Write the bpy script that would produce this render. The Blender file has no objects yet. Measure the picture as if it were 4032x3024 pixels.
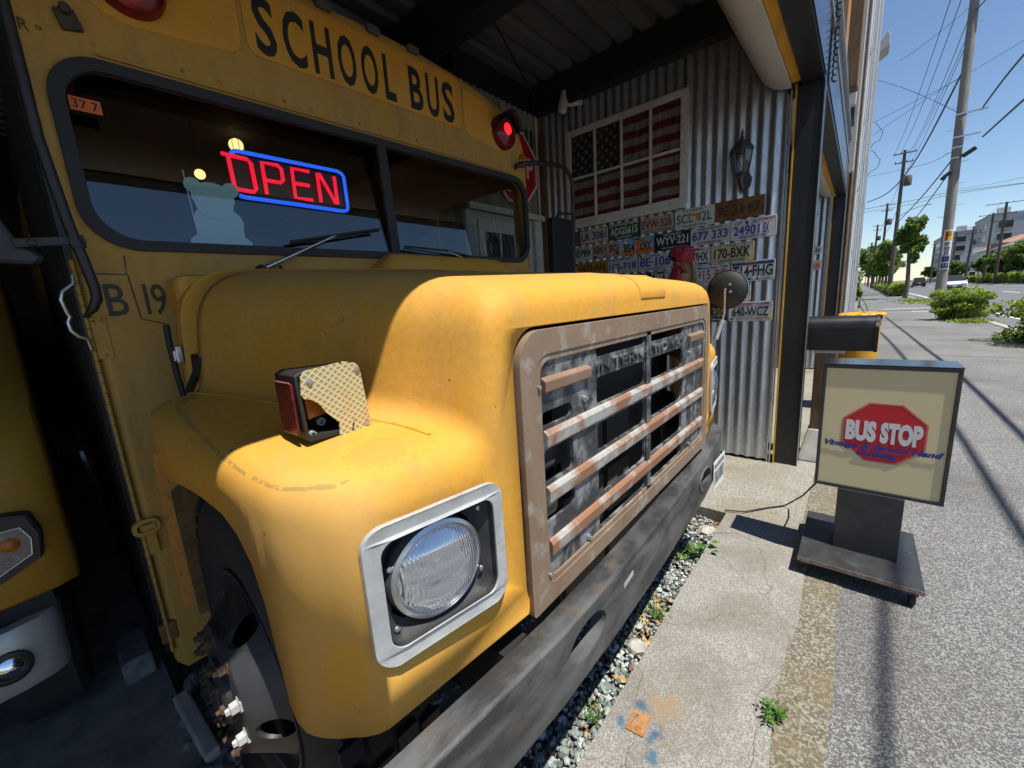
import bpy, bmesh, math, random
import numpy as np
from mathutils import Vector, Matrix
from mathutils.geometry import tessellate_polygon

random.seed(7); RNG = np.random.default_rng(7)
scene = bpy.context.scene
COL = scene.collection

# ------------------------------------------------------------------ camera
cam_d = bpy.data.cameras.new('camera'); cam = bpy.data.objects.new('camera', cam_d); COL.objects.link(cam)
cam_d.sensor_width = 36.0; cam_d.lens = 36.0 * 1589.48 / 4032.0
cam_d.clip_start = 0.02; cam_d.clip_end = 3000
RIGHT = Vector((0.76284802, 0.64344439, -0.06357839))
DOWN = Vector((0.07593532, -0.18680627, -0.97945763))
FWD = Vector((-0.64210336, 0.74234947, -0.19136495))
m = Matrix.Identity(4)
for i in range(3):
    m[i][0] = RIGHT[i]; m[i][1] = -DOWN[i]; m[i][2] = -FWD[i]
m[0][3], m[1][3], m[2][3] = 0.0, 0.0, 1.39
cam.matrix_world = m
scene.camera = cam

# ------------------------------------------------------------------ sky and sun
SUN_DIR = Vector((0.375, -0.062, 1.0)).normalized()          # towards the sun
elev = math.asin(SUN_DIR.z)
world = bpy.data.worlds.new('World'); scene.world = world; world.use_nodes = True
wn = world.node_tree.nodes; wl = world.node_tree.links
sky = wn.new('ShaderNodeTexSky'); sky.sky_type = 'NISHITA'; sky.sun_disc = False
sky.sun_elevation = elev; sky.sun_rotation = math.atan2(SUN_DIR.x, SUN_DIR.y)
sky.altitude = 20; sky.air_density = 1.0; sky.dust_density = 0.0; sky.ozone_density = 4.0
bg = wn['Background']; bg.inputs['Strength'].default_value = 0.092
wl.new(sky.outputs['Color'], bg.inputs['Color'])
sun_d = bpy.data.lights.new('sun', 'SUN'); sun_d.energy = 4.8; sun_d.angle = math.radians(0.53)
sun_d.color = (1.0, 0.95, 0.86)
sun = bpy.data.objects.new('sun', sun_d); COL.objects.link(sun)
sun.rotation_euler = (-SUN_DIR).to_track_quat('-Z', 'Y').to_euler(); sun.location = (8, -4, 20)
vs = scene.view_settings
vs.view_transform = 'Standard'; vs.look = 'None'; vs.gamma = 1.0; vs.use_curve_mapping = False; vs.exposure = 0.6
scene.cycles.use_denoising = True
scene.cycles.max_bounces = 8; scene.cycles.transparent_max_bounces = 16
scene.cycles.caustics_reflective = False; scene.cycles.caustics_refractive = False
scene.cycles.sample_clamp_indirect = 6.0

# ------------------------------------------------------------------ materials
M = {}
def nt(name):
    mt = bpy.data.materials.new(name); mt.use_nodes = True; M[name] = mt
    t = mt.node_tree; return mt, t.nodes, t.links, t.nodes['Principled BSDF']
def s2l(c):
    return tuple((x / 12.92 if x <= 0.04045 else ((x + 0.055) / 1.055) ** 2.4) for x in c)
def N(n, kind, **kw):
    nd = n.new(kind)
    for k, v in kw.items():
        if k in nd.inputs: nd.inputs[k].default_value = v
        else: setattr(nd, k, v)
    return nd
def ramp(n, stops):
    r = n.new('ShaderNodeValToRGB'); e = r.color_ramp.elements
    while len(e) < len(stops): e.new(0.5)
    for i, (p, c) in enumerate(stops):
        e[i].position = p; e[i].color = (c if len(c) == 4 else (*c, 1))
    return r
def mixc(n, l, fac, a, b, mode='MIX'):
    x = n.new('ShaderNodeMix'); x.data_type = 'RGBA'; x.blend_type = mode; x.clamp_factor = True
    for sock, val in ((x.inputs[0], fac), (x.inputs[6], a), (x.inputs[7], b)):
        if hasattr(val, 'is_linked') or hasattr(val, 'links'): l.new(val, sock)
        elif isinstance(val, (int, float)): sock.default_value = val
        else: sock.default_value = (*val[:3], 1)
    return x.outputs[2]
def coord(n, l, scale=(1, 1, 1)):
    g = n.new('ShaderNodeNewGeometry'); mp = n.new('ShaderNodeMapping'); mp.inputs['Scale'].default_value = scale
    l.new(g.outputs['Position'], mp.inputs['Vector']); return mp.outputs['Vector']
def noise(n, l, vec, scale, detail=4, rough=0.55, dist=0.0):
    t = N(n, 'ShaderNodeTexNoise', Scale=scale, Detail=detail, Roughness=rough, Distortion=dist)
    l.new(vec, t.inputs['Vector']); return t.outputs['Fac']
def bump(n, l, bsdf, h, strength=0.2, dist=0.01):
    b = N(n, 'ShaderNodeBump', Strength=strength, Distance=dist); l.new(h, b.inputs['Height']); l.new(b.outputs['Normal'], bsdf.inputs['Normal'])
def simple(name, col, rough=0.6, metal=0.0, var=0.25, scale=8.0, bmp=0.05, spec=0.5, stretch=(1, 1, 1), bscale=None, coat=0.0):
    """colour with mottled variation, roughness variation and fine relief"""
    mt, n, l, b = nt(name)
    v = coord(n, l, stretch); f = noise(n, l, v, scale, 5)
    dark = tuple(c * (1 - var) for c in col); lite = tuple(min(1, c * (1 + var * 0.6)) for c in col)
    r = ramp(n, [(0.3, dark), (0.7, lite)]); l.new(f, r.inputs['Fac']); l.new(r.outputs['Color'], b.inputs['Base Color'])
    b.inputs['Metallic'].default_value = metal; b.inputs['Specular IOR Level'].default_value = spec
    if coat: b.inputs['Coat Weight'].default_value = coat
    mr = N(n, 'ShaderNodeMapRange'); l.new(f, mr.inputs['Value']); mr.inputs['To Min'].default_value = max(0.02, rough - 0.1); mr.inputs['To Max'].default_value = min(1, rough + 0.1)
    l.new(mr.outputs[0], b.inputs['Roughness'])
    if bmp:
        f2 = noise(n, l, v, bscale or scale * 9, 3); bump(n, l, b, f2, bmp, 0.004)
    return mt
def glow(name, col, strength):
    mt, n, l, b = nt(name); b.inputs['Base Color'].default_value = (*col, 1)
    b.inputs['Emission Color'].default_value = (*col, 1); b.inputs['Emission Strength'].default_value = strength; b.inputs['Roughness'].default_value = 0.3
    return mt

def spot(n, l, v, c, p, s, col, amt=.85, ns=6.0, nz=1.0, edge=.35):
    """blend a stain of colour col round point p (scale s) with a noisy outline"""
    mp = n.new('ShaderNodeMapping'); mp.inputs['Location'].default_value = tuple(-a * b_ for a, b_ in zip(p, s)); mp.inputs['Scale'].default_value = s
    g = n.new('ShaderNodeNewGeometry'); l.new(g.outputs['Position'], mp.inputs['Vector'])
    ln = N(n, 'ShaderNodeVectorMath', operation='LENGTH'); l.new(mp.outputs['Vector'], ln.inputs[0])
    f9 = noise(n, l, v, ns, 5, .65); a = N(n, 'ShaderNodeMath', operation='MULTIPLY_ADD'); l.new(f9, a.inputs[0]); a.inputs[1].default_value = nz; l.new(ln.outputs['Value'], a.inputs[2])
    sc9 = N(n, 'ShaderNodeMath', operation='MULTIPLY_ADD'); l.new(a.outputs[0], sc9.inputs[0]); sc9.inputs[1].default_value = 0.5; sc9.inputs[2].default_value = -nz * .25
    r9 = ramp(n, [(.5 - edge / 2, (amt, amt, amt)), (.5 + edge / 2, (0, 0, 0))]); l.new(sc9.outputs[0], r9.inputs['Fac'])
    return mixc(n, l, r9.outputs['Color'], c, col)
CYF = 1.34
def paint_yellow(name, base, fade, grime, rough=0.62, marks=False):
    mt, n, l, b = nt(name); v = coord(n, l)
    f1 = noise(n, l, v, 2.3, 4, 0.6); r1 = ramp(n, [(0.46, (0, 0, 0)), (0.68, (1, 1, 1))]); l.new(f1, r1.inputs['Fac'])
    c1 = mixc(n, l, r1.outputs['Color'], base, fade)
    v2 = coord(n, l, (1, 1, 0.25)); f2 = noise(n, l, v2, 14, 6, 0.65); r2 = ramp(n, [(0.50, (0, 0, 0)), (0.72, (0.7, 0.7, 0.7))]); l.new(f2, r2.inputs['Fac'])
    f7 = noise(n, l, v, 55, 6, .75); r7 = ramp(n, [(.38, (.35, .35, .35)), (.56, (0, 0, 0))]); l.new(f7, r7.inputs['Fac']); c1 = mixc(n, l, r7.outputs['Color'], c1, tuple(q * .72 for q in base))
    c2 = mixc(n, l, r2.outputs['Color'], c1, grime)
    if marks:
        c2 = spot(n, l, v, c2, (-.60, .20, .84), (4.2, 6.5, 3.0), (0.55, 0.32, 0.09), .55, 5, 1.1, .6)
        c2 = spot(n, l, v, c2, (-.60, .21, 1.05), (5.0, 9, 11), (0.57, 0.36, 0.14), .28, 12, 1.4, .5)
        c2 = spot(n, l, v, c2, (-.655, .36, 1.143), (16, 13, 14), (0.63, 0.335, 0.035), .6, 40, .8, .05)
        c2 = spot(n, l, v, c2, (-.655, .37, 1.143), (20, 16, 20), (0.36, 0.22, 0.06), .45, 160, 2.6, .04)
        c2 = spot(n, l, v, c2, (-1.15, CYF, 1.52), (1.5, 1.1, 9), (0.42, 0.27, 0.10), .45, 5, 1.0, .5)
        c2 = spot(n, l, v, c2, (-.585, .215, .78), (16, 22, 9), (0.64, 0.30, 0.025), .7, 22, 1.2, .08)
        vs_ = coord(n, l, (40, 40, 3)); fs = noise(n, l, vs_, 3.0, 4, .7); rs_ = ramp(n, [(.66, (0, 0, 0)), (.70, (.35, .35, .35))]); l.new(fs, rs_.inputs['Fac']); c2 = mixc(n, l, rs_.outputs['Color'], c2, (0.40, 0.25, 0.08))
        # long greenish scrape along the near fender shoulder
        sx = n.new('ShaderNodeSeparateXYZ'); g_ = n.new('ShaderNodeNewGeometry'); l.new(g_.outputs['Position'], sx.inputs[0])
        def mad(a_, m_, b_):
            q = N(n, 'ShaderNodeMath', operation='MULTIPLY_ADD'); l.new(a_, q.inputs[0]); q.inputs[1].default_value = m_
            if isinstance(b_, float): q.inputs[2].default_value = b_
            else: l.new(b_, q.inputs[2])
            return q.outputs[0]
        def mth(op, a_, b_):
            q = N(n, 'ShaderNodeMath', operation=op); l.new(a_, q.inputs[0])
            if isinstance(b_, float): q.inputs[1].default_value = b_
            else: l.new(b_, q.inputs[1])
            return q.outputs[0]
        fz = noise(n, l, v, 26, 4, .7); e_ = mad(sx.outputs['X'], .075, -1.075); e_ = mth('ADD', e_, sx.outputs['Z']); e_ = mad(fz, .010, e_); e_ = mth('ADD', e_, -.005); e_ = mth('ABSOLUTE', e_, 0.0)
        band = mth('LESS_THAN', e_, .0026); lim = mth('LESS_THAN', sx.outputs['Y'], .30); lx = mth('LESS_THAN', sx.outputs['X'], -.62); fm = mth('GREATER_THAN', noise(n, l, v, 60, 3, .7), .44)
        bb = mth('MULTIPLY', mth('MULTIPLY', band, lim), mth('MULTIPLY', lx, fm)); bb = mth('MULTIPLY', bb, .55)
        c2 = mixc(n, l, bb, c2, (0.17, 0.15, 0.06))
    # hairline scratches in two directions
    for (sc_, th_) in (((3, 3, 60), .72), ((5, 90, 25), .735), ((70, 6, 40), .735)):
        vq = coord(n, l, sc_); fq = noise(n, l, vq, 1.6, 3, .6, .6); rq = ramp(n, [(th_, (0, 0, 0)), (th_ + .012, (.5, .5, .5))]); l.new(fq, rq.inputs['Fac']); c2 = mixc(n, l, rq.outputs['Color'], c2, tuple(min(1, q * 1.12 + .05) for q in fade))
    # small chips and specks
    vo = N(n, 'ShaderNodeTexVoronoi', Scale=23.0); dn = N(n, 'ShaderNodeTexNoise', Scale=120.0, Detail=3.0); l.new(v, dn.inputs['Vector']); dv = N(n, 'ShaderNodeVectorMath', operation='MULTIPLY_ADD'); l.new(dn.outputs['Color'], dv.inputs[0]); dv.inputs[1].default_value = (.02, .02, .02); l.new(v, dv.inputs[2]); l.new(dv.outputs[0], vo.inputs['Vector'])
    f3 = noise(n, l, v, 9, 2); ad = N(n, 'ShaderNodeMath', operation='MULTIPLY_ADD'); l.new(f3, ad.inputs[0]); ad.inputs[1].default_value = -0.30; l.new(vo.outputs['Distance'], ad.inputs[2])
    r3 = ramp(n, [(0.0, (1, 1, 1)), (0.012, (0, 0, 0))]); ad2 = N(n, 'ShaderNodeMath', operation='ADD'); l.new(ad.outputs[0], ad2.inputs[0]); ad2.inputs[1].default_value = 0.125; l.new(ad2.outputs[0], r3.inputs['Fac'])
    c3 = mixc(n, l, r3.outputs['Color'], c2, (0.16, 0.12, 0.07))
    l.new(c3, b.inputs['Base Color'])
    mr = N(n, 'ShaderNodeMapRange'); l.new(f2, mr.inputs['Value']); mr.inputs['To Min'].default_value = rough - 0.08; mr.inputs['To Max'].default_value = rough + 0.22
    l.new(mr.outputs[0], b.inputs['Roughness'])
    f4 = noise(n, l, v, 260, 2); f5 = noise(n, l, v, 5, 2)
    mm = N(n, 'ShaderNodeMath', operation='MULTIPLY_ADD'); l.new(f5, mm.inputs[0]); mm.inputs[1].default_value = 3.0; l.new(f4, mm.inputs[2])
    bump(n, l, b, mm.outputs[0], 0.10, 0.002); b.inputs['Specular IOR Level'].default_value = 0.28
    return mt
paint_yellow('bus_yellow', (0.62, 0.305, 0.038), (0.59, 0.33, 0.080), (0.44, 0.26, 0.075), marks=True)
paint_yellow('cowl_yellow', (0.46, 0.26, 0.058), (0.42, 0.26, 0.085), (0.26, 0.17, 0.07), 0.6)  # dull dusty cowl paint, toned darker to help the shade there
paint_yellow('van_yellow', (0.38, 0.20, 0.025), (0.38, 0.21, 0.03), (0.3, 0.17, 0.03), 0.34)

def worn(name, a, b_, c_, sc, rough, stretch=(1, 1, 1), metal=0.0, lo=0.42, hi=0.6, bmp=0.15):
    """three-tone worn surface: coat a, exposed b_, stain c_"""
    mt, n, l, b = nt(name); v = coord(n, l, stretch)
    f = noise(n, l, v, sc, 6, 0.62, 0.3); r = ramp(n, [(lo, (0, 0, 0)), (hi, (1, 1, 1))]); l.new(f, r.inputs['Fac'])
    c = mixc(n, l, r.outputs['Color'], a, b_)
    v2 = coord(n, l, (1.3, 1.3, 1.3)); f2 = noise(n, l, v2, sc * 1.7, 5, 0.6); r2 = ramp(n, [(0.55, (0, 0, 0)), (0.72, (0.85, 0.85, 0.85))]); l.new(f2, r2.inputs['Fac'])
    c = mixc(n, l, r2.outputs['Color'], c, c_)
    l.new(c, b.inputs['Base Color']); b.inputs['Metallic'].default_value = metal
    mr = N(n, 'ShaderNodeMapRange'); l.new(f2, mr.inputs['Value']); mr.inputs['To Min'].default_value = rough - .1; mr.inputs['To Max'].default_value = min(1, rough + .15); l.new(mr.outputs[0], b.inputs['Roughness'])
    f3 = noise(n, l, v, sc * 14, 3); bump(n, l, b, f3, bmp, 0.003); return mt
worn('grille_frame', (0.195, 0.128, 0.082), (0.235, 0.165, 0.110), (0.33, 0.32, 0.275), 7, 0.55, (1, 1, .5), lo=.35, hi=.6)
worn('grille_bar', (0.36, 0.355, 0.325), (0.26, 0.13, 0.07), (0.21, 0.125, 0.085), 7, 0.55, (1, 1, 1), lo=.44, hi=.56)
worn('grille_tan', (0.235, 0.145, 0.10), (0.215, 0.125, 0.08), (0.27, 0.18, 0.125), 9, 0.6)
worn('grille_black', (0.030, 0.032, 0.035), (0.20, 0.205, 0.205), (0.045, 0.046, 0.048), 13, 0.5, (1, 1, .8), lo=.46, hi=.60)
worn('bumper_black', (0.024, 0.025, 0.027), (0.095, 0.098, 0.10), (0.085, 0.066, 0.048), 7, 0.5, (1, .45, 1.5), lo=.40, hi=.60, bmp=.35)
worn('galvanised', (0.40, 0.42, 0.45), (0.52, 0.54, 0.57), (0.30, 0.30, 0.31), 30, 0.42, (1, 1, .3), metal=0.85, lo=.35, hi=.65, bmp=.05)
worn('old_corrugated', (0.30, 0.29, 0.26), (0.20, 0.18, 0.15), (0.16, 0.10, 0.06), 8, 0.75, (1, 1, .4))
worn('rusty_plate', (0.13, 0.055, 0.022), (0.20, 0.09, 0.03), (0.07, 0.035, 0.02), 16, 0.8)
worn('rusty_dark', (0.05, 0.03, 0.02), (0.09, 0.05, 0.03), (0.03, 0.02, 0.015), 40, 0.85)
worn('rusty_iron', (0.26, 0.11, 0.035), (0.36, 0.18, 0.07), (0.14, 0.07, 0.04), 40, 0.85)
worn('white_trim', (0.55, 0.54, 0.52), (0.62, 0.61, 0.58), (0.36, 0.35, 0.33), 9, 0.6)
worn('bezel_silver', (0.42, 0.43, 0.43), (0.52, 0.53, 0.53), (0.36, 0.35, 0.33), 14, 0.42, metal=0.35)
worn('sealed_black', (0.016, 0.017, 0.019), (0.028, 0.029, 0.031), (0.045, 0.045, 0.046), 9, 0.6)
worn('sign_black', (0.028, 0.029, 0.032), (0.04, 0.041, 0.044), (0.06, 0.06, 0.062), 9, 0.38)
worn('orange_flange', (0.50, 0.20, 0.03), (0.42, 0.18, 0.035), (0.16, 0.07, 0.03), 22, 0.6)
worn('weathered_wood', (0.36, 0.22, 0.10), (0.24, 0.135, 0.06), (0.42, 0.34, 0.24), 6, 0.75, (8, 8, .8))
worn('old_bark', (0.30, 0.26, 0.19), (0.20, 0.16, 0.11), (0.38, 0.34, 0.27), 10, 0.9, (3, 3, .6), bmp=.5)
worn('pole_concrete', (0.26, 0.25, 0.23), (0.20, 0.19, 0.175), (0.30, 0.29, 0.27), 4, 0.85, (1, 1, .3))
simple('rubber', (0.016, 0.016, 0.017), 0.62, 0, .3, 6, .1)
simple('tyre', (0.020, 0.020, 0.021), 0.8, 0, .4, 10, .2)
simple('rim_black', (0.030, 0.031, 0.034), 0.5, 0, .5, 7, .1)
simple('steel_black', (0.014, 0.014, 0.016), 0.42, 0, .25, 3, .03)
simple('gloss_dark', (0.05, 0.055, 0.065), 0.16, .7, .15, 2, .01)
simple('ceiling_black', (0.012, 0.012, 0.013), 0.7, 0, .3, 3, .05)
simple('ceiling_deck', (0.16, 0.16, 0.165), 0.5, .35, .3, 5, .05, stretch=(1, .3, 1))
simple('awning_white', (0.62, 0.60, 0.56), 0.5, 0, .06, 2, .02)
simple('awning_yellow', (0.60, 0.29, 0.015), 0.5, 0, .25, 5, .05)
simple('trim_yellow', (0.66, 0.36, 0.03), 0.5, 0, .2, 5, .05)
simple('bright_metal', (0.55, 0.56, 0.58), 0.3, .9, .15, 20, .03)
simple('tube_dark', (0.028, 0.024, 0.026), 0.45, .2, .4, 25, .1)
simple('letter_black', (0.012, 0.011, 0.010), 0.65, 0, .3, 20, 0)
simple('letter_faded', (0.055, 0.045, 0.03), 0.7, 0, .4, 40, 0)
simple('cloth_red', (0.36, 0.03, 0.05), 0.9, 0, .6, 55, .5)
simple('cloth_print', (0.62, 0.42, 0.46), 0.85, 0, .2, 40, .1)
simple('black_tin', (0.016, 0.016, 0.017), 0.36, .1, .35, 8, .06)
simple('bin_yellow', (0.62, 0.31, 0.02), 0.4, 0, .15, 6, .03)
simple('leaf_dry', (0.45, 0.30, 0.13), 0.8, 0, .4, 60, .1)
simple('twig', (0.22, 0.16, 0.10), 0.9, 0, .3, 30, .2)
simple('rock_pale', (0.42, 0.40, 0.36), 0.9, 0, .35, 30, .6)
simple('rubble', (0.16, 0.16, 0.165), 0.9, 0, .5, 20, .5)
simple('wire_black', (0.012, 0.012, 0.013), 0.6, 0, .1, 2, 0)
simple('arm_brown', (0.10, 0.075, 0.06), 0.7, 0, .3, 3, .1)
simple('lens_red', (0.095, 0.010, 0.012), 0.25, 0, .45, 30, .15)
simple('lens_amber', (0.42, 0.13, 0.01), 0.22, 0, .4, 60, .2)
simple('lamp_glass_red', (0.16, 0.008, 0.010), 0.2, 0, .3, 20, .05)
simple('bear_blue', (0.55, 0.80, 0.84), 0.5, 0, .08, 5, 0)
simple('bear_face', (0.62, 0.80, 0.62), 0.5, 0, .05, 5, 0)
simple('sticker_orange', (0.62, 0.13, 0.03), 0.6, 0, .15, 20, 0)
simple('bus_inside', (0.030, 0.026, 0.022), 0.85, 0, .3, 3, 0)
simple('sign_cream', (0.72, 0.61, 0.36), 0.45, 0, .04, 2, .01)
simple('sign_red', (0.55, 0.012, 0.025), 0.4, 0, .06, 3, 0)
simple('sign_white', (0.72, 0.72, 0.72), 0.45, 0, .05, 4, 0)
simple('sign_blue', (0.035, 0.035, 0.26), 0.45, 0, .06, 4, 0)
simple('sign_pink', (0.62, 0.24, 0.24), 0.45, 0, .05, 4, 0)
simple('sign_navy', (0.012, 0.02, 0.10), 0.5, 0, .05, 4, 0)
simple('sign_yellow', (0.72, 0.48, 0.03), 0.5, 0, .05, 4, 0)
simple('road_paint', (0.72, 0.72, 0.70), 0.7, 0, .2, 12, .1)
simple('wall_white', (0.66, 0.67, 0.68), 0.8, 0, .08, .5, 0)
simple('wall_grey', (0.42, 0.43, 0.44), 0.8, 0, .1, .5, 0)
simple('wall_cream', (0.58, 0.55, 0.46), 0.8, 0, .1, .5, 0)
simple('wall_brown', (0.16, 0.13, 0.11), 0.8, 0, .15, .5, 0)
simple('roof_tile', (0.19, 0.16, 0.14), 0.75, 0, .3, 3, .2)
simple('roof_red', (0.36, 0.20, 0.14), 0.75, 0, .3, 3, .2)
simple('window_dark', (0.03, 0.035, 0.04), 0.12, 0, .1, 1, 0)
simple('car_white', (0.72, 0.73, 0.74), 0.25, 0, .03, 2, 0, coat=.6)
simple('car_black', (0.012, 0.014, 0.020), 0.2, 0, .05, 2, 0, coat=.6)
simple('car_trim', (0.02, 0.02, 0.022), 0.5, 0, .1, 3, 0)
simple('kerb_stone', (0.36, 0.35, 0.33), 0.85, 0, .25, 9, .2)
simple('concrete_block', (0.33, 0.32, 0.29), 0.9, 0, .3, 12, .3)
simple('soil', (0.17, 0.13, 0.09), 0.95, 0, .4, 12, .5)
simple('floor_dark', (0.19, 0.175, 0.15), 0.9, 0, .4, 9, .4)
simple('silver_paint', (0.52, 0.51, 0.48), 0.32, .35, .06, 3, 0)
simple('signal_post', (0.02, 0.02, 0.022), 0.5, 0, .2, 20, .1)
simple('plank_brown', (0.20, 0.11, 0.05), 0.7, 0, .4, 10, .2, stretch=(3, 3, .5))
simple('timber_orange', (0.42, 0.20, 0.05), 0.6, 0, .35, 10, .1, stretch=(3, 3, .5))
simple('wall_sheet', (0.55, 0.57, 0.60), 0.4, .55, .2, 3, .03, stretch=(1, 1, .2))
glow('neon_red', (0.80, 0.008, 0.035), 1.0); glow('neon_blue', (0.015, 0.11, 0.80), 1.0)
glow('lamp_red', (0.9, 0.012, 0.02), 1.6); glow('bulb_warm', (1.0, 0.62, 0.22), 1.6)

def pane_mat(name, f0, tint, rough=0.0, rip=None, milky=0.0):
    """thin clear pane: see-through with a Schlick mirror layer, the same from both faces"""
    mt, n, l, b = nt(name); n.remove(b); tr = n.new('ShaderNodeBsdfTransparent'); tr.inputs['Color'].default_value = (*tint, 1); gl = n.new('ShaderNodeBsdfGlossy'); gl.inputs['Roughness'].default_value = rough
    lw = n.new('ShaderNodeLayerWeight'); lw.inputs['Blend'].default_value = 0.5; pw = N(n, 'ShaderNodeMath', operation='POWER'); l.new(lw.outputs['Facing'], pw.inputs[0]); pw.inputs[1].default_value = 4.0
    ma = N(n, 'ShaderNodeMath', operation='MULTIPLY_ADD'); l.new(pw.outputs[0], ma.inputs[0]); ma.inputs[1].default_value = 1 - f0; ma.inputs[2].default_value = f0
    mx = n.new('ShaderNodeMixShader'); l.new(ma.outputs[0], mx.inputs[0]); l.new(tr.outputs[0], mx.inputs[1]); l.new(gl.outputs[0], mx.inputs[2]); last = mx.outputs[0]
    if milky:
        df = n.new('ShaderNodeBsdfDiffuse'); df.inputs['Color'].default_value = (.75, .78, .82, 1); m2 = n.new('ShaderNodeMixShader'); m2.inputs[0].default_value = milky; l.new(last, m2.inputs[1]); l.new(df.outputs[0], m2.inputs[2]); last = m2.outputs[0]
    l.new(last, n['Material Output'].inputs['Surface']); v = coord(n, l); bp = N(n, 'ShaderNodeBump', Strength=0.04, Distance=0.01)
    if rip:
        wv = N(n, 'ShaderNodeTexWave', Scale=rip, Distortion=0.3); wv.bands_direction = 'Y'; l.new(v, wv.inputs['Vector']); bp.inputs['Strength'].default_value = .25; bp.inputs['Distance'].default_value = .002; l.new(wv.outputs['Fac'], bp.inputs['Height'])
    else: l.new(noise(n, l, v, 2.0, 2), bp.inputs['Height'])
    l.new(bp.outputs['Normal'], gl.inputs['Normal'])
pane_mat('glass', .075, (0.86, 0.89, 0.89)); mt, n, l, b = nt('lens_glass'); n.remove(b); tr = n.new('ShaderNodeBsdfTransparent'); gl = n.new('ShaderNodeBsdfGlossy'); gl.inputs['Roughness'].default_value = .07; gl.inputs['Color'].default_value = (.86, .90, .96, 1); mx = n.new('ShaderNodeMixShader'); mx.inputs[0].default_value = .58
l.new(tr.outputs[0], mx.inputs[1]); l.new(gl.outputs[0], mx.inputs[2]); l.new(mx.outputs[0], n['Material Output'].inputs['Surface'])
v = coord(n, l); wv = N(n, 'ShaderNodeTexWave', Scale=50.0, Distortion=0.2); wv.bands_direction = 'Y'; l.new(v, wv.inputs['Vector']); w2 = N(n, 'ShaderNodeTexWave', Scale=7.0, Distortion=1.2); w2.bands_direction = 'Z'; l.new(v, w2.inputs['Vector'])
ad = N(n, 'ShaderNodeMath', operation='MULTIPLY_ADD'); l.new(w2.outputs['Fac'], ad.inputs[0]); ad.inputs[1].default_value = 2.5; l.new(wv.outputs['Fac'], ad.inputs[2]); bp = N(n, 'ShaderNodeBump', Strength=.30, Distance=.003); l.new(ad.outputs[0], bp.inputs['Height']); l.new(bp.outputs['Normal'], gl.inputs['Normal'])
mt, n, l, b = nt('reflector'); b.inputs['Metallic'].default_value = 1.0; b.inputs['Base Color'].default_value = (0.90, 0.91, 0.92, 1); b.inputs['Roughness'].default_value = 0.12
mt, n, l, b = nt('mirror'); b.inputs['Metallic'].default_value = 1.0; b.inputs['Base Color'].default_value = (0.8, 0.8, 0.8, 1); b.inputs['Roughness'].default_value = 0.05

mt, n, l, b = nt('signal_lens')                 # sun-bleached plastic with a diamond grid, amber in the middle
v = coord(n, l)
g = n.new('ShaderNodeNewGeometry'); sp = n.new('ShaderNodeSeparateXYZ'); l.new(g.outputs['Position'], sp.inputs[0])
def diag(sign):
    a = N(n, 'ShaderNodeMath', operation='MULTIPLY_ADD'); l.new(sp.outputs['Z'], a.inputs[0]); a.inputs[1].default_value = sign * 1.15; l.new(sp.outputs['Y'], a.inputs[2])
    m1 = N(n, 'ShaderNodeMath', operation='MULTIPLY'); l.new(a.outputs[0], m1.inputs[0]); m1.inputs[1].default_value = 66.0
    f = N(n, 'ShaderNodeMath', operation='FRACT'); l.new(m1.outputs[0], f.inputs[0])
    q = N(n, 'ShaderNodeMath', operation='SUBTRACT'); l.new(f.outputs[0], q.inputs[0]); q.inputs[1].default_value = 0.5
    ab = N(n, 'ShaderNodeMath', operation='ABSOLUTE'); l.new(q.outputs[0], ab.inputs[0]); return ab.outputs[0]
mx = N(n, 'ShaderNodeMath', operation='MAXIMUM'); l.new(diag(1), mx.inputs[0]); l.new(diag(-1), mx.inputs[1])
r = ramp(n, [(0.30, (0.33, 0.29, 0.14)), (0.46, (0.60, 0.55, 0.34))]); l.new(mx.outputs[0], r.inputs['Fac'])
f = noise(n, l, v, 14, 2); rr = ramp(n, [(0.52, (0, 0, 0)), (0.75, (.6, .6, .6))]); l.new(f, rr.inputs['Fac'])
l.new(mixc(n, l, rr.outputs['Color'], r.outputs['Color'], (0.50, 0.27, 0.09)), b.inputs['Base Color']); b.inputs['Roughness'].default_value = 0.5
bump(n, l, b, mx.outputs[0], 0.6, 0.003)

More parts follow.
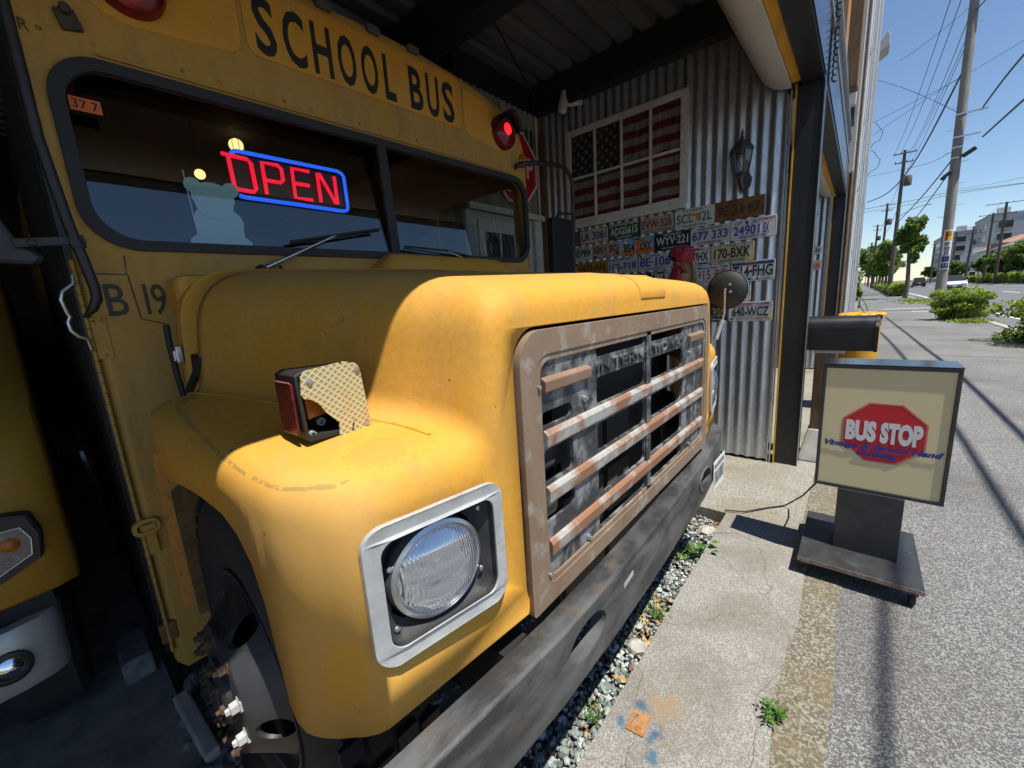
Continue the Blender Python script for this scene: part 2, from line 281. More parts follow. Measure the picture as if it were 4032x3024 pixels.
def ground_mat(name, cols, sc, stain, stain_col, cracks=False, rough=0.9, bs=0.5, speck=None, blue=False):
    mt, n, l, b = nt(name); v = coord(n, l)
    f = noise(n, l, v, sc, 5, 0.75); r = ramp(n, [(0.30, cols[0]), (0.5, cols[1]), (0.68, cols[2])]); l.new(f, r.inputs['Fac']); c = r.outputs['Color']
    if speck:
        vo = N(n, 'ShaderNodeTexVoronoi', Scale=speck[0]); l.new(v, vo.inputs['Vector'])
        rs = ramp(n, [(0.0, (0, 0, 0)), (0.55, (0, 0, 0)), (0.78, (1, 1, 1))]); 
        sepc = n.new('ShaderNodeSeparateColor'); l.new(vo.outputs['Color'], sepc.inputs[0]); l.new(sepc.outputs[0], rs.inputs['Fac'])
        c = mixc(n, l, rs.outputs['Color'], c, speck[1])
    f2 = noise(n, l, v, stain, 5, 0.6, 0.5); r2 = ramp(n, [(0.45, (0, 0, 0)), (0.72, (.8, .8, .8))]); l.new(f2, r2.inputs['Fac'])
    c = mixc(n, l, r2.outputs['Color'], c, stain_col)
    f3 = noise(n, l, v, stain * 0.55, 4, 0.6); r3 = ramp(n, [(0.5, (0, 0, 0)), (0.8, (.5, .5, .5))]); l.new(f3, r3.inputs['Fac'])
    c = mixc(n, l, r3.outputs['Color'], c, tuple(x * 0.55 for x in stain_col))
    h = f
    if cracks:
        vd = N(n, 'ShaderNodeTexNoise', Scale=5.0, Detail=5.0); l.new(v, vd.inputs['Vector'])
        va = N(n, 'ShaderNodeVectorMath', operation='MULTIPLY_ADD'); l.new(vd.outputs['Color'], va.inputs[0]); va.inputs[1].default_value = (.22, .22, 0); l.new(v, va.inputs[2])
        vo = N(n, 'ShaderNodeTexVoronoi', Scale=1.55); vo.feature = 'DISTANCE_TO_EDGE'; l.new(va.outputs[0], vo.inputs['Vector'])
        rc = ramp(n, [(0.0, (.75, .75, .75)), (0.0035, (0, 0, 0))]); l.new(vo.outputs['Distance'], rc.inputs['Fac'])
        c = mixc(n, l, rc.outputs['Color'], c, (0.12, 0.10, 0.07))
        hs = N(n, 'ShaderNodeMath', operation='SUBTRACT'); l.new(f, hs.inputs[0]); l.new(rc.outputs['Color'], hs.inputs[1]); h = hs.outputs[0]
    if blue:                                        # spilt blue paint round the rusty anchor plate
        for (px, py, sx, sy, cc) in ((-0.400, 1.05, 22, 12, (0.02, 0.08, 0.17)), (-0.465, 1.12, 18, 24, (0.02, 0.07, 0.16)), (-0.38, 0.98, 22, 13, (0.04, 0.11, 0.19)), (-0.50, 1.02, 30, 16, (0.03, 0.10, 0.18)), (-0.40, 1.17, 8, 6, (0.26, 0.18, 0.10))):
            mp = n.new('ShaderNodeMapping'); mp.vector_type = 'POINT'; mp.inputs['Location'].default_value = (-px * sx, -py * sy, 0); mp.inputs['Scale'].default_value = (sx, sy, 0)
            g = n.new('ShaderNodeNewGeometry'); l.new(g.outputs['Position'], mp.inputs['Vector'])
            ln = N(n, 'ShaderNodeVectorMath', operation='LENGTH'); l.new(mp.outputs['Vector'], ln.inputs[0])
            f9 = noise(n, l, v, 24, 5, .7); a = N(n, 'ShaderNodeMath', operation='MULTIPLY_ADD'); l.new(f9, a.inputs[0]); a.inputs[1].default_value = 2.6; l.new(ln.outputs['Value'], a.inputs[2])
            r9 = ramp(n, [(0.74, (.85, .85, .85)), (1.0, (0, 0, 0))]); sc9 = N(n, 'ShaderNodeMath', operation='MULTIPLY'); l.new(a.outputs[0], sc9.inputs[0]); sc9.inputs[1].default_value = 0.55; l.new(sc9.outputs[0], r9.inputs['Fac'])
            c = mixc(n, l, r9.outputs['Color'], c, cc)
    l.new(c, b.inputs['Base Color']); b.inputs['Roughness'].default_value = rough
    bump(n, l, b, h, bs, 0.006); return mt
ground_mat('concrete', ((0.115, 0.107, 0.095), (0.205, 0.195, 0.175), (0.33, 0.32, 0.295)), 170, 2.3, (0.125, 0.105, 0.072), cracks=True, blue=True, speck=(260, (0.34, 0.335, 0.31)))
ground_mat('concrete_apron', ((0.085, 0.077, 0.062), (0.20, 0.187, 0.155), (0.33, 0.315, 0.27)), 110, 1.5, (0.17, 0.14, 0.085), speck=(180, (0.36, 0.345, 0.305)))
ground_mat('concrete_brown', ((0.065, 0.055, 0.038), (0.115, 0.098, 0.070), (0.21, 0.187, 0.145)), 130, 3.0, (0.16, 0.125, 0.06), speck=(150, (0.27, 0.25, 0.20)))
ground_mat('asphalt_path', ((0.038, 0.037, 0.039), (0.088, 0.086, 0.087), (0.20, 0.20, 0.20)), 190, 0.7, (0.085, 0.08, 0.075), speck=(230, (0.30, 0.30, 0.295)))
ground_mat('asphalt_road', ((0.09, 0.09, 0.095), (0.12, 0.12, 0.125), (0.16, 0.16, 0.165)), 20, 0.15, (0.13, 0.13, 0.13))
ground_mat('terrain', ((0.08, 0.09, 0.05), (0.13, 0.12, 0.08), (0.16, 0.15, 0.11)), 1, 0.1, (0.12, 0.12, 0.09))

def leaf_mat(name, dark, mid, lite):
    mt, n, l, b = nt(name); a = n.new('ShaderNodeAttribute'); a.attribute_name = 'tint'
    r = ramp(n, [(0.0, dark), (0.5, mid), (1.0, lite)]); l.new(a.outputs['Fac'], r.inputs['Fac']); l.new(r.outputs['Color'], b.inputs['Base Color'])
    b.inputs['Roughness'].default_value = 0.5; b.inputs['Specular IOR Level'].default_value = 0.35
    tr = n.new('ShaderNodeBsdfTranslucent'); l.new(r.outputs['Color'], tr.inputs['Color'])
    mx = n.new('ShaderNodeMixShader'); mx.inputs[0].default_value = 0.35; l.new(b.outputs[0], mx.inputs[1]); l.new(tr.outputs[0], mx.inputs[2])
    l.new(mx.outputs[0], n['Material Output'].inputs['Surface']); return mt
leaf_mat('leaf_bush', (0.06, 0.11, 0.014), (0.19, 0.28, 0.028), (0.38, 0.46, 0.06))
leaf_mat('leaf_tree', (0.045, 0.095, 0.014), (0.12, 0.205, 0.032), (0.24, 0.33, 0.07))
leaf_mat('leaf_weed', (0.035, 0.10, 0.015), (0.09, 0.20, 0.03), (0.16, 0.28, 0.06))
leaf_mat('stone_mix', (0.10, 0.12, 0.115), (0.22, 0.25, 0.24), (0.66, 0.66, 0.65))
M['stone_mix'].node_tree.nodes['Mix Shader'].inputs[0].default_value = 0.0
cr = [nd for nd in M['stone_mix'].node_tree.nodes if nd.type == 'VALTORGB'][0].color_ramp
cr.interpolation = 'CONSTANT'
for p, c in ((0.12, (0.20, 0.24, 0.23)), (0.34, (0.14, 0.17, 0.165)), (0.5, (0.30, 0.33, 0.32)), (0.70, (0.46, 0.46, 0.45)), (0.92, (0.16, 0.09, 0.085)), (0.96, (0.36, 0.28, 0.17))):
    e = cr.elements.new(p); e.color = (*c, 1)

# ------------------------------------------------------------------ mesh helpers
ORG = {}
def tag(o, label=None, cat=None, group=None, kind=None):
    if label: o['label'] = label
    if cat: o['category'] = cat
    if group: o['group'] = group
    if kind: o['kind'] = kind
    return o
def thing(name, loc, label, cat, group=None):
    o = bpy.data.objects.new(name, None); COL.objects.link(o); o.empty_display_size = 0.1
    o.location = loc; ORG[o.name] = Vector(loc); return tag(o, label, cat, group)
def link(me, name, mats, parent, center):
    for mm in (mats if isinstance(mats, (list, tuple)) else [mats]): me.materials.append(M[mm])
    o = bpy.data.objects.new(name, me); COL.objects.link(o)
    if parent is not None: o.parent = parent; o.location = Vector(center) - ORG[parent.name]
    else: o.location = center
    ORG[o.name] = Vector(center); return o
class MB:
    def __init__(s): s.v = []; s.f = []; s.mi = []; s.cur = 0
    def add(s, vs, fs):
        k = len(s.v); s.v += [tuple(p) for p in vs]; s.f += [tuple(i + k for i in f) for f in fs]; s.mi += [s.cur] * len(fs); return s
    def mat(s, i): s.cur = i; return s
    def bx(s, x0, x1, y0, y1, z0, z1):
        vs = [(x, y, z) for x in (x0, x1) for y in (y0, y1) for z in (z0, z1)]
        return s.add(vs, [(0, 1, 3, 2), (4, 6, 7, 5), (0, 4, 5, 1), (2, 3, 7, 6), (0, 2, 6, 4), (1, 5, 7, 3)])
    def obx(s, c, size, rot):
        hx, hy, hz = (q / 2 for q in size); vs = [Vector(c) + rot @ Vector((x, y, z)) for x in (-hx, hx) for y in (-hy, hy) for z in (-hz, hz)]
        return s.add(vs, [(0, 1, 3, 2), (4, 6, 7, 5), (0, 4, 5, 1), (2, 3, 7, 6), (0, 2, 6, 4), (1, 5, 7, 3)])
    def tube(s, pts, r, n=10, cap=True):
        pts = [Vector(p) for p in pts]; rs = r if isinstance(r, (list, tuple)) else [r] * len(pts); vs = []; up = None
        for i, p in enumerate(pts):
            d = (pts[min(i + 1, len(pts) - 1)] - pts[max(i - 1, 0)]).normalized()
            if up is None: up = d.orthogonal().normalized()
            else:
                up = up - d * up.dot(d); up = up.normalized() if up.length > 1e-5 else d.orthogonal().normalized()
            q = d.cross(up)
            vs += [p + (up * math.cos(2 * math.pi * k / n) + q * math.sin(2 * math.pi * k / n)) * rs[i] for k in range(n)]
        fs = [(i * n + k, i * n + (k + 1) % n, (i + 1) * n + (k + 1) % n, (i + 1) * n + k) for i in range(len(pts) - 1) for k in range(n)]
        if cap: fs += [tuple(range(n - 1, -1, -1)), tuple((len(pts) - 1) * n + k for k in range(n))]
        return s.add(vs, fs)
    def lathe(s, prof, o, axis, n=24, closed=False):
        """prof: (radius, height along axis)"""
        a = Vector(axis).normalized(); u = a.orthogonal().normalized(); w = a.cross(u); o = Vector(o); vs = []
        for (r, h) in prof: vs += [o + a * h + (u * math.cos(2 * math.pi * k / n) + w * math.sin(2 * math.pi * k / n)) * r for k in range(n)]
        fs = [(i * n + k, i * n + (k + 1) % n, (i + 1) * n + (k + 1) % n, (i + 1) * n + k) for i in range(len(prof) - 1) for k in range(n)]
        if prof[0][0] > 1e-6 and not closed: fs.append(tuple(range(n - 1, -1, -1)))
        if prof[-1][0] > 1e-6 and not closed: fs.append(tuple((len(prof) - 1) * n + k for k in range(n)))
        return s.add(vs, fs)
    def prism(s, outer, holes, d0, d1, fn, caps=(True, True)):
        """outer/holes 2D loops extruded between d0 and d1; fn(u,v,d) -> xyz"""
        loops = [outer] + list(holes); flat = [p for lp in loops for p in lp]
        tri = tessellate_polygon([[Vector((p[0], p[1], 0)) for p in lp] for lp in loops]); k = len(flat)
        vs = [fn(p[0], p[1], d0) for p in flat] + [fn(p[0], p[1], d1) for p in flat]; fs = []
        if caps[0]: fs += [tuple(t) for t in tri]
        if caps[1]: fs += [(t[2] + k, t[1] + k, t[0] + k) for t in tri]
        b0 = 0
        for lp in loops:
            m_ = len(lp); fs += [(b0 + i, b0 + (i + 1) % m_, b0 + (i + 1) % m_ + k, b0 + i + k) for i in range(m_)]; b0 += m_
        return s.add(vs, fs)
    def grid(s, rows, close=False):
        nv = len(rows[0]); vs = [p for r in rows for p in r]; w = nv if close else nv - 1
        return s.add(vs, [(i * nv + j, i * nv + (j + 1) % nv, (i + 1) * nv + (j + 1) % nv, (i + 1) * nv + j) for i in range(len(rows) - 1) for j in range(w)])
    def build(s, name, mats, parent=None, smooth=None, bevel=0, center=None, fix=True):
        me = bpy.data.meshes.new(name); a = np.array(s.v, float)
        c = Vector(((a[:, 0].min() + a[:, 0].max()) / 2, (a[:, 1].min() + a[:, 1].max()) / 2, (a[:, 2].min() + a[:, 2].max()) / 2)) if center is None else Vector(center)
        me.from_pydata([tuple(p) for p in (a - np.array(c))], [], s.f)
        o = link(me, name, mats, parent, c)
        if len(me.materials) > 1: me.polygons.foreach_set('material_index', s.mi)
        if fix:
            bm = bmesh.new(); bm.from_mesh(me); bmesh.ops.recalc_face_normals(bm, faces=bm.faces); bm.to_mesh(me); bm.free()
        if smooth:
            me.polygons.foreach_set('use_smooth', [True] * len(me.polygons)); me.set_sharp_from_angle(angle=math.radians(smooth))
        if bevel:
            bv = o.modifiers.new('bevel', 'BEVEL'); bv.width = bevel; bv.segments = 2; bv.limit_method = 'ANGLE'; bv.angle_limit = math.radians(40)
        return o
def rrect(u0, u1, v0, v1, r, n=6):
    out = []
    for (cu, cv, a0) in ((u1 - r, v1 - r, 0), (u0 + r, v1 - r, 90), (u0 + r, v0 + r, 180), (u1 - r, v0 + r, 270)):
        for k in range(n + 1):
            a = math.radians(a0 + 90 * k / n); out.append((cu + r * math.cos(a), cv + r * math.sin(a)))
    return out
def circ(cu, cv, r, n=24, ratio=1.0): return [(cu + r * math.cos(2 * math.pi * k / n), cv + r * ratio * math.sin(2 * math.pi * k / n)) for k in range(n)]
FX = lambda u, v, d: (d, u, v)            # u=y v=z, depth along x
FY = lambda u, v, d: (u, d, v)            # u=x v=z, depth along y
FZ = lambda u, v, d: (u, v, d)
def fillet(pts, radii, seg=6):
    """open polyline with rounded inner corners; same vertex count for same input size"""
    out = [Vector((*pts[0], 0))]
    for i in range(1, len(pts) - 1):
        p = Vector((*pts[i], 0)); a = Vector((*pts[i - 1], 0)) - p; b = Vector((*pts[i + 1], 0)) - p
        la, lb = a.length, b.length; a.normalize(); b.normalize(); ang = a.angle(b); r = radii[i - 1]
        t = min(r / max(math.tan(ang / 2), 1e-4), la * .48, lb * .48)
        p0, p1 = p + a * t, p + b * t
        for k in range(seg + 1):
            q = k / seg; out.append(p0 * (1 - q) ** 2 + p * 2 * q * (1 - q) + p1 * q * q)
    out.append(Vector((*pts[-1], 0))); return [(v_.x, v_.y) for v_ in out]
def lettering(name, s, mat, parent, o, ux, uz, w, h, depth=0.001, off=0.0, shear=0.0, keep=False, label=None):
    """text mesh fitted into the box o + [0,w]*ux + [0,h]*uz, raised by depth"""
    cu = bpy.data.curves.new('tmp_text', 'FONT'); cu.body = s; cu.size = 1.0; cu.extrude = 0.5; cu.offset = off; cu.shear = shear; cu.resolution_u = 3
    to = bpy.data.objects.new('tmp_text', cu); COL.objects.link(to)
    dg = bpy.context.evaluated_depsgraph_get(); me = bpy.data.meshes.new_from_object(to.evaluated_get(dg)); bpy.data.objects.remove(to); bpy.data.curves.remove(cu)
    k = len(me.vertices); a = np.zeros(k * 3); me.vertices.foreach_get('co', a); a = a.reshape(-1, 3)
    lo, hi = a.min(0), a.max(0); a = (a - lo) / np.maximum(hi - lo, 1e-6)
    if keep:
        asp = (hi[0] - lo[0]) / (hi[1] - lo[1]); w2 = min(w, h * asp); o = Vector(o) + Vector(ux) * (w - w2) / 2; w = w2
    ux = np.array(ux, float); uz = np.array(uz, float); nn = np.cross(ux, uz)
    P = np.array(o, float) + a[:, :1] * w * ux + a[:, 1:2] * h * uz + (a[:, 2:3]) * depth * nn
    c = (P.min(0) + P.max(0)) / 2; me.vertices.foreach_set('co', (P - c).ravel()); me.materials.clear(); me.name = name
    ob = link(me, name, mat, parent, Vector(c))
    if label: ob['label'] = label
    return ob
def boolean_cut(o, cutter):
    md = o.modifiers.new('cut', 'BOOLEAN'); md.object = cutter; md.operation = 'DIFFERENCE'; md.solver = 'EXACT'
    dg = bpy.context.evaluated_depsgraph_get(); me = bpy.data.meshes.new_from_object(o.evaluated_get(dg)); o.modifiers.clear(); o.data = me
    bpy.data.objects.remove(cutter)
def quads(name, P, tint, mat, parent=None):
    """P: (n,4,3) float array of quads with a per-quad tint"""
    n_ = len(P); me = bpy.data.meshes.new(name); c = P.reshape(-1, 3).mean(0)
    me.vertices.add(n_ * 4); me.vertices.foreach_set('co', (P.reshape(-1, 3) - c).ravel())
    me.loops.add(n_ * 4); me.loops.foreach_set('vertex_index', np.arange(n_ * 4)); me.polygons.add(n_)
    me.polygons.foreach_set('loop_start', np.arange(n_) * 4); me.polygons.foreach_set('loop_total', np.full(n_, 4))
    at = me.attributes.new('tint', 'FLOAT', 'FACE'); at.data.foreach_set('value', np.asarray(tint, float)); me.update(); me.validate()
    return link(me, name, mat, parent, Vector(c))
def leaf_quads(C, size, rng, up=0.35, aspect=0.55):
    """folded leaf-shaped quads (a diamond) at centres C"""
    n_ = len(C); d = rng.normal(size=(n_, 3)); d /= np.linalg.norm(d, axis=1)[:, None]
    nr = rng.normal(size=(n_, 3)); nr[:, 2] += up * 3; nr -= d * (nr * d).sum(1)[:, None]; nr /= np.linalg.norm(nr, axis=1)[:, None] + 1e-9
    w = np.cross(nr, d); s = (size * rng.uniform(.6, 1.3, n_))[:, None]
    return np.stack([C - d * s, C + w * s * aspect - nr * s * .12, C + d * s, C - w * s * aspect - nr * s * .12], 1)
# ================================================================== SETTING: ground
def sheet(name, x0, x1, y0, y1, z, mat, kind='structure', th=None):
    b = MB()
    if th: b.bx(x0, x1, y0, y1, z - th, z)
    else: b.add([(x0, y0, z), (x1, y0, z), (x1, y1, z), (x0, y1, z)], [(0, 1, 2, 3)])
    o = b.build(name, mat, fix=bool(th)); return tag(o, kind=kind)
sheet('terrain', -400, 500, -300, 1400, -0.16, 'terrain')
sheet('road', 3.05, 14.6, -60, 900, -0.10, 'asphalt_road')
sheet('far_pavement', 14.9, 19.0, -60, 900, 0.0, 'asphalt_path', th=.14)
sheet('asphalt_pavement', 0.015, 2.9, -12, 700, 0.0, 'asphalt_path', th=.14)
sheet('kerb', 2.9, 3.05, -12, 700, 0.02, 'kerb_stone', th=.16)
sheet('far_kerb', 14.6, 14.9, -60, 900, 0.02, 'kerb_stone', th=.16)
b = MB(); ys = np.linspace(-6, 30, 520); b.prism([(-.16, y) for y in ys] + [(.030 + .006 * math.sin(y * 9) + random.uniform(-.006, .006), y) for y in ys[::-1]], [], -.2, .0035, FZ); tag(b.build('edge_strip', 'concrete_brown'), kind='structure')
sheet('neighbour_verge', -3.0, -0.105, 9.0, 700, -0.004, 'concrete_apron', th=.15)
sheet('shop_apron', -2.62, -0.105, 2.65, 9.0, -0.002, 'concrete_apron', th=.2)
# poured concrete border with a slightly ragged outer edge
b = MB(); ys = np.linspace(-6, 2.65, 175); L = []; R = []
for i, y in enumerate(ys):
    e = -0.108 + 0.012 * math.sin(y * 7.3) + random.uniform(-.007, .007); L.append((-0.548 + random.uniform(-.002, .002), y)); R.append((e, y))
b.prism(L + R[::-1], [], -0.2, 0.006, FZ); tag(b.build('concrete_border', 'concrete'), kind='structure')
sheet('shop_floor', -7.0, -1.45, -5.0, 0.10, 0.0, 'floor_dark', th=.2)
sheet('gravel_bed', -7.0, -0.548, -5.0, 2.65, -0.105, 'soil', th=.05)
# painted road lines
b = MB()
for (x, w) in ((3.95, .14), (14.1, .14)): b.add([(x, -40, -.096), (x + w, -40, -.096), (x + w, 600, -.096), (x, 600, -.096)], [(0, 1, 2, 3)])
for i in range(40): b.add([(9.0, 8 + i * 10, -.096), (9.14, 8 + i * 10, -.096), (9.14, 13 + i * 10, -.096), (9.0, 13 + i * 10, -.096)], [(0, 1, 2, 3)])
tag(b.build('road_marking', 'road_paint', fix=False), kind='structure')
b = MB()
for y, x0, x1 in ((24.85, 1.75, 2.9), (27.6, 0.9, 2.9)): b.add([(x0, y, .004), (x1, y, .004), (x1, y + .18, .004), (x0, y + .18, .004)], [(0, 1, 2, 3)])
tag(b.build('pavement_marking', 'road_paint', fix=False), kind='structure')
b = MB()
for y in (10.6, 13.2, 17.1, 23.0, 31.5): b.add([(0.04, y, .003), (2.9, y - .25, .003), (2.9, y - .22, .003), (.04, y + .03, .003)], [(0, 1, 2, 3)])
tag(b.build('pavement_joint', 'soil', fix=False), kind='structure')

# ================================================================== SHOP BUILDING
def corr(b, u0, u1, z0, z1, place, pitch=0.0762, amp=0.010, per=8):
    n_ = max(8, int((u1 - u0) / pitch * per)); us = [u0 + (u1 - u0) * i / n_ for i in range(n_ + 1)]
    b.grid([[place(u, z, amp * math.sin(2 * math.pi * u / pitch)) for z in (z0, z1)] for u in us]); return b
shop = thing('shop_building', (-1.5, 1.5, 0), 'black steel-framed shop building whose corrugated bay shelters the school bus', 'building')
wall = MB().bx(-2.66, -0.49, 3.72, 3.80, 0.0, 3.46).build('far_wall', 'ceiling_black', shop)
for i, (x0, x1) in enumerate(((-2.56, -1.88), (-1.87, -1.19), (-1.18, -0.49))):
    dy = 0.004 * (i % 2); corr(MB(), x0, x1, 0.02, 3.22, lambda u, z, a, dy=dy: (u, 3.684 + dy + a, z)).build('corrugated_sheet', 'galvanised', wall, smooth=60)
bw = MB().bx(-2.74, -2.66, 2.56, 3.72, 0, 3.46).build('back_wall', 'ceiling_black', shop)
corr(MB(), 2.57, 3.66, 2.27, 3.12, lambda u, z, a: (-2.62 + a, u, z)).build('corrugated_sheet', 'old_corrugated', bw, smooth=60)
corr(MB(), 2.57, 3.66, 3.05, 3.2, lambda u, z, a: (-2.59 + a, u, z)).build('corrugated_sheet', 'old_corrugated', bw, smooth=60)
MB().bx(-2.60, -2.56, 2.57, 3.66, 2.22, 2.27).build('rail', 'white_trim', bw)
MB().bx(-2.655, -2.62, 2.57, 3.66, 0, 2.22).build('panel', 'wall_grey', bw)
MB().bx(-2.615, -2.58, 3.50, 3.62, 0, 2.215).build('frame_post', 'white_trim', bw)
MB().tube([(-2.585, 3.60, 0.3), (-2.585, 3.60, 3.18)], .012, 8).build('conduit', 'white_trim', bw)
MB().bx(-2.62, -2.545, 3.655, 3.70, 0, 3.2).build('corner_angle', 'plank_brown', shop)
MB().bx(-7.1, -2.67, 3.72, 3.80, 0, 3.54).build('inner_wall', 'wall_grey', shop)
dw = MB().bx(-2.619, -2.600, 2.70, 3.46, 0, 2.16).build('shop_door', 'white_trim', bw)
for i in range(3):
    for (z0_, z1_) in ((1.20, 1.62), (1.68, 2.05)): MB().bx(-2.5995, -2.595, 2.78 + i * .215, 2.96 + i * .215, z0_, z1_).build('pane', 'window_dark', dw)
# roof deck with trapezoid ribs running along the street
prof = []; x = -7.0
while x < -0.5:
    prof += [(x, 3.45), (x + .10, 3.45), (x + .125, 3.51), (x + .165, 3.51)]; x += .19
b = MB(); b.grid([[(px, y, pz) for (px, pz) in prof] for y in (-5.0, 3.74)]); b.build('roof_deck', 'ceiling_deck', shop)
MB().bx(-7.1, -0.28, -5.0, 9.4, 3.54, 3.64).build('roof_slab', 'ceiling_black', shop)
for (x0, x1, y0, y1, z0, z1) in ((-2.6, -.5, 3.56, 3.675, 3.2, 3.446), (-7, -.55, 2.12, 2.29, 3.18, 3.446), (-7, -2.62, 2.57, 3.7, 2.9, 3.446)):
    MB().bx(x0, x1, y0, y1, z0, z1).build('roof_beam', 'ceiling_black', shop)
MB().tube([(-2.05, 2.30, 3.40), (-2.50, 3.56, 3.24)], .008, 6).build('brace_rod', 'ceiling_black', shop)
MB().bx(-7.1, -7.0, -5, 3.7, 0, 3.54).build('rear_wall', 'ceiling_black', shop)
MB().bx(-7.0, -.5, -5.0, -4.9, 0, 3.54).build('side_wall', 'ceiling_black', shop)
# street front: posts, header, rolled awning cassette with its yellow rail
for (y0, y1) in ((3.70, 3.86), (8.46, 8.62), (-4.9, -4.74)):
    p = MB().bx(-.437, -.300, y0, y1, 0, 2.735).bx(-.300, -.286, y0 - .005, y1, 0, 2.735).build('steel_post', 'steel_black', shop, bevel=.003)
    MB().bx(-.2855, -.281, y0 - .008, y0 + .004, 0, 2.735).build('edge_highlight', 'bright_metal', p)  # bright strip added along the corner as the post's highlight
    MB().bx(-.446, -.4375, y0 - .022, y0 + .02, 0, 2.745).build('yellow_strip', 'trim_yellow', p)
    MB().bx(-.472, -.463, y0 - .02, y0 + .01, 0, 2.72).bx(-.490, -.482, y0 - .016, y0 + .01, 0, 2.70).build('guide_channel', 'bright_metal', p)
for (y0, y1) in ((-4.7, 3.66), (3.88, 8.42)):
    cass = [(-.95, 3.44), (-.80, 3.13), (-.668, 2.865), (-.640, 2.815), (-.612, 2.782), (-.575, 2.753), (-.53, 2.732), (-.469, 2.722), (-.469, 3.44)]
    MB().prism(cass, [], y0, y1, FY).build('awning_cassette', 'awning_white', shop, smooth=35)
    b = MB(); yy = y0 + .2
    while yy < y1: b.bx(-.468, -.412, yy, yy + .012, 2.744, 2.7455); yy += 9
    MB().bx(-.467, -.412, y0, y1 - .01, 2.746, 2.80).build('awning_rail', 'awning_yellow', shop, bevel=.004)
MB().bx(-.410, -.290, -5, 8.62, 2.736, 3.13).build('header_beam', 'steel_black', shop)
MB().bx(-.2895, -.2815, -5, 3.70, 2.75, 3.12).build('fascia_panel', 'gloss_dark', shop)
MB().bx(-.2895, -.2815, 3.88, 8.62, 2.78, 3.10).build('fascia_panel', 'gloss_dark', shop)
MB().bx(-.47, -.272, -5, 8.9, 3.131, 3.155).build('ledge', 'bright_metal', shop)
MB().bx(-.42, -.295, -5, 8.9, 3.156, 3.47).build('upper_beam', 'steel_black', shop)
MB().bx(-.294, -.268, 3.6, 8.9, 3.44, 3.47).build('ledge', 'bright_metal', shop)
MB().bx(-7.0, -.34, -5, 9.0, 3.66, 8.5).build('upper_storey', 'steel_black', shop)
for (y0, y1, x1, z0, z1, mt_) in ((5.15, 5.45, -.27, 3.48, 8.4, 'timber_orange'), (6.3, 6.5, -.20, 3.5, 8.3, 'plank_brown'), (6.9, 7.0, -.22, 3.5, 8.3, 'white_trim'), (7.4, 7.75, -.24, 3.48, 8.4, 'steel_black'), (8.2, 8.3, -.22, 3.0, 8.3, 'white_trim'), (4.6, 4.68, -.30, 3.48, 8.4, 'white_trim')):
    MB().bx(-.338, x1, y0, y1, z0, z1).build('upright_board', mt_, shop, bevel=.006)
for (y, z0) in ((4.0, 2.80), (3.95, 3.18)):
    pts = [(-.262 + .012 * math.cos(t * 1.2), y + .035 * math.sin(t * 1.2), z0 + t * .008) for t in range(48)]; MB().tube(pts, .006, 6).build('coiled_hose', 'wire_black', shop, smooth=50)
# second bay
w2 = MB().bx(-2.66, -.49, 8.46, 8.54, 0, 3.46).build('bay_wall', 'ceiling_black', shop)
corr(MB(), -2.5, -.49, .02, 3.2, lambda u, z, a: (u, 8.43 + a, z)).build('corrugated_sheet', 'galvanised', w2, smooth=60)
MB().bx(-2.70, -2.62, 3.8, 8.5, 0, 3.46).build('bay_back_wall', 'ceiling_black', shop)

# ------------------------------------------------------------------ neighbouring building, ribbed sheet facade
nb = thing('neighbour_building', (-1.5, 18, 0), 'pale ribbed metal building standing flush with the pavement beyond the shop', 'building')
MB().bx(-6, -.235, 9.02, 27.5, 0, 9.5).build('wall', 'wall_sheet', nb)
y = 9.08
while y < 27.2:
    MB().bx(-.235, -.18, y, y + .13, 0, 9.45).build('rib_panel', 'wall_sheet', nb, bevel=.02); y += .55
for z in (0.9, 1.9, 2.9, 3.9, 4.9): MB().bx(-.172, -.162, 9.05, 27.3, z, z + .02).build('joint_band', 'bright_metal', nb)
MB().tube([(-.255, 8.95, 0), (-.255, 8.95, 9)], .028, 10).build('drain_pipe', 'plank_brown', nb, smooth=50)
for (y, x1, mt_) in ((9.35, -.160, 'white_trim'), (10.1, -.150, 'galvanised'), (11.2, -.160, 'wall_sheet'), (12.8, -.145, 'white_trim'), (15.0, -.150, 'galvanised'), (18.5, -.140, 'white_trim'), (22.5, -.145, 'wall_sheet')): MB().bx(-.234, x1, y, y + .10, 0, 13.5).build('pilaster', mt_, nb, bevel=.012)
MB().tube([(-.195, 9.05, .05), (-.195, 9.05, 9)], .022, 10).build('drain_pipe', 'white_trim', nb, smooth=50)
MB().prism([(-.17, 11.25), (.02, 11.55), (.12, 11.45), (.14, 11.02), (-.17, 10.82)], [], 25.2, 26.2, FY).build('eave_box', 'wall_grey', nb, bevel=.02)
MB().bx(-6, -.24, 9.02, 27.5, 9.5, 14).build('upper_wall', 'wall_sheet', nb)
# ================================================================== SCHOOL BUS
CY = 1.34
bus = thing('school_bus', (-3.2, CY, -0.1), 'faded yellow school bus with rusty grille and snub hood, parked nose-out in the shop bay', 'bus')
TILT = lambda y: 0.016 * (y - 0.2)
UX, UZ = (0, 1, 0), (0, 0, 1)
UXr = Vector((0, 1, 0.016)).normalized()

worn('cowl_rust', (0.16, 0.095, 0.03), (0.10, 0.06, 0.022), (0.05, 0.032, 0.016), 28, .7)
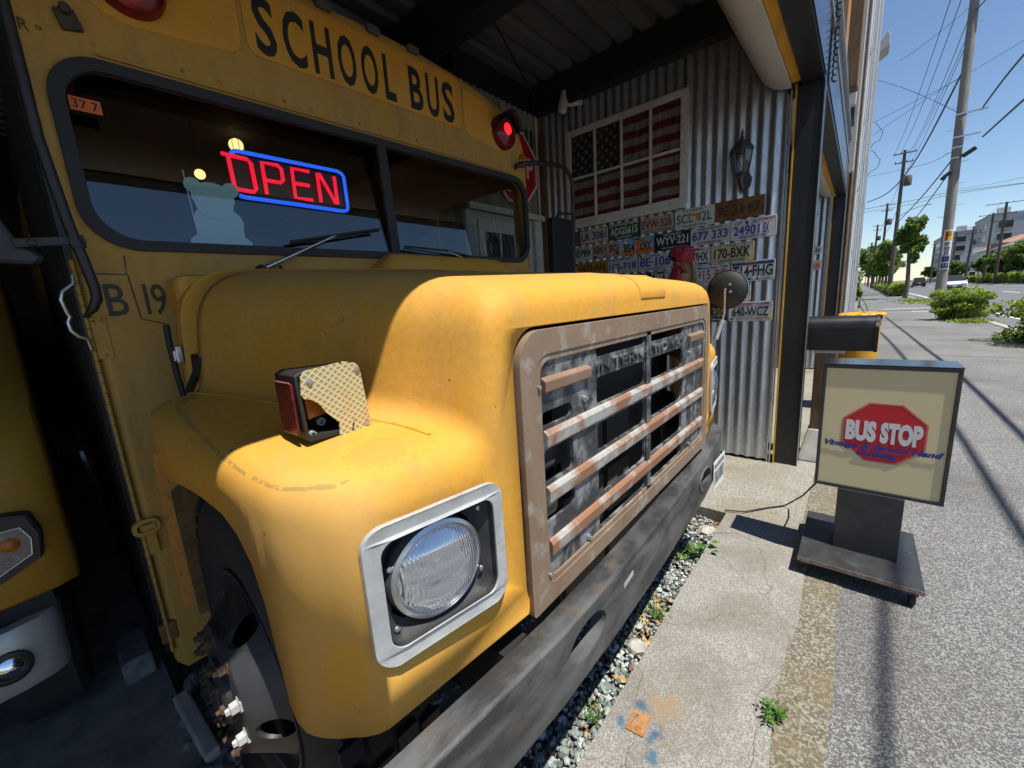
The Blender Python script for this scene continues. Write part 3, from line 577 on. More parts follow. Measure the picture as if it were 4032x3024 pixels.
# ---- hood and fenders: one moulded tilt front
def half(hu, ht, ft, fu, zb, rc, rv, rs):
    base = [(0, ht + .024), (hu - .012, ht), (hu + .035, ft + .006), (fu, ft - .012), (fu + .004, zb)]
    return fillet(base, (rc, rv, rs), 8)
ST = [  # x, hood half width, hood top, fender top, fender half width, bottom, corner radii
    (-.540, .746, 1.362, 1.062, 1.056, .660, .06, .05, .05), (-.5425, .757, 1.380, 1.082, 1.072, .660, .075, .055, .055),
    (-.550, .766, 1.400, 1.102, 1.088, .660, .09, .06, .06), (-.566, .774, 1.418, 1.120, 1.104, .660, .105, .06, .065),
    (-.592, .780, 1.433, 1.135, 1.122, .660, .12, .06, .065), (-.630, .784, 1.444, 1.146, 1.137, .660, .135, .06, .065), (-.665, .788, 1.451, 1.151, 1.146, .660, .145, .06, .065),
    (-.700, .792, 1.455, 1.154, 1.152, .661, .15, .06, .065), (-.728, .797, 1.459, 1.157, 1.156, .668, .15, .06, .065), (-.742, .800, 1.461, 1.158, 1.158, .700, .15, .06, .065), (-.752, .802, 1.463, 1.159, 1.159, .790, .15, .06, .065),
    (-.762, .804, 1.464, 1.160, 1.160, .900, .155, .06, .065), (-.785, .809, 1.466, 1.161, 1.162, .970, .155, .06, .065), (-.830, .818, 1.471, 1.164, 1.164, 1.012, .16, .06, .065),
    (-.900, .833, 1.478, 1.168, 1.166, 1.034, .16, .06, .065), (-1.05, .866, 1.495, 1.174, 1.168, 1.030, .17, .06, .07),
    (-1.20, .902, 1.512, 1.180, 1.170, 1.015, .18, .055, .07), (-1.35, .940, 1.530, 1.186, 1.172, .995, .19, .05, .07),
    (-1.47, .975, 1.543, 1.188, 1.172, .985, .20, .045, .07), (-1.53, .990, 1.550, 1.186, 1.168, .985, .21, .04, .07), (-1.565, .998, 1.553, 1.180, 1.150, .99, .21, .035, .06)]
rows = []
for s_ in ST:
    h_ = half(*s_[1:]); rows.append([(s_[0], CY + u, z) for (u, z) in h_[::-1]] + [(s_[0], CY - u, z) for (u, z) in h_[1:]])
b = MB(); b.grid(rows)
out = [(p[1], p[2]) for p in rows[0]]
HLIN = (.292, .540, .805, 1.027)
def mirr(lp): return [(2 * CY - u, v) for (u, v) in lp][::-1]
hl_hole = rrect(*HLIN, .026)
gr_hole = rrect(.630, 2.050, .6645, 1.341, .078, 8)
b.prism(out, [gr_hole, hl_hole, mirr(hl_hole)], -.540, -.5401, FX, caps=(True, False))
hood = b.build('hood', 'bus_yellow', bus, smooth=50)
bm_ = bmesh.new(); bm_.from_mesh(hood.data); bmesh.ops.remove_doubles(bm_, verts=bm_.verts, dist=.0004); bmesh.ops.recalc_face_normals(bm_, faces=bm_.faces); bm_.to_mesh(hood.data); bm_.free()
hood.data.polygons.foreach_set('use_smooth', [True] * len(hood.data.polygons)); hood.data.set_sharp_from_angle(angle=math.radians(42))
sd = hood.modifiers.new('shell', 'SOLIDIFY'); sd.thickness = .007; sd.offset = -1
# rear hood section behind the fenders, up to the cowl
rows = []
for (x, hu, ht, rc) in ((-1.545, .994, 1.550, .21), (-1.60, 1.010, 1.560, .21), (-1.655, 1.026, 1.566, .21), (-1.659, 1.0305, 1.5705, .21), (-1.665, 1.0305, 1.5705, .21), (-1.667, 1.026, 1.567, .21), (-1.76, 1.026, 1.567, .21)):
    h_ = fillet([(0, ht + .024), (hu - .012, ht), (hu + .012, 1.10), (hu + .012, .95)], (rc, .03), 8)
    rows.append([(x, CY + u, z) for (u, z) in h_[::-1]] + [(x, CY - u, z) for (u, z) in h_[1:]])
MB().grid(rows).build('hood_rear', 'bus_yellow', hood, smooth=50)
for sy in (-1, 1):
    MB().tube([(s_[0], CY - sy * (s_[1] + .035 + s_[7] * .85), s_[3] + .0035) for s_ in ST[5:]], .0035, 6).build('fender_joint', 'bus_yellow', hood, smooth=60)
# rain channel and latches along the hood's back edge
for sy in (-1, 1):
    k = MB().obx((-1.705, CY - sy * 1.040, 1.300), (.035, .018, .055), Matrix.Identity(3)).obx((-1.700, CY - sy * 1.050, 1.297), (.02, .012, .035), Matrix.Identity(3)); k.build('latch_plate', 'bright_metal', hood, bevel=.003)
    MB().obx((-1.575, CY - sy * 1.018, 1.268), (.05, .03, .06), Matrix.Rotation(.3, 3, 'Y')).tube([(-1.58, CY - sy * 1.025, 1.25), (-1.62, CY - sy * 1.035, 1.215), (-1.66, CY - sy * 1.045, 1.175)], .012, 8).build('hood_latch', 'rubber', hood, bevel=.004)
MB().tube([(-1.735, CY - 1.05, 1.40), (-1.74, CY - 1.052, 1.33), (-1.735, CY - 1.05, 1.22), (-1.70, CY - 1.05, 1.13)], .009, 8).build('hood_seal', 'rubber', hood, smooth=50)
# raised scoop boss on the hood's front edge with its arrow-shaped recess
sc_ = []
for (x, z, w0, w1) in ((-.5375, 1.385, .108, .100), (-.5370, 1.402, .112, .104), (-.546, 1.426, .112, .104), (-.572, 1.450, .108, .102), (-.61, 1.466, .10, .098), (-.65, 1.470, .10, .098)):
    sc_.append([(x - .012, 1.395 - w0 - .012, z - .02), (x, 1.395 - w0, z), (x, 1.395 + w1, z), (x - .012, 1.395 + w1 + .012, z - .02)])
MB().grid(sc_).build('hood_boss', 'bus_yellow', hood, smooth=40)
# scraped paint line across the fender and a patch of retouched paint
pts = [(-1.32, .153, 1.10), (-1.2, .158, 1.088), (-1.05, .160, 1.075), (-.92, .160, 1.062), (-.82, .161, 1.058)]
# ---- headlights
for sy in (1, -1):
    def my(y): return y if sy == 1 else 2 * CY - y
    FM = lambda u, v, d: (d, my(u), v)
    hl = MB().prism(rrect(.272, .558, .783, 1.049, .040, 8), [rrect(.300, .532, .813, 1.019, .028, 8)], -.5395, -.529, FM).build('headlight', 'bezel_silver', bus, smooth=40, bevel=.005)
    hl['label'] = 'headlight with square silver bezel, near side' if sy == 1 else 'headlight with square silver bezel, far side'
    rr_ = rrect(.302, .530, .815, 1.017, .026, 8); n_ = len(rr_); cc_ = []
    for (u, v) in rr_:
        a = math.atan2(v - .916, u - .416); cc_.append((.412 + .104 * math.cos(a), .916 + .104 * math.sin(a)))
    b = MB(); b.grid([[FM(u, v, -.532) for (u, v) in rr_], [FM(u, v, -.545) for (u, v) in rr_], [FM(u * .35 + c_[0] * .65, v * .35 + c_[1] * .65, -.566) for (u, v), c_ in zip(rr_, cc_)], [FM(*c_, -.570) for c_ in cc_], [FM(*c_, -.66) for c_ in cc_]], close=True)
    b.build('bucket', 'sealed_black', hl, smooth=35)
    o_ = (-.560, my(.412), .916)
    MB().lathe([(.093, -.03), (.0955, .0), (.094, .012), (.087, .016), (.084, .010), (.084, -.03)], o_, (1, 0, 0), 48).build('retaining_ring', 'bright_metal', hl, smooth=50)
    MB().lathe([(.0, .038), (.02, .0375), (.045, .034), (.066, .027), (.079, .018), (.085, .008)], o_, (1, 0, 0), 48).build('lens', 'lens_glass', hl, smooth=80)
    MB().lathe([(.0, -.055), (.02, -.053), (.05, -.04), (.072, -.02), (.083, .004)], o_, (1, 0, 0), 40).build('reflector', 'reflector', hl, smooth=80)
    MB().lathe([(.0, .012), (.012, .010), (.013, -.05), (.0, -.052)], (o_[0], o_[1], o_[2] + .004), (1, 0, 0), 14).build('bulb_shield', 'bright_metal', hl, smooth=60)
    for (u, v) in ((.322, .835), (.322, .955), (.512, .995), (.508, .862)):
        MB().lathe([(.0, .004), (.005, .003), (.006, 0)], (-.554, my(u), v), (1, 0, 0), 10).build('screw', 'bright_metal', hl, smooth=60)
# ---- grille
outer = []
for (cu, cv, a0, r) in ((2.042 - .075, 1.333 - .075, 0, .075), (.638 + .075, 1.333 - .075, 90, .075), (.638 + .012, .658 + .012, 180, .012), (2.042 - .012, .658 + .012, 270, .012)):
    for k in range(9): a = math.radians(a0 + 90 * k / 8); outer.append((cu + r * math.cos(a), cv + r * math.sin(a)))
inner = rrect(.695, 1.985, .706, 1.278, .045, 8)
grille = MB().prism(outer, [inner], -.553, -.528, FX).build('grille', 'grille_frame', bus, smooth=40, bevel=.012)
MB().prism(rrect(.690, 1.990, .700, 1.284, .045, 8), [rrect(.712, 1.968, .722, 1.262, .035, 8)], -.545, -.531, FX).build('inner_lip', 'grille_frame', grille, smooth=40, bevel=.006)
holes = []
for (z0, z1) in ((1.236, 1.276), (1.103, 1.180), (.966, 1.048), (.830, .910), (.726, .768)):
    holes += [rrect(.976, 1.306, z0, z1 - (.004 if z1 > 1.27 else 0), .014, 3), rrect(1.357, 1.694, z0, z1 - (.004 if z1 > 1.27 else 0), .014, 3)]
for (z0, z1) in ((1.108, 1.143), (.968, 1.050), (.866, .913)): holes.append(rrect(.718, .846, z0, z1, .014, 3))
MB().prism(rrect(.692, 1.988, .702, 1.282, .045, 8), holes, -.546, -.537, FX).build('panel', 'grille_black', grille, bevel=.0025)
MB().bx(-.5365, -.531, 1.312, 1.350, .71, 1.277).build('centre_rib', 'grille_black', grille, bevel=.002)
for (z0, z1) in ((1.056, 1.096), (.916, .957), (.776, .818)):
    MB().prism([(-.540, z0 - .006), (-.527, z0 + .003), (-.5245, z1 - .008), (-.530, z1), (-.540, z1 + .004)], [], .722, 1.966, FY).build('bar', 'grille_bar', grille, bevel=.0025)
for (y0, y1) in ((.722, .930), (1.757, 1.962)):
    MB().prism([(-.540, 1.184), (-.525, 1.190), (-.523, 1.217), (-.540, 1.226)], [], y0, y1, FY).build('short_bar', 'grille_tan', grille, bevel=.003)
lettering('lettering', 'INTERNATIONAL', 'grille_black', grille, (-.5368, .972, 1.192), UX, UZ, .725, .034, .007, off=.012)
for (y, z) in ((.703, 1.206), (.906, 1.138), (1.781, 1.144), (1.976, 1.208), (1.794, .734), (.908, .734), (.711, .734)):
    MB().lathe([(.0, .014), (.005, .013), (.0055, .007), (.010, .006), (.010, 0)], (-.538, y, z), (1, 0, 0), 12).build('bolt', 'bright_metal', grille, smooth=50)
rad = MB().bx(-.74, -.66, .93, 1.78, .30, 1.30).build('radiator', 'ceiling_black', bus)
simple('fins', (0.11, 0.10, 0.085), .6, .3, .2, 10, 0)
mt = M['fins']; n, l = mt.node_tree.nodes, mt.node_tree.links; b_ = n['Principled BSDF']; v = coord(n, l)
wv = N(n, 'ShaderNodeTexWave', Scale=60.0, Distortion=2.0); wv.bands_direction = 'Z'; wv.inputs['Detail Scale'].default_value = 8; l.new(v, wv.inputs['Vector']); bump(n, l, b_, wv.outputs['Fac'], 1.0, .006)
for (y0, y1) in ((.95, 1.21), (1.245, 1.42)):
    for (z0, z1) in ((.30, .60), (.62, .79), (.81, .98)):
        MB().prism(rrect(y0, y1, z0, z1, .012, 3), [], -.659, -.648, FX).build('core', 'fins', rad)
MB().bx(-.72, -.60, .70, .92, .95, 1.02).bx(-.72, -.60, .70, .88, .80, .86).build('duct', 'bumper_black', bus, bevel=.01)
MB().tube([(-.62, 1.52, .98), (-.62, 1.53, .86), (-.62, 1.52, .80)], .012, 8).build('hose', 'bright_metal', bus)
MB().bx(-1.6, -.76, .55, 2.15, .45, 1.35).build('engine_block', 'ceiling_black', bus)
# the fender faces sweep back slightly towards the outside
def sweep(o, fade):
    oy, ox = ORG[o.name].y, ORG[o.name].x
    for vtx in o.data.vertices:
        u = abs(vtx.co.y + oy - CY)
        if u > .76:
            w_ = min(1, max(0, (vtx.co.x + ox + .70) / .14)) if fade else 1
            vtx.co.x -= .5 * (u - .76) ** 2 * w_
sweep(hood, True)
for o_ in list(bus.children):
    if o_.name.startswith('headlight'):
        sweep(o_, False)
        for c_ in o_.children: sweep(c_, False)
# ---- bumper
path = [(.10, -.62), (.115, -.56), (.14, -.525), (.19, -.508), (.25, -.501), (.324, -.496), (.44, -.487), (.665, -.471), (.90, -.467), (1.2, -.469), (1.43, -.475), (1.70, -.485), (1.94, -.494), (2.10, -.507), (2.26, -.521), (2.40, -.540), (2.49, -.572), (2.54, -.62), (2.555, -.70)]
ZT, ZB = .624, .418
po = [(-.064, ZT), (-.012, ZT), (-.005, ZT - .002), (-.001, ZT - .006), (0, ZT - .013), (0, ZB + .018), (-.003, ZB + .008), (-.012, ZB), (-.055, ZB)]
pi_ = [(-.055, ZB + .006), (-.014, ZB + .006), (-.007, ZB + .02), (-.007, ZT - .024), (-.012, ZT - .008), (-.020, ZT - .006), (-.064, ZT - .006)]
rows = []
for i, (y, x) in enumerate(path):
    a = Vector(path[max(i - 1, 0)]); c = Vector(path[min(i + 1, len(path) - 1)]); d = (c - a).normalized(); nx, ny = d.x, -d.y   # outward normal (x,y)
    rows.append([(x + dx * nx, y + dx * ny, z) for (dx, z) in po + pi_])
b = MB().grid(rows, close=True); k = len(po) + len(pi_); b.f += [tuple(range(k)), tuple(len(b.v) - k + i for i in range(k))[::-1]]; b.mi += [0, 0]
bumper = b.build('bumper', 'bumper_black', bus)
for cy in (.782, 1.898):
    el = circ(cy, .537, .090, 28, .56)
    cut = MB().prism(el, [], -.58, -.42, FX).build('cutter', 'bumper_black'); boolean_cut(bumper, cut)
bumper.data.polygons.foreach_set('use_smooth', [True] * len(bumper.data.polygons)); bumper.data.set_sharp_from_angle(angle=math.radians(35))
for cy in (.782, 1.898):
    xx = -.476 if cy < 1 else -.489
    MB().prism(circ(cy, .537, .094, 32, .58), [circ(cy, .537, .086, 32, .55)], xx - .03, xx + .004, FX).build('hole_rim', 'bumper_black', bumper, smooth=40, bevel=.004)
lp = MB().prism(rrect(2.085, 2.300, .392, .548, .012, 4), [], -.499, -.497, FX).build('licence_plate', 'sign_white', bumper)
lp['label'] = 'small white licence plate bolted to the bumper end'
for (z0, z1) in ((.42, .49), (.505, .53)):
    b = MB(); y = 2.10
    while y < 2.275: b.bx(-.4968, -.4962, y, y + .018, z0, z1); y += .027
    b.build('worn_figures', 'grille_black', lp)
MB().prism([(.985, .548), (1.05, .556), (1.05, .572), (.985, .564)], [], -.4675, -.4665, FX).build('sticker', 'bezel_silver', bumper)
for y in (.60, 2.08): MB().bx(-1.9, -.56, y - .04, y + .04, .40, .60).build('frame_rail', 'ceiling_black', bus)
# ---- front wheel (near) and its twin
def wheel(cy, side, name='wheel'):
    cx, cz, R_ = -1.19, .457, .505
    o = (cx, cy, cz); ax = (0, -side, 0)           # axis pointing outwards
    w = MB().lathe([(.27, -.11), (.30, -.12), (.40, -.128), (.465, -.118), (.495, -.098), (.50, -.05), (.50, .05), (.495, .098), (.465, .118), (.40, .128), (.33, .124), (.285, .112), (.27, .10)], o, ax, 72).build(name, 'tyre', bus, smooth=35)
    for k in range(44):
        a = 2 * math.pi * k / 44; c_ = Vector((math.cos(a), 0, math.sin(a))); t_ = Vector((-math.sin(a), 0, math.cos(a)))
        b = MB()
        for (p, q, off) in ((-.115, -.06, 0), (-.055, .0, .02), (.005, .06, 0), (.065, .115, .02)):
            m0 = Vector(o) + c_ * .503 + t_ * off + Vector((0, -side * (p + q) / 2, 0)); b.obx(m0, (.012, abs(q - p) - .006, .042), Matrix((c_, Vector((0, 1, 0)), t_)).transposed())
        b.build('tread_block', 'tyre', w)
    HR = lambda r_: .186 - (r_ - .165) / (.245 - .165) * .091
    def cone(u, v, d): r_ = math.hypot(u, v); return (cx + u, cy - side * (HR(r_) + d), cz + v)
    rim = MB().lathe([(.272, .06), (.281, .118), (.268, .117), (.256, .10), (.247, .093)], o, ax, 60, closed=True).lathe([(.168, .183), (.160, .188), (.0, .188)], o, ax, 40).build('rim', 'rim_black', w, smooth=40)
    hl_ = [circ(.205 * math.cos(2 * math.pi * k / 5 - .122), .205 * math.sin(2 * math.pi * k / 5 - .122), .031, 18) for k in range(5)]
    MB().prism(circ(0, 0, .248, 60), [circ(0, 0, .166, 40)] + hl_, 0, -.012, cone).build('wheel_disc', 'rim_black', rim, smooth=30)
    MB().lathe([(.262, .02), (.0, .02)], o, ax, 40).build('drum', 'ceiling_black', rim)
    for k in range(10):
        a = 2 * math.pi * (k + .5) / 10; c_ = Vector((math.cos(a), 0, math.sin(a))); p = Vector(o) + c_ * .145
        MB().lathe([(.022, .184), (.022, .189), (.0155, .191), (.015, .206), (.009, .208), (.008, .216), (.0, .217)], p, ax, 6).build('wheel_nut', 'bezel_silver' if k in (9, 0) else 'rusty_dark', rim)  # two nuts get a pale finish to look sunlit, the rest rust
    MB().lathe([(.085, .18), (.085, .198), (.075, .206), (.05, .208), (.05, .214), (.04, .217), (.0, .218)], o, ax, 24).build('hub', 'rim_black', rim, smooth=35)
    for k in range(8):
        a = 2 * math.pi * k / 8; c_ = Vector((math.cos(a), 0, math.sin(a))); MB().lathe([(.012, .19), (.012, .214), (.006, .216), (.005, .224), (0, .225)], Vector(o) + c_ * .068, ax, 6).build('hub_bolt', 'rusty_dark', rim)
    return w
wheel(.340, 1); wheel(2 * CY - .340, -1)
MB().tube([(-1.19, .45, .457), (-1.19, 2.23, .457)], .06, 12).build('axle', 'ceiling_black', bus)
# ---- body front wall (cowl), with windshield opening
zt = lambda y, z: z + TILT(y)
half_roof = [(1.215, .10), (1.215, 2.36), (1.200, 2.46), (1.160, 2.545), (1.095, 2.605), (1.00, 2.650), (.80, 2.700), (.55, 2.735), (.28, 2.755)]
def body_loop(g=1.0, dz=0.0):
    lp = [(CY - u * g, zt(CY - u * g, z + dz)) for (u, z) in half_roof] + [(CY, zt(CY, 2.760 + dz))]
    return lp + [(CY + u * g, zt(CY + u * g, z + dz)) for (u, z) in half_roof[::-1]]
WS = [(u, zt(u, v)) for (u, v) in rrect(.195, 2.500, 1.680, 2.215, .125, 10)]
XB = -1.930
face = MB(); lp = body_loop(.975, -.035); face.prism(lp, [WS], XB, XB - .03, FX, caps=(True, False))
face.grid([[(XB, *p) for p in lp], [(XB - .004, *p) for p in body_loop(.985, -.018)], [(XB - .018, *p) for p in body_loop(.996, -.005)], [(XB - .045, *p) for p in body_loop()]])
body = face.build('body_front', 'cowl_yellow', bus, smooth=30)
bk = MB()
lp = body_loop(); top = [p for p in lp if p[1] > 2.30 or p[0] < CY]
near = [(CY - 1.215, .10), (CY - 1.215, 2.38)]
# shell: roof and near side back into the shed, far side with a driver's window
roofp = [p for p in lp if p[1] > 2.2]
bk.grid([[(x, *p) for p in roofp] for x in (XB - .045, -7.4)])
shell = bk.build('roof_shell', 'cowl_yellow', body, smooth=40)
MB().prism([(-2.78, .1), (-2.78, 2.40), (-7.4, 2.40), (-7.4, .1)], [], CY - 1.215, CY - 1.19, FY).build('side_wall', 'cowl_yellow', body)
MB().bx(-3.9, -1.985, CY - 1.232, CY - 1.217, .14, 2.40).build('entry_door', 'ceiling_black', body)  # black leaf, runs on past the door and covers the yellow side wall
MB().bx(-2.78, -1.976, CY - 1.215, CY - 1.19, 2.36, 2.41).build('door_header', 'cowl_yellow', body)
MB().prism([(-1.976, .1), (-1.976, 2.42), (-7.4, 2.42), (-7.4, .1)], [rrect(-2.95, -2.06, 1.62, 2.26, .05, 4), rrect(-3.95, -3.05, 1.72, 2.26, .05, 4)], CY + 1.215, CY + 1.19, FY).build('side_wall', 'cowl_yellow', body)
MB().bx(-7.45, -7.4, CY - 1.2, CY + 1.2, .1, 2.75).build('rear_wall', 'bus_inside', body)
MB().bx(-7.4, -2.0, CY - 1.18, CY + 1.18, .85, .90).build('floor', 'bus_inside', body)
MB().bx(-2.25, -1.97, CY - 1.1, CY + 1.15, 1.30, 1.62).build('dashboard', 'bus_inside', body, bevel=.04)
MB().prism([(CY - 1.18, .9), (CY - 1.18, 2.72), (CY - .45, 2.72), (CY - .45, .9)], [], -3.9, -3.86, FX).build('partition', 'bus_inside', body)
MB().bx(-7.3, -2.0, CY - 1.0, CY + 1.0, 2.665, 2.675).build('headliner', 'bus_inside', body)
MB().tube([(-2.33 - .08 * math.sin(a), 1.95 + .21 * math.cos(a), 1.70 + .19 * math.sin(a)) for a in np.linspace(0, 2 * math.pi, 33)], .014, 8).build('steering_wheel', 'rubber', body, smooth=60)
MB().bx(-2.92, -2.80, 1.70, 2.20, 1.2, 2.02).build('driver_seat', 'bus_inside', body, bevel=.04)
for sx_ in (-3.9, -4.7, -5.5):
    for sy_ in (.40, 1.75): MB().bx(sx_ - .08, sx_, sy_, sy_ + .75, 1.2, 1.95).build('bench_seat', 'bus_inside', body, bevel=.04)
# windshield: rubber seal, two panes, centre bar
WSo = [(u, zt(u, v)) for (u, v) in rrect(.166, 2.526, 1.656, 2.244, .14, 12)]; WSi = [(u, zt(u, v)) for (u, v) in rrect(.203, 2.490, 1.690, 2.208, .115, 12)]
ws = MB().prism(WSo, [WSi], XB - .012, XB + .014, FX).build('windshield', 'rubber', body, smooth=40, bevel=.006)
for (y0, y1, nm) in ((.200, 1.325, 'near'), (1.362, 2.496, 'far')):
    MB().prism([(XB - .004, 1.684), (XB - .009, 1.684), (XB - .009 - .066, 2.25), (XB - .004 - .066, 2.25)], [], y0, y1, FY).build('pane', 'glass', ws)
MB().prism([(1.318, 1.69), (1.372, 1.69), (1.352, 2.245), (1.300, 2.245)], [], XB - .012, XB + .012, FX).build('centre_bar', 'rubber', ws, bevel=.006)
# header panels
def panel(name, lp, mat='bus_yellow', d=.006):
    return MB().prism(lp, [], XB - .004, XB + d, FX).build(name, mat, body, smooth=40, bevel=.006)
sp_ = panel('sign_panel', [(u, zt(u, v)) for (u, v) in rrect(.762, 1.920, 2.428, 2.722 - .02, .045)])
for i, (t_, y0, y1) in enumerate((('S', .798, .878), ('C', .908, 1.000), ('H', 1.030, 1.118), ('O', 1.148, 1.238), ('O', 1.266, 1.356), ('L', 1.390, 1.455), ('B', 1.545, 1.632), ('U', 1.660, 1.748), ('S', 1.774, 1.862))):
    zb = zt(y0, 2.445) ; e_ = .004 if t_ in 'SCOU' else 0
    lettering('letter', t_, 'letter_black', sp_, (XB + .0062, y0, zb - e_), UX, UZ, y1 - y0, .205 + 2 * e_, .0012, off=(.022 if t_ != 'L' else .03))
panel('lamp_panel', [(u, zt(u, v)) for (u, v) in [(.300, 2.50), (.300, 2.43), (.335, 2.395), (.40, 2.378), (.70, 2.405), (.735, 2.43), (.745, 2.48), (.745, 2.655), (.62, 2.640), (.42, 2.59)]])
panel('lamp_panel', [(u, zt(u, v)) for (u, v) in [(2.43, 2.49), (2.42, 2.43), (2.385, 2.395), (2.30, 2.378), (1.99, 2.405), (1.950, 2.43), (1.940, 2.48), (1.940, 2.66), (2.08, 2.645), (2.26, 2.60)]])
for (y, z) in ((2.290, 2.488), (.415, 2.505)):
    wlp = MB().lathe([(.102, -.01), (.100, .03), (.092, .045), (.088, .040)], (XB, y, zt(y, z)), (1, 0, 0), 36).build('warning_lamp', 'lamp_glass_red', body, smooth=50)
    MB().lathe([(.0, .07), (.04, .066), (.07, .055), (.088, .04)], (XB, y, zt(y, z)), (1, 0, 0), 30).build('lens', 'lamp_glass_red', wlp, smooth=70)
    MB().lathe([(.0, .0735), (.02, .0725), (.036, .0685)], (XB, y - .012, zt(y, z) + (.012 if y > 1 else -.038)), (1, 0, 0), 20).build('lit_core', 'lamp_red', wlp, smooth=70)
    if y > 1:
        arc = [(math.cos(math.radians(a)), math.sin(math.radians(a))) for a in range(10, 171, 10)]
        MB().grid([[(XB + dx, y + c_ * .112, zt(y, z) + s_ * .112) for (c_, s_) in arc] for dx in (0, .13)]).build('visor', 'steel_black', wlp, smooth=60).modifiers.new('t', 'SOLIDIFY').thickness = .003
        MB().lathe([(.0, -.05), (.06, -.04), (.075, 0), (.06, .05), (0, .06)], (XB - .06, y + .16, zt(y, z) + .08), (1, 0, 0), 20).build('side_lamp', 'steel_black', body, smooth=60)
for y in (1.105, 1.352, 1.590, .86):
    MB().obx((XB - .005, y, zt(y, 2.735)), (.055, .07, .034), Matrix.Identity(3)).build('marker_lamp', 'arm_brown', body, bevel=.006)
MB().lathe([(.0, .05), (.03, .04), (.045, .015), (.045, -.02)], (XB - .01, 2.50, zt(2.5, 2.36)), (1, 0, 0), 18).build('marker_lamp', 'lens_amber', body, smooth=60)
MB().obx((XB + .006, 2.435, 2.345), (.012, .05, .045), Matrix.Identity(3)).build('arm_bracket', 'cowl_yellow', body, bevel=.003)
# rivets and drip rail
for i in range(21):
    y = .183 + i * .1152
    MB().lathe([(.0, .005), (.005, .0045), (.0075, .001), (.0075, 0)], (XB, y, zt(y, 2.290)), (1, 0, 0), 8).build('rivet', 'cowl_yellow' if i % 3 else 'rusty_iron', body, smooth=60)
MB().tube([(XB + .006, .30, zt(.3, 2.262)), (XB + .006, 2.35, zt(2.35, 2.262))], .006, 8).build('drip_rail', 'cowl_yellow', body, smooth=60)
MB().tube([(XB + .0005, .136, 1.580), (XB + .0005, .248, 1.577), (XB + .0005, .253, 1.64)], .0022, 5).build('panel_seam', 'letter_faded', body)
MB().tube([(XB + .0005, .250, 1.575), (XB + .0005, .259, 1.425), (XB + .0005, .32, 1.405)], .0022, 5).build('panel_seam', 'letter_faded', body)
MB().tube([(XB + .0005, 2.500, 2.30), (XB + .0005, 2.498, 2.12), (XB + .0005, 2.515, 1.66)], .0022, 5).build('panel_seam', 'letter_faded', body)
lettering('letter', 'B', 'letter_faded', body, (XB + .0006, .180, 1.440), UX, UZ, .054, .106, .0008, off=.008)
lettering('letter', 'I9', 'letter_faded', body, (XB + .0006, .280, 1.438), UX, UZ, .060, .108, .0008, off=.008)
lettering('letter', 'R', 'letter_faded', body, (XB + .0006, .142, 2.272), UX, UZ, .022, .03, .0008)
st = MB().bx(XB - .0005, XB + .0002, .210, .283, 2.080, 2.120).build('number_sticker', 'sticker_orange', ws)
lettering('number', '37 7', 'letter_black', st, (XB + .0004, .216, 2.087), UX, UZ, .060, .026, .0004, off=.012)
# bracket, grab handle, hinge strip, latch
MB().obx((XB + .008, .252, 2.335), (.016, .05, .055), Matrix.Rotation(.25, 3, 'X')).lathe([(.014, 0), (.014, .03), (0, .031)], (XB + .012, .247, 2.355), (1, 0, 0), 10).build('mirror_bracket', 'letter_faded', body, bevel=.003)
for i in range(40):
    z = 1.62 - i * .0365
    if z > .12: MB().tube([(XB + .002, .1235, z), (XB + .002, .1235, z - .034)], .0062, 8).build('hinge_knuckle', 'cowl_yellow', body, smooth=60)
MB().bx(XB - .05, XB - .002, .112, .128, .16, 2.30).build('door_edge', 'steel_black', body)
MB().bx(XB - .14, XB - .06, .118, .127, .16, 2.30).build('door_seal', 'rubber', body)
MB().tube([(XB + .012, .116, 1.572), (XB + .018, .113, 1.545), (XB + .03, .085, 1.52), (XB + .032, .078, 1.495), (XB + .03, .084, 1.455), (XB + .026, .088, 1.442), (XB + .03, .080, 1.425), (XB + .03, .082, 1.40), (XB + .028, .095, 1.38), (XB + .022, .114, 1.370), (XB + .01, .118, 1.335)], .0055, 8).build('grab_handle', 'bright_metal', body, smooth=60)
MB().bx(XB + .0005, XB + .004, .130, .168, 1.300, 1.436).build('hinge_plate', 'cowl_yellow', body, bevel=.001)
for (y, z) in ((.138, 1.425), (.157, 1.427), (.150, 1.312)): MB().lathe([(.006, .006), (.0, .007)], (XB, y, z), (1, 0, 0), 8).build('rivet', 'rusty_iron', body)
b = MB(); lpz = rrect(.098, .176, .652, .714, .028, 6); b.prism(lpz, [rrect(.112, .164, .668, .698, .012, 6)], XB + .004, XB + .016, FX); b.bx(XB, XB + .02, .122, .162, .672, .694); b.bx(XB, XB + .016, .130, .158, .575, .655); b.build('door_latch', 'cowl_yellow', body, bevel=.003)
MB().bx(XB - .01, XB + .006, .100, .150, .205, .285).build('hinge_foot', 'rusty_plate', body, bevel=.004)
# splash-guard flange behind the wheel
MB().prism([(.158, 1.04), (.186, 1.03), (.180, .99), (.198, .965), (.198, .935), (.176, .915), (.172, .66), (.166, .55), (.152, .535), (.142, .56), (.152, .97)], [], -1.512, -1.505, FX).build('splash_flange', 'orange_flange', hood)
MB().bx(-1.76, -1.74, .205, .52, .36, 1.12).build('inner_fender', 'cowl_rust', hood)
MB().bx(XB - .01, XB + .012, .36, 2.3, .25, 1.45).build('firewall', 'cowl_yellow', body)
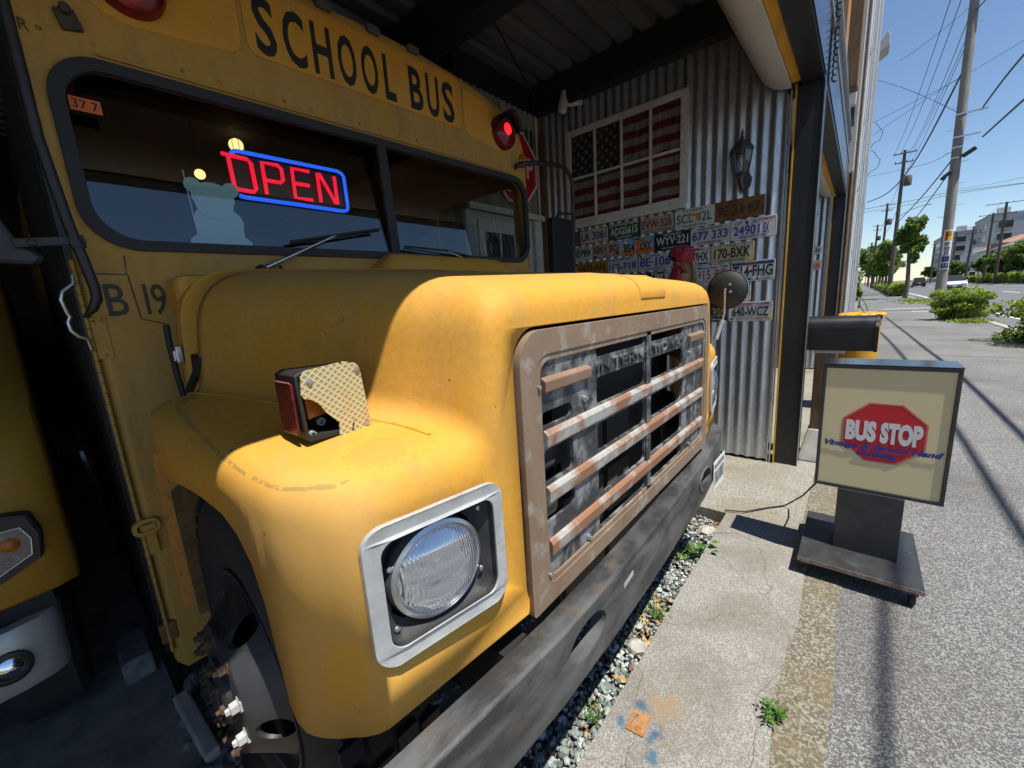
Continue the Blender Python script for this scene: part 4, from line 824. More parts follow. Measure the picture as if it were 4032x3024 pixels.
# cowl dome in front of the windshield, on the far half
rows = []
for i in range(9):
    t = i / 8; x = -1.925 + .17 * t; row = []
    for j in range(25):
        q = j / 24; y = 1.10 + q * 1.26; w_ = max(0, min(1, min(q / .14, (1 - q) / .26))); w_ = w_ * w_ * (3 - 2 * w_); f_ = 1 - max(0, (t - .45) / .55) ** 2
        row.append((x, y, 1.555 + .135 * w_ * f_ + .0 * t))
    rows.append(row)
MB().grid(rows).build('cowl_dome', 'bus_yellow', body, smooth=60)
MB().bx(-1.93, -1.75, .34, 2.34, 1.45, 1.565).build('cowl_top', 'bus_yellow', body, bevel=.03)
for (y, z, x) in ((2.02, 1.60, -1.42), (1.80, 1.60, -1.42)):
    pass
# wipers
def wiper(piv, elbow, b0, b1, name='wiper'):
    w_ = MB().tube([piv, Vector(piv).lerp(Vector(elbow), .35), elbow], [.011, .007, .0045], 8).build(name, 'bright_metal', body, smooth=60)
    MB().lathe([(.018, -.03), (.02, 0), (.014, .02), (0, .024)], piv, (1, 0, 0), 14).build('pivot', 'rubber', w_, smooth=50)
    MB().tube([b0, elbow, b1], .006, 6).build('blade', 'rubber', w_, smooth=60)
    MB().tube([Vector(b0) - Vector((.012, 0, .008)), Vector(b1) - Vector((.012, 0, .008))], .004, 6).build('squeegee', 'rubber', w_, smooth=60)
wiper((XB + .03, .665, 1.601), (XB + .045, 1.002, 1.763), (XB + .03, .795, 1.720), (XB + .03, 1.245, 1.814))
wiper((XB + .03, 1.90, 1.67), (XB + .045, 1.665, 1.730), (XB + .03, 1.385, 1.738), (XB + .03, 1.855, 1.712))
MB().tube([(XB + .02, .742, 1.575), (XB + .02, .742, 1.605), (XB + .035, .735, 1.612)], .009, 8).build('washer_jet', 'rubber', body, smooth=60)
# mirror arms
arm = MB().tube([(-1.80, .105, 2.62), (-1.80, .116, 2.30), (-1.80, .116, 2.145), (-1.80, .114, 1.94), (-1.80, .130, 1.71), (-1.80, .143, 1.60), (-1.80, .151, 1.525), (-1.80, .150, 1.49), (-1.805, .136, 1.460), (-1.84, .118, 1.440)], [.014] * 8 + [.012, .006], 12).build('mirror_arm', 'tube_dark', body, smooth=60)
MB().obx((-1.795, .085, 1.655), (.008, .145, .026), Matrix.Rotation(.14, 3, 'X')).lathe([(.010, 0), (.010, .008), (0, .009)], (-1.79, .048, 1.648), (1, 0, 0), 10).build('clamp', 'tube_dark', arm, bevel=.003)
MB().tube([(-1.80, .139, 1.640), (-1.80, .133, 1.672)], .019, 12).build('clamp_collar', 'tube_dark', arm)
MB().prism([(-.16, 1.60), (.045, 1.588), (.07, 1.61), (.022, 1.66), (-.02, 1.78), (-.16, 1.86)], [], -1.86, -1.81, FX).build('mirror_head', 'steel_black', arm, bevel=.012)
arm = MB().tube([(-1.90, 2.39, 2.335), (-1.88, 2.45, 2.36), (-1.86, 2.52, 2.372), (-1.85, 2.70, 2.405), (-1.85, 2.86, 2.42), (-1.85, 2.95, 2.415), (-1.85, 3.01, 2.385), (-1.85, 3.045, 2.33), (-1.85, 3.04, 2.0), (-1.85, 3.02, 1.62), (-1.85, 3.0, 1.35)], .016, 12).build('mirror_arm', 'tube_dark', body, smooth=60)
MB().prism(rrect(2.69, 2.98, 1.45, 2.03, .04), [], -1.87, -1.82, FX).build('mirror_head', 'steel_black', arm, smooth=40, bevel=.012)
MB().tube([(-1.85, 2.80, 2.03), (-1.85, 2.82, 2.07), (-1.85, 3.04, 2.09)], .010, 8).build('clamp', 'tube_dark', arm)
# ---- broken turn signal on the near fender
sg = thing('turn_signal', (-.79, .35, 1.16), 'broken turn signal on the bus fender, cracked bleached lens over an amber reflector', 'turn signal')
sg.parent = bus; sg.location = Vector((-.79, .35, 1.16)) - ORG[bus.name]
del sg['category']
XS = -.760
housing = [(.298, 1.290), (.302, 1.170), (.310, 1.163), (.425, 1.158), (.432, 1.164), (.430, 1.275), (.422, 1.292), (.312, 1.296)]
XA = lambda u, v, d: (d - (u - .30) * .10, u - .012, v)
b = MB(); b.prism(housing, [[(.306, 1.286), (.309, 1.174), (.424, 1.167), (.423, 1.286)]], XS - .088, XS, XA); b.build('housing', 'rubber', sg, smooth=30, bevel=.005)
MB().prism(housing, [], XS - .094, XS - .087, XA).build('back_shell', 'rubber', sg, bevel=.004)
MB().bx(XS - .082, XS - .010, .2805, .2865, 1.178, 1.276).build('side_lens', 'lens_red', sg, bevel=.002)
MB().bx(XS - .0820, XS - .010, .2798, .2810, 1.276, 1.2785).build('side_lens_rim', 'sign_pink', sg)
MB().prism([(.322, 1.262), (.324, 1.197), (.372, 1.204), (.40, 1.27)], [], XS - .045, XS - .03, XA).build('amber_reflector', 'lens_amber', sg, bevel=.003)
lens = [(.308, 1.287), (.316, 1.297), (.385, 1.302), (.389, 1.297), (.394, 1.303), (.404, 1.301), (.410, 1.298), (.420, 1.297), (.427, 1.288), (.430, 1.273), (.436, 1.20), (.438, 1.170), (.436, 1.160), (.430, 1.156), (.395, 1.146), (.401, 1.178), (.406, 1.190), (.397, 1.176), (.388, 1.142), (.362, 1.137), (.367, 1.165), (.369, 1.186), (.360, 1.196), (.345, 1.213), (.334, 1.232), (.320, 1.243), (.308, 1.247), (.304, 1.255)]
MB().prism(lens, [], XS + .001, XS + .0045, XA).build('front_lens', 'signal_lens', sg)
for (u, v) in ((.322, 1.277), (.422, 1.283), (.430, 1.168)): MB().lathe([(.0055, 0), (.0055, .003), (.0, .0045)], XA(u, v, XS + .0045), (1, 0, 0), 10).build('screw', 'bright_metal', sg, smooth=50)
MB().lathe([(.0085, 0), (.0085, .012), (.005, .012), (.005, .004)], XA(.352, 1.186, XS - .05), (1, 0, 0), 12).build('screw_boss', 'concrete_block', sg)
MB().lathe([(.006, 0), (.006, .02), (.003, .02), (.003, .005)], XA(.321, 1.174, XS - .03), (1, 0, 0), 10).build('screw_boss', 'concrete_block', sg)
MB().tube([(-.79, .36, 1.10), (-.79, .36, 1.17)], .022, 12).build('stalk', 'rubber', sg)
# ---- round convex mirror on the far fender
rm = MB().tube([(-.600, 2.455, 1.13), (-.590, 2.475, 1.18), (-.578, 2.488, 1.235)], .014, 10).build('fender_mirror', 'bright_metal', bus, smooth=60)
MB().tube([(-.578, 2.488, 1.225), (-.570, 2.492, 1.27), (-.566, 2.480, 1.33), (-.566, 2.470, 1.40)], .007, 8).build('stem', 'bright_metal', rm, smooth=60)
MB().tube([(-.580, 2.487, 1.215), (-.577, 2.489, 1.235)], .018, 10).build('clamp', 'bright_metal', rm, smooth=40)
MB().obx((-.62, 2.45, 1.258), (.06, .006, .016), Matrix.Rotation(-.4, 3, 'Y')).build('stay', 'steel_black', rm, bevel=.002)
MB().lathe([(.0, -.012), (.05, -.010), (.092, .000), (.100, .010), (.104, .012), (.104, .020), (.098, .022)], (-.562, 2.492, 1.397), (0.05, 1, 0.0), 48).build('mirror_back', 'sealed_black', rm, smooth=50)
MB().lathe([(.1045, .009), (.1045, .021), (.102, .021), (.102, .009)], (-.562, 2.492, 1.397), (0.05, 1, 0.0), 48, closed=True).build('mirror_rim', 'bright_metal', rm, smooth=50)
MB().lathe([(.0, .045), (.06, .035), (.099, .021)], (-.562, 2.492, 1.397), (0.05, 1, 0.0), 40).build('mirror_glass', 'mirror', rm, smooth=70)
for (dx, dz) in ((0.0, .0), (.022, .026), (.026, -.012)): MB().lathe([(.008, 0), (.008, .008), (.0, .011)], (-.566 + dx, 2.482, 1.40 + dz), (0, -1, 0), 10).build('bolt', 'bright_metal', rm, smooth=50)
# ---- things shown behind the windshield
op = thing('neon_sign', (-2.05, .92, 1.90), 'lit neon window sign with red OPEN letters in a blue border', 'neon sign')
S_ = 2.05 / 1.93
def wp(y, z, x=-2.05): return (x, y * S_, 1.39 + (z - 1.39) * S_)
def rloop(y0, y1, z0, z1, r, gap=0):
    return [wp(u, v) for (u, v) in rrect(y0, y1, z0, z1, r, 5)]
lp = rloop(.64, 1.098, 1.892, 2.050, .022); lp = lp[8:] + lp[:6]
lp2 = [wp(.636, 2.045), wp(.648, 2.056)] + [wp(u, v) for (u, v) in [(.66, 2.058), (.85, 2.060), (1.07, 2.062), (1.09, 2.056), (1.10, 2.043), (1.101, 2.0), (1.102, 1.92), (1.10, 1.898), (1.09, 1.888), (1.07, 1.884), (.85, 1.886), (.66, 1.886), (.64, 1.89)]]
MB().tube(lp2, .0085, 8).build('border_tube', 'neon_blue', op, smooth=60)
def stroke(pts, nm): MB().tube([wp(*p) for p in pts], .0085, 8).build(nm, 'neon_red', op, smooth=60)
a0, a1 = 1.912, 2.034
stroke([(.602, a1 + .004), (.690, a1), (.702, a1 - .012), (.705, a0 + .012), (.695, a0), (.640, a0), (.628, a0 + .01), (.624, a1 - .01), (.630, a1)], 'letter_tube')
stroke([(.744, a0), (.744, a1), (.805, a1), (.818, a1 - .012), (.818, 1.978), (.806, 1.966), (.748, 1.966)], 'letter_tube')
stroke([(.935, a1), (.862, a1), (.860, a0 + .002), (.935, a0 + .002)], 'letter_tube'); stroke([(.864, 1.974), (.928, 1.974)], 'letter_tube')
stroke([(.972, a0), (.972, a1), (.982, a1), (1.045, a0 + .002), (1.052, a0 + .002), (1.052, a1)], 'letter_tube')
MB().prism([(.67, 1.94), (1.16, 1.92), (1.16, 2.09), (.67, 2.09)], [], -2.075, -2.07, FX).build('backing', 'steel_black', op)
KB = 2.0 / 1.93
def kb(y, z): return (y * KB, 1.39 + (z - 1.39) * KB)
bear = thing('bear_cutout', (-1.945, .54, 1.69), 'pale blue paper bear cutout standing behind the windshield', 'cutout')
def blob(parts, step=48):
    """outline of a union of ellipses, by radial search from rows"""
    lp_l, lp_r = [], []
    z0 = min(c[1] - c[3] for c in parts); z1 = max(c[1] + c[3] for c in parts)
    for i in range(step + 1):
        z = z0 + (z1 - z0) * (i + .02) / (step + .04); xs = []
        for (cy, cz, ry, rz) in parts:
            q = 1 - ((z - cz) / rz) ** 2
            if q > 0: xs += [cy - ry * math.sqrt(q), cy + ry * math.sqrt(q)]
        if xs: lp_l.append((min(xs), z)); lp_r.append((max(xs), z))
    return lp_l, lp_r
def blob_mesh(parts, x, nm, mat, par):
    L_, R__ = blob(parts); MB().grid([[(x, *a), (x, *c)] for a, c in zip(L_, R__)]).build(nm, mat, par, fix=False).modifiers.new('t', 'SOLIDIFY').thickness = .002
def kparts(ps): return [(*kb(a_, c_), r1 * KB, r2 * KB) for (a_, c_, r1, r2) in ps]
blob_mesh(kparts([(.548, 1.868, .070, .055), (.548, 1.84, .062, .05)]), -2.0, 'head', 'bear_blue', bear)
for (y, z) in ((.489, 1.905), (.612, 1.905)): MB().prism(circ(*kb(y, z), .028, 20), [], -2.0045, -2.003, FX).build('ear', 'bear_blue', bear)
blob_mesh(kparts([(.555, 1.780, .083, .062), (.555, 1.745, .080, .05)]), -2.003, 'torso', 'bear_blue', bear)
blob_mesh(kparts([(.555, 1.700, .105, .045), (.555, 1.690, .11, .030)]), -2.0055, 'legs', 'bear_blue', bear)
for (y, z, r_, q) in ((.520, 1.880, .008, 1), (.576, 1.880, .008, 1), (.550, 1.864, .017, .55)): MB().prism(circ(*kb(y, z), r_, 16, q), [], -1.9985, -1.9965, FX).build('face_mark', 'bear_face', bear)
MB().tube([(-2.01, *kb(.47, 1.955)), (-2.01, *kb(.478, 1.72))], .0025, 6).build('paper_stick', 'sign_white', bear)
for (p, r_, lb) in (((-3.4, 1.163, 2.600), .046, 'glowing globe lamp with a wire cage hanging inside the bus above the neon sign'), ((-3.3, .888, 2.342), .030, 'small glowing bulb inside the bus beside the bear cutout')):
    lm = thing('pendant_lamp', (p[0], p[1], p[2] - r_), lb, 'lamp')
    MB().lathe([(r_ * math.sin(a), -r_ * math.cos(a)) for a in np.linspace(.001, math.pi - .001, 12)], p, (0, 0, 1), 18).build('globe', 'bulb_warm', lm, smooth=80)
    MB().tube([(p[0], p[1], p[2] + r_), (p[0], p[1], 2.66)], .005, 6).build('cord', 'wire_black', lm)
    if r_ > .04:
        for k in range(4): MB().tube([(p[0] + math.cos(k * .785) * (r_ + .004) * math.sin(a), p[1] + math.sin(k * .785) * (r_ + .004) * math.sin(a), p[2] - (r_ + .004) * math.cos(a)) for a in np.linspace(0, 2 * math.pi, 20)], .0022, 5).build('cage_wire', 'wire_black', lm)
# ================================================================== FAR WALL: licence plates
def flatmat(name, c, rough=.55): return simple(name, c, rough, 0, .18, 22, .03)
PC = dict(cream=(0.50, 0.47, 0.38), green=(0.012, 0.09, 0.04), dusty=(0.40, 0.35, 0.31), white=(0.58, 0.59, 0.57), sky=(0.20, 0.38, 0.58), black=(0.012, 0.013, 0.014), blueish=(0.50, 0.52, 0.47), amber=(0.38, 0.19, 0.025), pale=(0.44, 0.45, 0.46), tan=(0.52, 0.45, 0.28), navy=(0.015, 0.025, 0.09), red=(0.35, 0.03, 0.03), grey=(0.38, 0.38, 0.36), steel=(0.30, 0.30, 0.32))
for k_, c_ in PC.items(): flatmat('plate_' + k_, c_)
IC = dict(blue=(0.035, 0.07, 0.20), white=(0.62, 0.62, 0.60), maroon=(0.22, 0.028, 0.035), green=(0.03, 0.20, 0.12), rust=(0.055, 0.026, 0.015), dark=(0.018, 0.018, 0.022), royal=(0.03, 0.05, 0.32), red=(0.45, 0.03, 0.04), orange=(0.62, 0.20, 0.02), yellow=(0.50, 0.34, 0.05), teal=(0.05, 0.32, 0.24))
for k_, c_ in IC.items(): simple('ink_' + k_, c_, .55, 0, .2, 40, 0)
simple('pewter', (0.085, 0.088, 0.095), .5, .5, .4, 30, .2)
YP = 3.672
def plate(name, x0, x1, z1, z0, bg, ink, text, label, top=None, bot=None, r=.012, tilt=0.0, ext=(), small=None, tx=(.05, .95), tz=(.24, .76), bold=.022, dots=True):
    t = thing(name, ((x0 + x1) / 2, YP, z0), label, 'licence plate', 'licence plates screwed to the corrugated wall')
    w, h = x1 - x0, z1 - z0; y = YP - random.uniform(0, .003)
    MB().prism(rrect(x0, x1, z0, z1, r, 4), [], y, y - .0022, FY).build('plate_blank', bg, t, bevel=.0006)
    MB().prism(rrect(x0 + .005, x1 - .005, z0 + .005, z1 - .005, r * .8, 4), [rrect(x0 + .008, x1 - .008, z0 + .008, z1 - .008, r * .7, 4)], y - .0022, y - .0032, FY).build('rolled_edge', bg, t)
    for i, e in enumerate(ext):     # extra flat bands: (x0,x1,z0,z1 as fractions, material)
        MB().bx(x0 + e[0] * w, x0 + e[1] * w, y - .0026 - i * .0002, y - .0022, z0 + e[2] * h, z0 + e[3] * h).build('printed_band', e[4], t)
    yy = y - .0030
    if text: lettering('figures', text, ink, t, (x0 + tx[0] * w, yy, z0 + tz[0] * h), (1, 0, 0), (0, 0, 1), (tx[1] - tx[0]) * w, (tz[1] - tz[0]) * h, .0014, off=bold)
    if top: lettering('heading', top[0], top[1], t, (x0 + top[2] * w, yy, z0 + .82 * h), (1, 0, 0), (0, 0, 1), (top[3] - top[2]) * w, .12 * h, .0006, off=.02, shear=(.3 if len(top) > 4 else 0))
    if bot: lettering('motto', bot[0], bot[1], t, (x0 + bot[2] * w, yy, z0 + .07 * h), (1, 0, 0), (0, 0, 1), (bot[3] - bot[2]) * w, .11 * h, .0006, off=.02)
    if small: lettering('small_print', small[0], small[1], t, (x0 + small[2] * w, yy, z0 + small[4] * h), (1, 0, 0), (0, 0, 1), (small[3] - small[2]) * w, small[5] * h, .0006, off=.02)
    if dots:
        for fx in (.22, .78):
            for fz in ((.9, .1) if fx < .5 else (.9, .1)):
                MB().lathe([(.0, .0045), (.0045, .003), (.006, 0)], (x0 + fx * w, y - .002, z0 + fz * h), (0, -1, 0), 8).build('screw', 'pewter', t, smooth=60)
    return t
R1, R2, R3, R4, R5, R6 = (2.066, 1.923), (1.914, 1.771), (1.759, 1.614), (1.605, 1.455), (1.452, 1.304), (1.299, 1.147)
plate('licence_plate', -2.30, -2.163, *R1, 'rusty_plate', 'ink_rust', None, 'brown rusted licence plate half hidden at the left end of the top row')
plate('licence_plate', -2.155, -1.859, *R1, 'plate_cream', 'ink_blue', 'LR 3081', 'cream licence plate reading LR 3081 with red bands, under the flag window', ext=((.02, .98, .88, .97, 'ink_red'), (.02, .5, .02, .09, 'ink_red'), (.62, .8, .03, .10, 'ink_red'), (.30, .70, .80, .99, 'plate_cream')))
t = plate('licence_plate', -1.848, -1.555, *R1, 'plate_green', 'plate_white', 'ADG5615', 'green licence plate reading ADG5615 with white mountain sky', bot=('COLORADO', 'plate_white', .22, .78), tz=(.27, .74))
MB().prism([(-1.842, 2.060), (-1.842, 2.030), (-1.82, 2.037), (-1.80, 2.047), (-1.785, 2.040), (-1.765, 2.048), (-1.74, 2.040), (-1.71, 2.046), (-1.68, 2.038), (-1.65, 2.050), (-1.62, 2.040), (-1.60, 2.049), (-1.575, 2.040), (-1.561, 2.046), (-1.561, 2.060)], [], YP - .0042, YP - .0052, FY).build('mountain_sky', 'plate_grey', t)
plate('licence_plate', -1.541, -1.253, 2.067, 1.932, 'plate_dusty', 'ink_maroon', 'EVW·326', 'dusty pink licence plate reading EVW 326 between the green and Florida plates', bot=('NORTH CAROLINA', 'ink_maroon', .04, .96), tz=(.30, .80), r=.006, top=('73', 'ink_maroon', .82, .92))
t = plate('licence_plate', -1.244, -.936, 2.076, 1.922, 'plate_white', 'ink_green', 'SCL 42L', 'white licence plate reading SCL 42L with an orange state outline', top=('FLORIDA', 'ink_green', .26, .74), bot=('HILLSBOROUGH', 'ink_green', .24, .76), tz=(.26, .74))
MB().prism([(-1.150, 2.030), (-1.100, 2.032), (-1.092, 2.025), (-1.060, 2.030), (-1.050, 2.005), (-1.040, 1.985), (-1.045, 1.965), (-1.056, 1.962), (-1.068, 1.985), (-1.078, 2.008), (-1.110, 2.015), (-1.148, 2.018)], [], YP - .0042, YP - .0060, FY).build('state_outline', 'ink_orange', t)
plate('licence_plate', -.930, -.592, 2.077, 1.931, 'rusty_plate', 'ink_rust', '9E 33 67', 'wide rusty brown licence plate reading 9E 33 67 below the wall lantern', top=('N.Y.', 'ink_rust', .28, .50), tx=(.05, .93), tz=(.22, .76), r=.004)
plate('licence_plate', -2.34, -2.043, 1.909, 1.773, 'plate_blueish', 'ink_dark', '90799', 'pale green truck licence plate reading 90799, partly behind the mirror arm', top=('TRUCK', 'ink_dark', .42, .66), tx=(.3, .97), tz=(.27, .77))
plate('licence_plate', -2.031, -1.735, 1.911, 1.776, 'plate_dusty', 'ink_maroon', '5851 BQ', 'dull pink licence plate reading 5851 BQ in the second row', bot=('OHIO', 'ink_maroon', .38, .62), tz=(.24, .82), ext=((.04, .16, .05, .22, 'ink_dark'), (.82, .96, .1, .26, 'ink_maroon')))
t = plate('licence_plate', -1.725, -1.422, 1.916, 1.768, 'plate_sky', 'ink_dark', '854', 'sky blue and orange desert-arch licence plate reading 854 XHX', top=('UTAH', 'ink_dark', .40, .60), tx=(.08, .42), tz=(.20, .68), small=('XHX', 'ink_dark', .55, .93, .20, .48), ext=((.01, .99, .02, .34, 'ink_orange'), (.02, .98, .34, .52, 'plate_cream'), (.08, .20, .72, .92, 'plate_white')))
MB().prism([(-1.595, 1.785), (-1.585, 1.83), (-1.590, 1.87), (-1.565, 1.905), (-1.520, 1.907), (-1.492, 1.88), (-1.485, 1.83), (-1.470, 1.785), (-1.50, 1.785), (-1.512, 1.86), (-1.535, 1.878), (-1.560, 1.86), (-1.555, 1.80), (-1.56, 1.785)], [], YP - .0042, YP - .0049, FY).build('rock_arch', 'ink_orange', t)
plate('licence_plate', -1.415, -1.117, 1.914, 1.771, 'plate_black', 'plate_white', 'WYV·221', 'black licence plate with white figures WYV 221', top=('MICHIGAN', 'plate_white', .26, .74), bot=('GREAT LAKE STATE', 'plate_white', .2, .72), tz=(.30, .78))
plate('licence_plate', -1.113, -.820, 1.912, 1.773, 'plate_blueish', 'ink_royal', '677 333', 'pale licence plate with blue figures 677 333', top=('LAND OF LINCOLN', 'ink_dark', .26, .74), bot=('19 ILLINOIS 72', 'ink_dark', .26, .76), tz=(.26, .76), r=.005)
t = plate('licence_plate', -.812, -.507, 1.920, 1.771, 'plate_white', 'ink_royal', '24901', 'white ski licence plate reading 24901 with red script', top=('Utah!', 'ink_red', .62, .94, 1), bot=('GREATEST SNOW ON EARTH', 'ink_royal', .2, .8), tx=(.06, .64), tz=(.22, .68), small=('EX', 'ink_royal', .72, .84, .22, .46))
lettering('small_print', 'EXEMPT', 'ink_red', t, (-.788, YP - .005, 1.885), (1, 0, 0), (0, 0, 1), .055, .014, .0006); lettering('small_print', 'Ski', 'ink_royal', t, (-.672, YP - .005, 1.883), (1, 0, 0), (0, 0, 1), .04, .024, .0006, shear=.3)
MB().prism([(-.715, 1.905), (-.700, 1.908), (-.692, 1.895), (-.698, 1.880), (-.688, 1.868), (-.695, 1.866), (-.708, 1.882), (-.712, 1.893)], [], YP - .0042, YP - .005, FY).build('skier_mark', 'ink_royal', t)
plate('licence_plate', -2.34, -2.190, *R3, 'plate_red', 'plate_white', '5', 'dark red licence plate almost hidden behind the mirror arm', tx=(.7, .95))
plate('licence_plate', -2.183, -1.879, 1.757, 1.616, 'plate_amber', 'ink_rust', '1473-AAJ', 'dull orange licence plate reading 1473-AAJ just above the hood', bot=('NEW YORK', 'ink_rust', .28, .72), tz=(.26, .80))
plate('licence_plate', -1.869, -1.571, 1.760, 1.617, 'plate_pale', 'ink_royal', '1CJ-718', 'grey-white licence plate reading 1CJ-718', top=('KY EXP 3·31·06', 'ink_dark', .03, .72), tz=(.10, .64))
plate('licence_plate', -1.562, -1.262, 1.757, 1.613, 'plate_blueish', 'ink_royal', '8E·106', 'off-white licence plate reading 8E 106 beside the red bandana', top=('HAWAII', 'ink_royal', .36, .64), bot=('ALOHA STATE', 'ink_royal', .26, .74), tz=(.25, .80), ext=((.03, .12, .82, .94, 'ink_red'),))
plate('licence_plate', -1.255, -.957, 1.760, 1.612, 'plate_white', 'ink_dark', '63HX', 'white licence plate reading 63HX with red top and blue bottom bands', tx=(.50, .95), tz=(.24, .72), ext=((.02, .98, .82, .97, 'ink_red'), (.02, .98, .03, .15, 'ink_royal'), (.72, .96, .86, .94, 'plate_white')))
plate('licence_plate', -.951, -.646, 1.757, 1.610, 'plate_tan', 'ink_dark', '170-BXK', 'tan licence plate reading 170-BXK, GARDEN STATE', top=('N.J.', 'ink_dark', .36, .62), bot=('GARDEN STATE', 'ink_dark', .2, .76), tz=(.24, .78), tx=(.08, .92))
plate('licence_plate', -2.03, -1.727, 1.607, 1.46, 'plate_dusty', 'ink_rust', None, 'faded tan licence plate whose top edge shows above the hood')
plate('licence_plate', -1.715, -1.423, 1.600, 1.455, 'plate_navy', 'plate_white', '0 2021', 'navy licence plate headed KANSAS 76, half hidden by the hood', top=('KANSAS 76', 'plate_white', .2, .8), ext=((.93, .99, .80, .97, 'plate_white'),))
t = plate('licence_plate', -1.413, -1.115, 1.602, 1.455, 'plate_pale', 'ink_dark', None, 'pale picture licence plate left of the carved wooden post', ext=((.06, .3, .84, .95, 'ink_dark'),))
MB().prism([(-1.345, 1.50), (-1.338, 1.555), (-1.330, 1.585), (-1.325, 1.555), (-1.315, 1.50)], [], YP - .0042, YP - .005, FY).build('rock_mark', 'ink_dark', t)
plate('licence_plate', -1.110, -.810, 1.606, 1.455, 'plate_white', 'ink_red', '5915 BD', 'white licence plate reading 5915 with blue Massachusetts script', top=('Massachusetts', 'ink_royal', .22, .70, 1), bot=('The Spirit of America', 'ink_royal', .2, .8), tz=(.26, .76), ext=((.82, .95, .80, .95, 'ink_teal'),), bold=.004)
plate('licence_plate', -.802, -.502, 1.608, 1.454, 'plate_white', 'ink_dark', 'T14·FHG', 'white Texas licence plate reading T14 FHG behind the round mirror', top=('TEXAS', 'ink_red', .32, .62), tz=(.24, .78), ext=((.02, .98, .80, .97, 'ink_blue'), (.36, .96, .04, .08, 'ink_blue'), (.40, .47, .08, .19, 'ink_blue'), (.60, .66, .08, .16, 'ink_blue'), (.435, .50, .45, .57, 'ink_red')))
plate('licence_plate', -1.26, -.962, *R5, 'plate_dusty', 'ink_rust', None, 'dull brown licence plate peeking out between hood and round mirror')
plate('licence_plate', -.955, -.654, *R5, 'plate_white', 'ink_royal', '5 2 4', 'white licence plate with blue figures mostly hidden behind the round mirror', ext=((.80, .96, .78, .94, 'ink_royal'),))
plate('licence_plate', -1.118, -.817, *R6, 'plate_navy', 'ink_yellow', '9Y 305', 'navy licence plate with yellow figures 305 below the round mirror', bot=('PENNSYLVANIA', 'plate_white', .3, .85), tx=(.3, .95))
t = plate('licence_plate', -.807, -.503, *R6, 'plate_white', 'ink_dark', '640-WCZ', 'white licence plate reading 640-WCZ, lowest on the wall', top=('WISCONSIN', 'ink_red', .06, .56), bot=("America's Dairyland", 'ink_red', .24, .76), tx=(.09, .92), tz=(.26, .74), ext=((.02, .98, .765, .775, 'ink_red'), (.66, .78, .82, .90, 'ink_teal'), (.80, .92, .84, .93, 'ink_red'), (.84, .97, .05, .20, 'ink_yellow')))
lettering('small_print', 'NOV', 'ink_dark', t, (-.797, YP - .005, 1.157), (1, 0, 0), (0, 0, 1), .033, .015, .0006, off=.03)
for (z1, z0, bg, ink, tx_, lb) in ((2.005, 1.885, 'plate_white', 'ink_dark', 'XAX', 'white licence plate ending in XAX on the wall of the second bay'), (1.785, 1.635, 'plate_cream', 'ink_red', '28', 'cream licence plate with red 28 on the wall of the second bay')):
    YP = 8.40; plate('licence_plate', -.83, -.525, z1, z0, bg, ink, tx_, lb, tx=(.55, .95)); 
YP = 3.672

# ------------------------------------------------------------------ window frame with the flag behind its panes
fw = thing('flag_window', (-1.70, 3.66, 2.085), 'white eight-pane window frame with a worn stars-and-stripes flag behind the glass', 'window')
FWO = [(-2.272, 2.962), (-1.140, 2.962), (-1.140, 2.128), (-2.272, 2.128)]
y0 = 3.665
MB().bx(-2.272, -1.140, 3.628, y0, 2.915, 2.962).build('frame_rail', 'white_trim', fw, bevel=.002)
MB().bx(-2.272, -1.140, 3.628, y0, 2.120, 2.168).build('frame_rail', 'white_trim', fw, bevel=.002)
MB().bx(-2.240, -1.152, 3.622, y0, 2.085, 2.119).build('sill', 'white_trim', fw, bevel=.002)
MB().bx(-2.272, -2.222, 3.629, y0, 2.169, 2.914).build('frame_stile', 'white_trim', fw, bevel=.002); MB().bx(-1.196, -1.140, 3.629, y0, 2.169, 2.914).build('frame_stile', 'white_trim', fw, bevel=.002)
for x in (-1.965, -1.704, -1.443): MB().bx(x - .010, x + .010, 3.632, 3.655, 2.169, 2.914).build('muntin', 'white_trim', fw, bevel=.002)
for (xa, xb) in ((-2.221, -1.976), (-1.954, -1.715), (-1.693, -1.454), (-1.432, -1.197)): MB().bx(xa, xb, 3.634, 3.653, 2.528, 2.548).build('muntin', 'white_trim', fw, bevel=.002)
mt, n, l, b = nt('flag_cloth_red'); 
def cloth(name, c, seed):
    mt, n, l, b = nt(name); v = coord(n, l, (14, 1, 2.2)); f = noise(n, l, v, 2.2, 4, .6); r = ramp(n, [(.32, tuple(q * .5 for q in c)), (.68, c)]); l.new(f, r.inputs['Fac']); l.new(r.outputs['Color'], b.inputs['Base Color']); b.inputs['Roughness'].default_value = .9; bump(n, l, b, f, .5, .02)
cloth('flag_red', (0.115, 0.013, 0.02), 1); cloth('flag_white', (0.25, 0.225, 0.19), 2); cloth('flag_blue', (0.030, 0.033, 0.045), 3)
NS = 13; zt_, zb_ = 2.914, 2.150; hs = (zt_ - zb_) / NS
def fy(x, z): return 3.660 + .004 * math.sin(x * 38 + z * 3) + .003 * math.sin(z * 21 + x * 9)
fl = None
for i in range(NS):
    z1 = zt_ - i * hs; z0 = z1 - hs; xa = -2.221 if i >= 7 else -1.722; b = MB()
    xs = np.linspace(xa, -1.197, 50); wob = lambda x: .004 * math.sin(x * 13) + .003 * math.sin(x * 41)
    b.grid([[(x, fy(x, z), z + wob(x)) for z in (z0, (z0 + z1) / 2, z1)] for x in xs]); o = b.build('flag_stripe', 'flag_red' if i % 2 == 0 else 'flag_white', fw, smooth=80, fix=False)
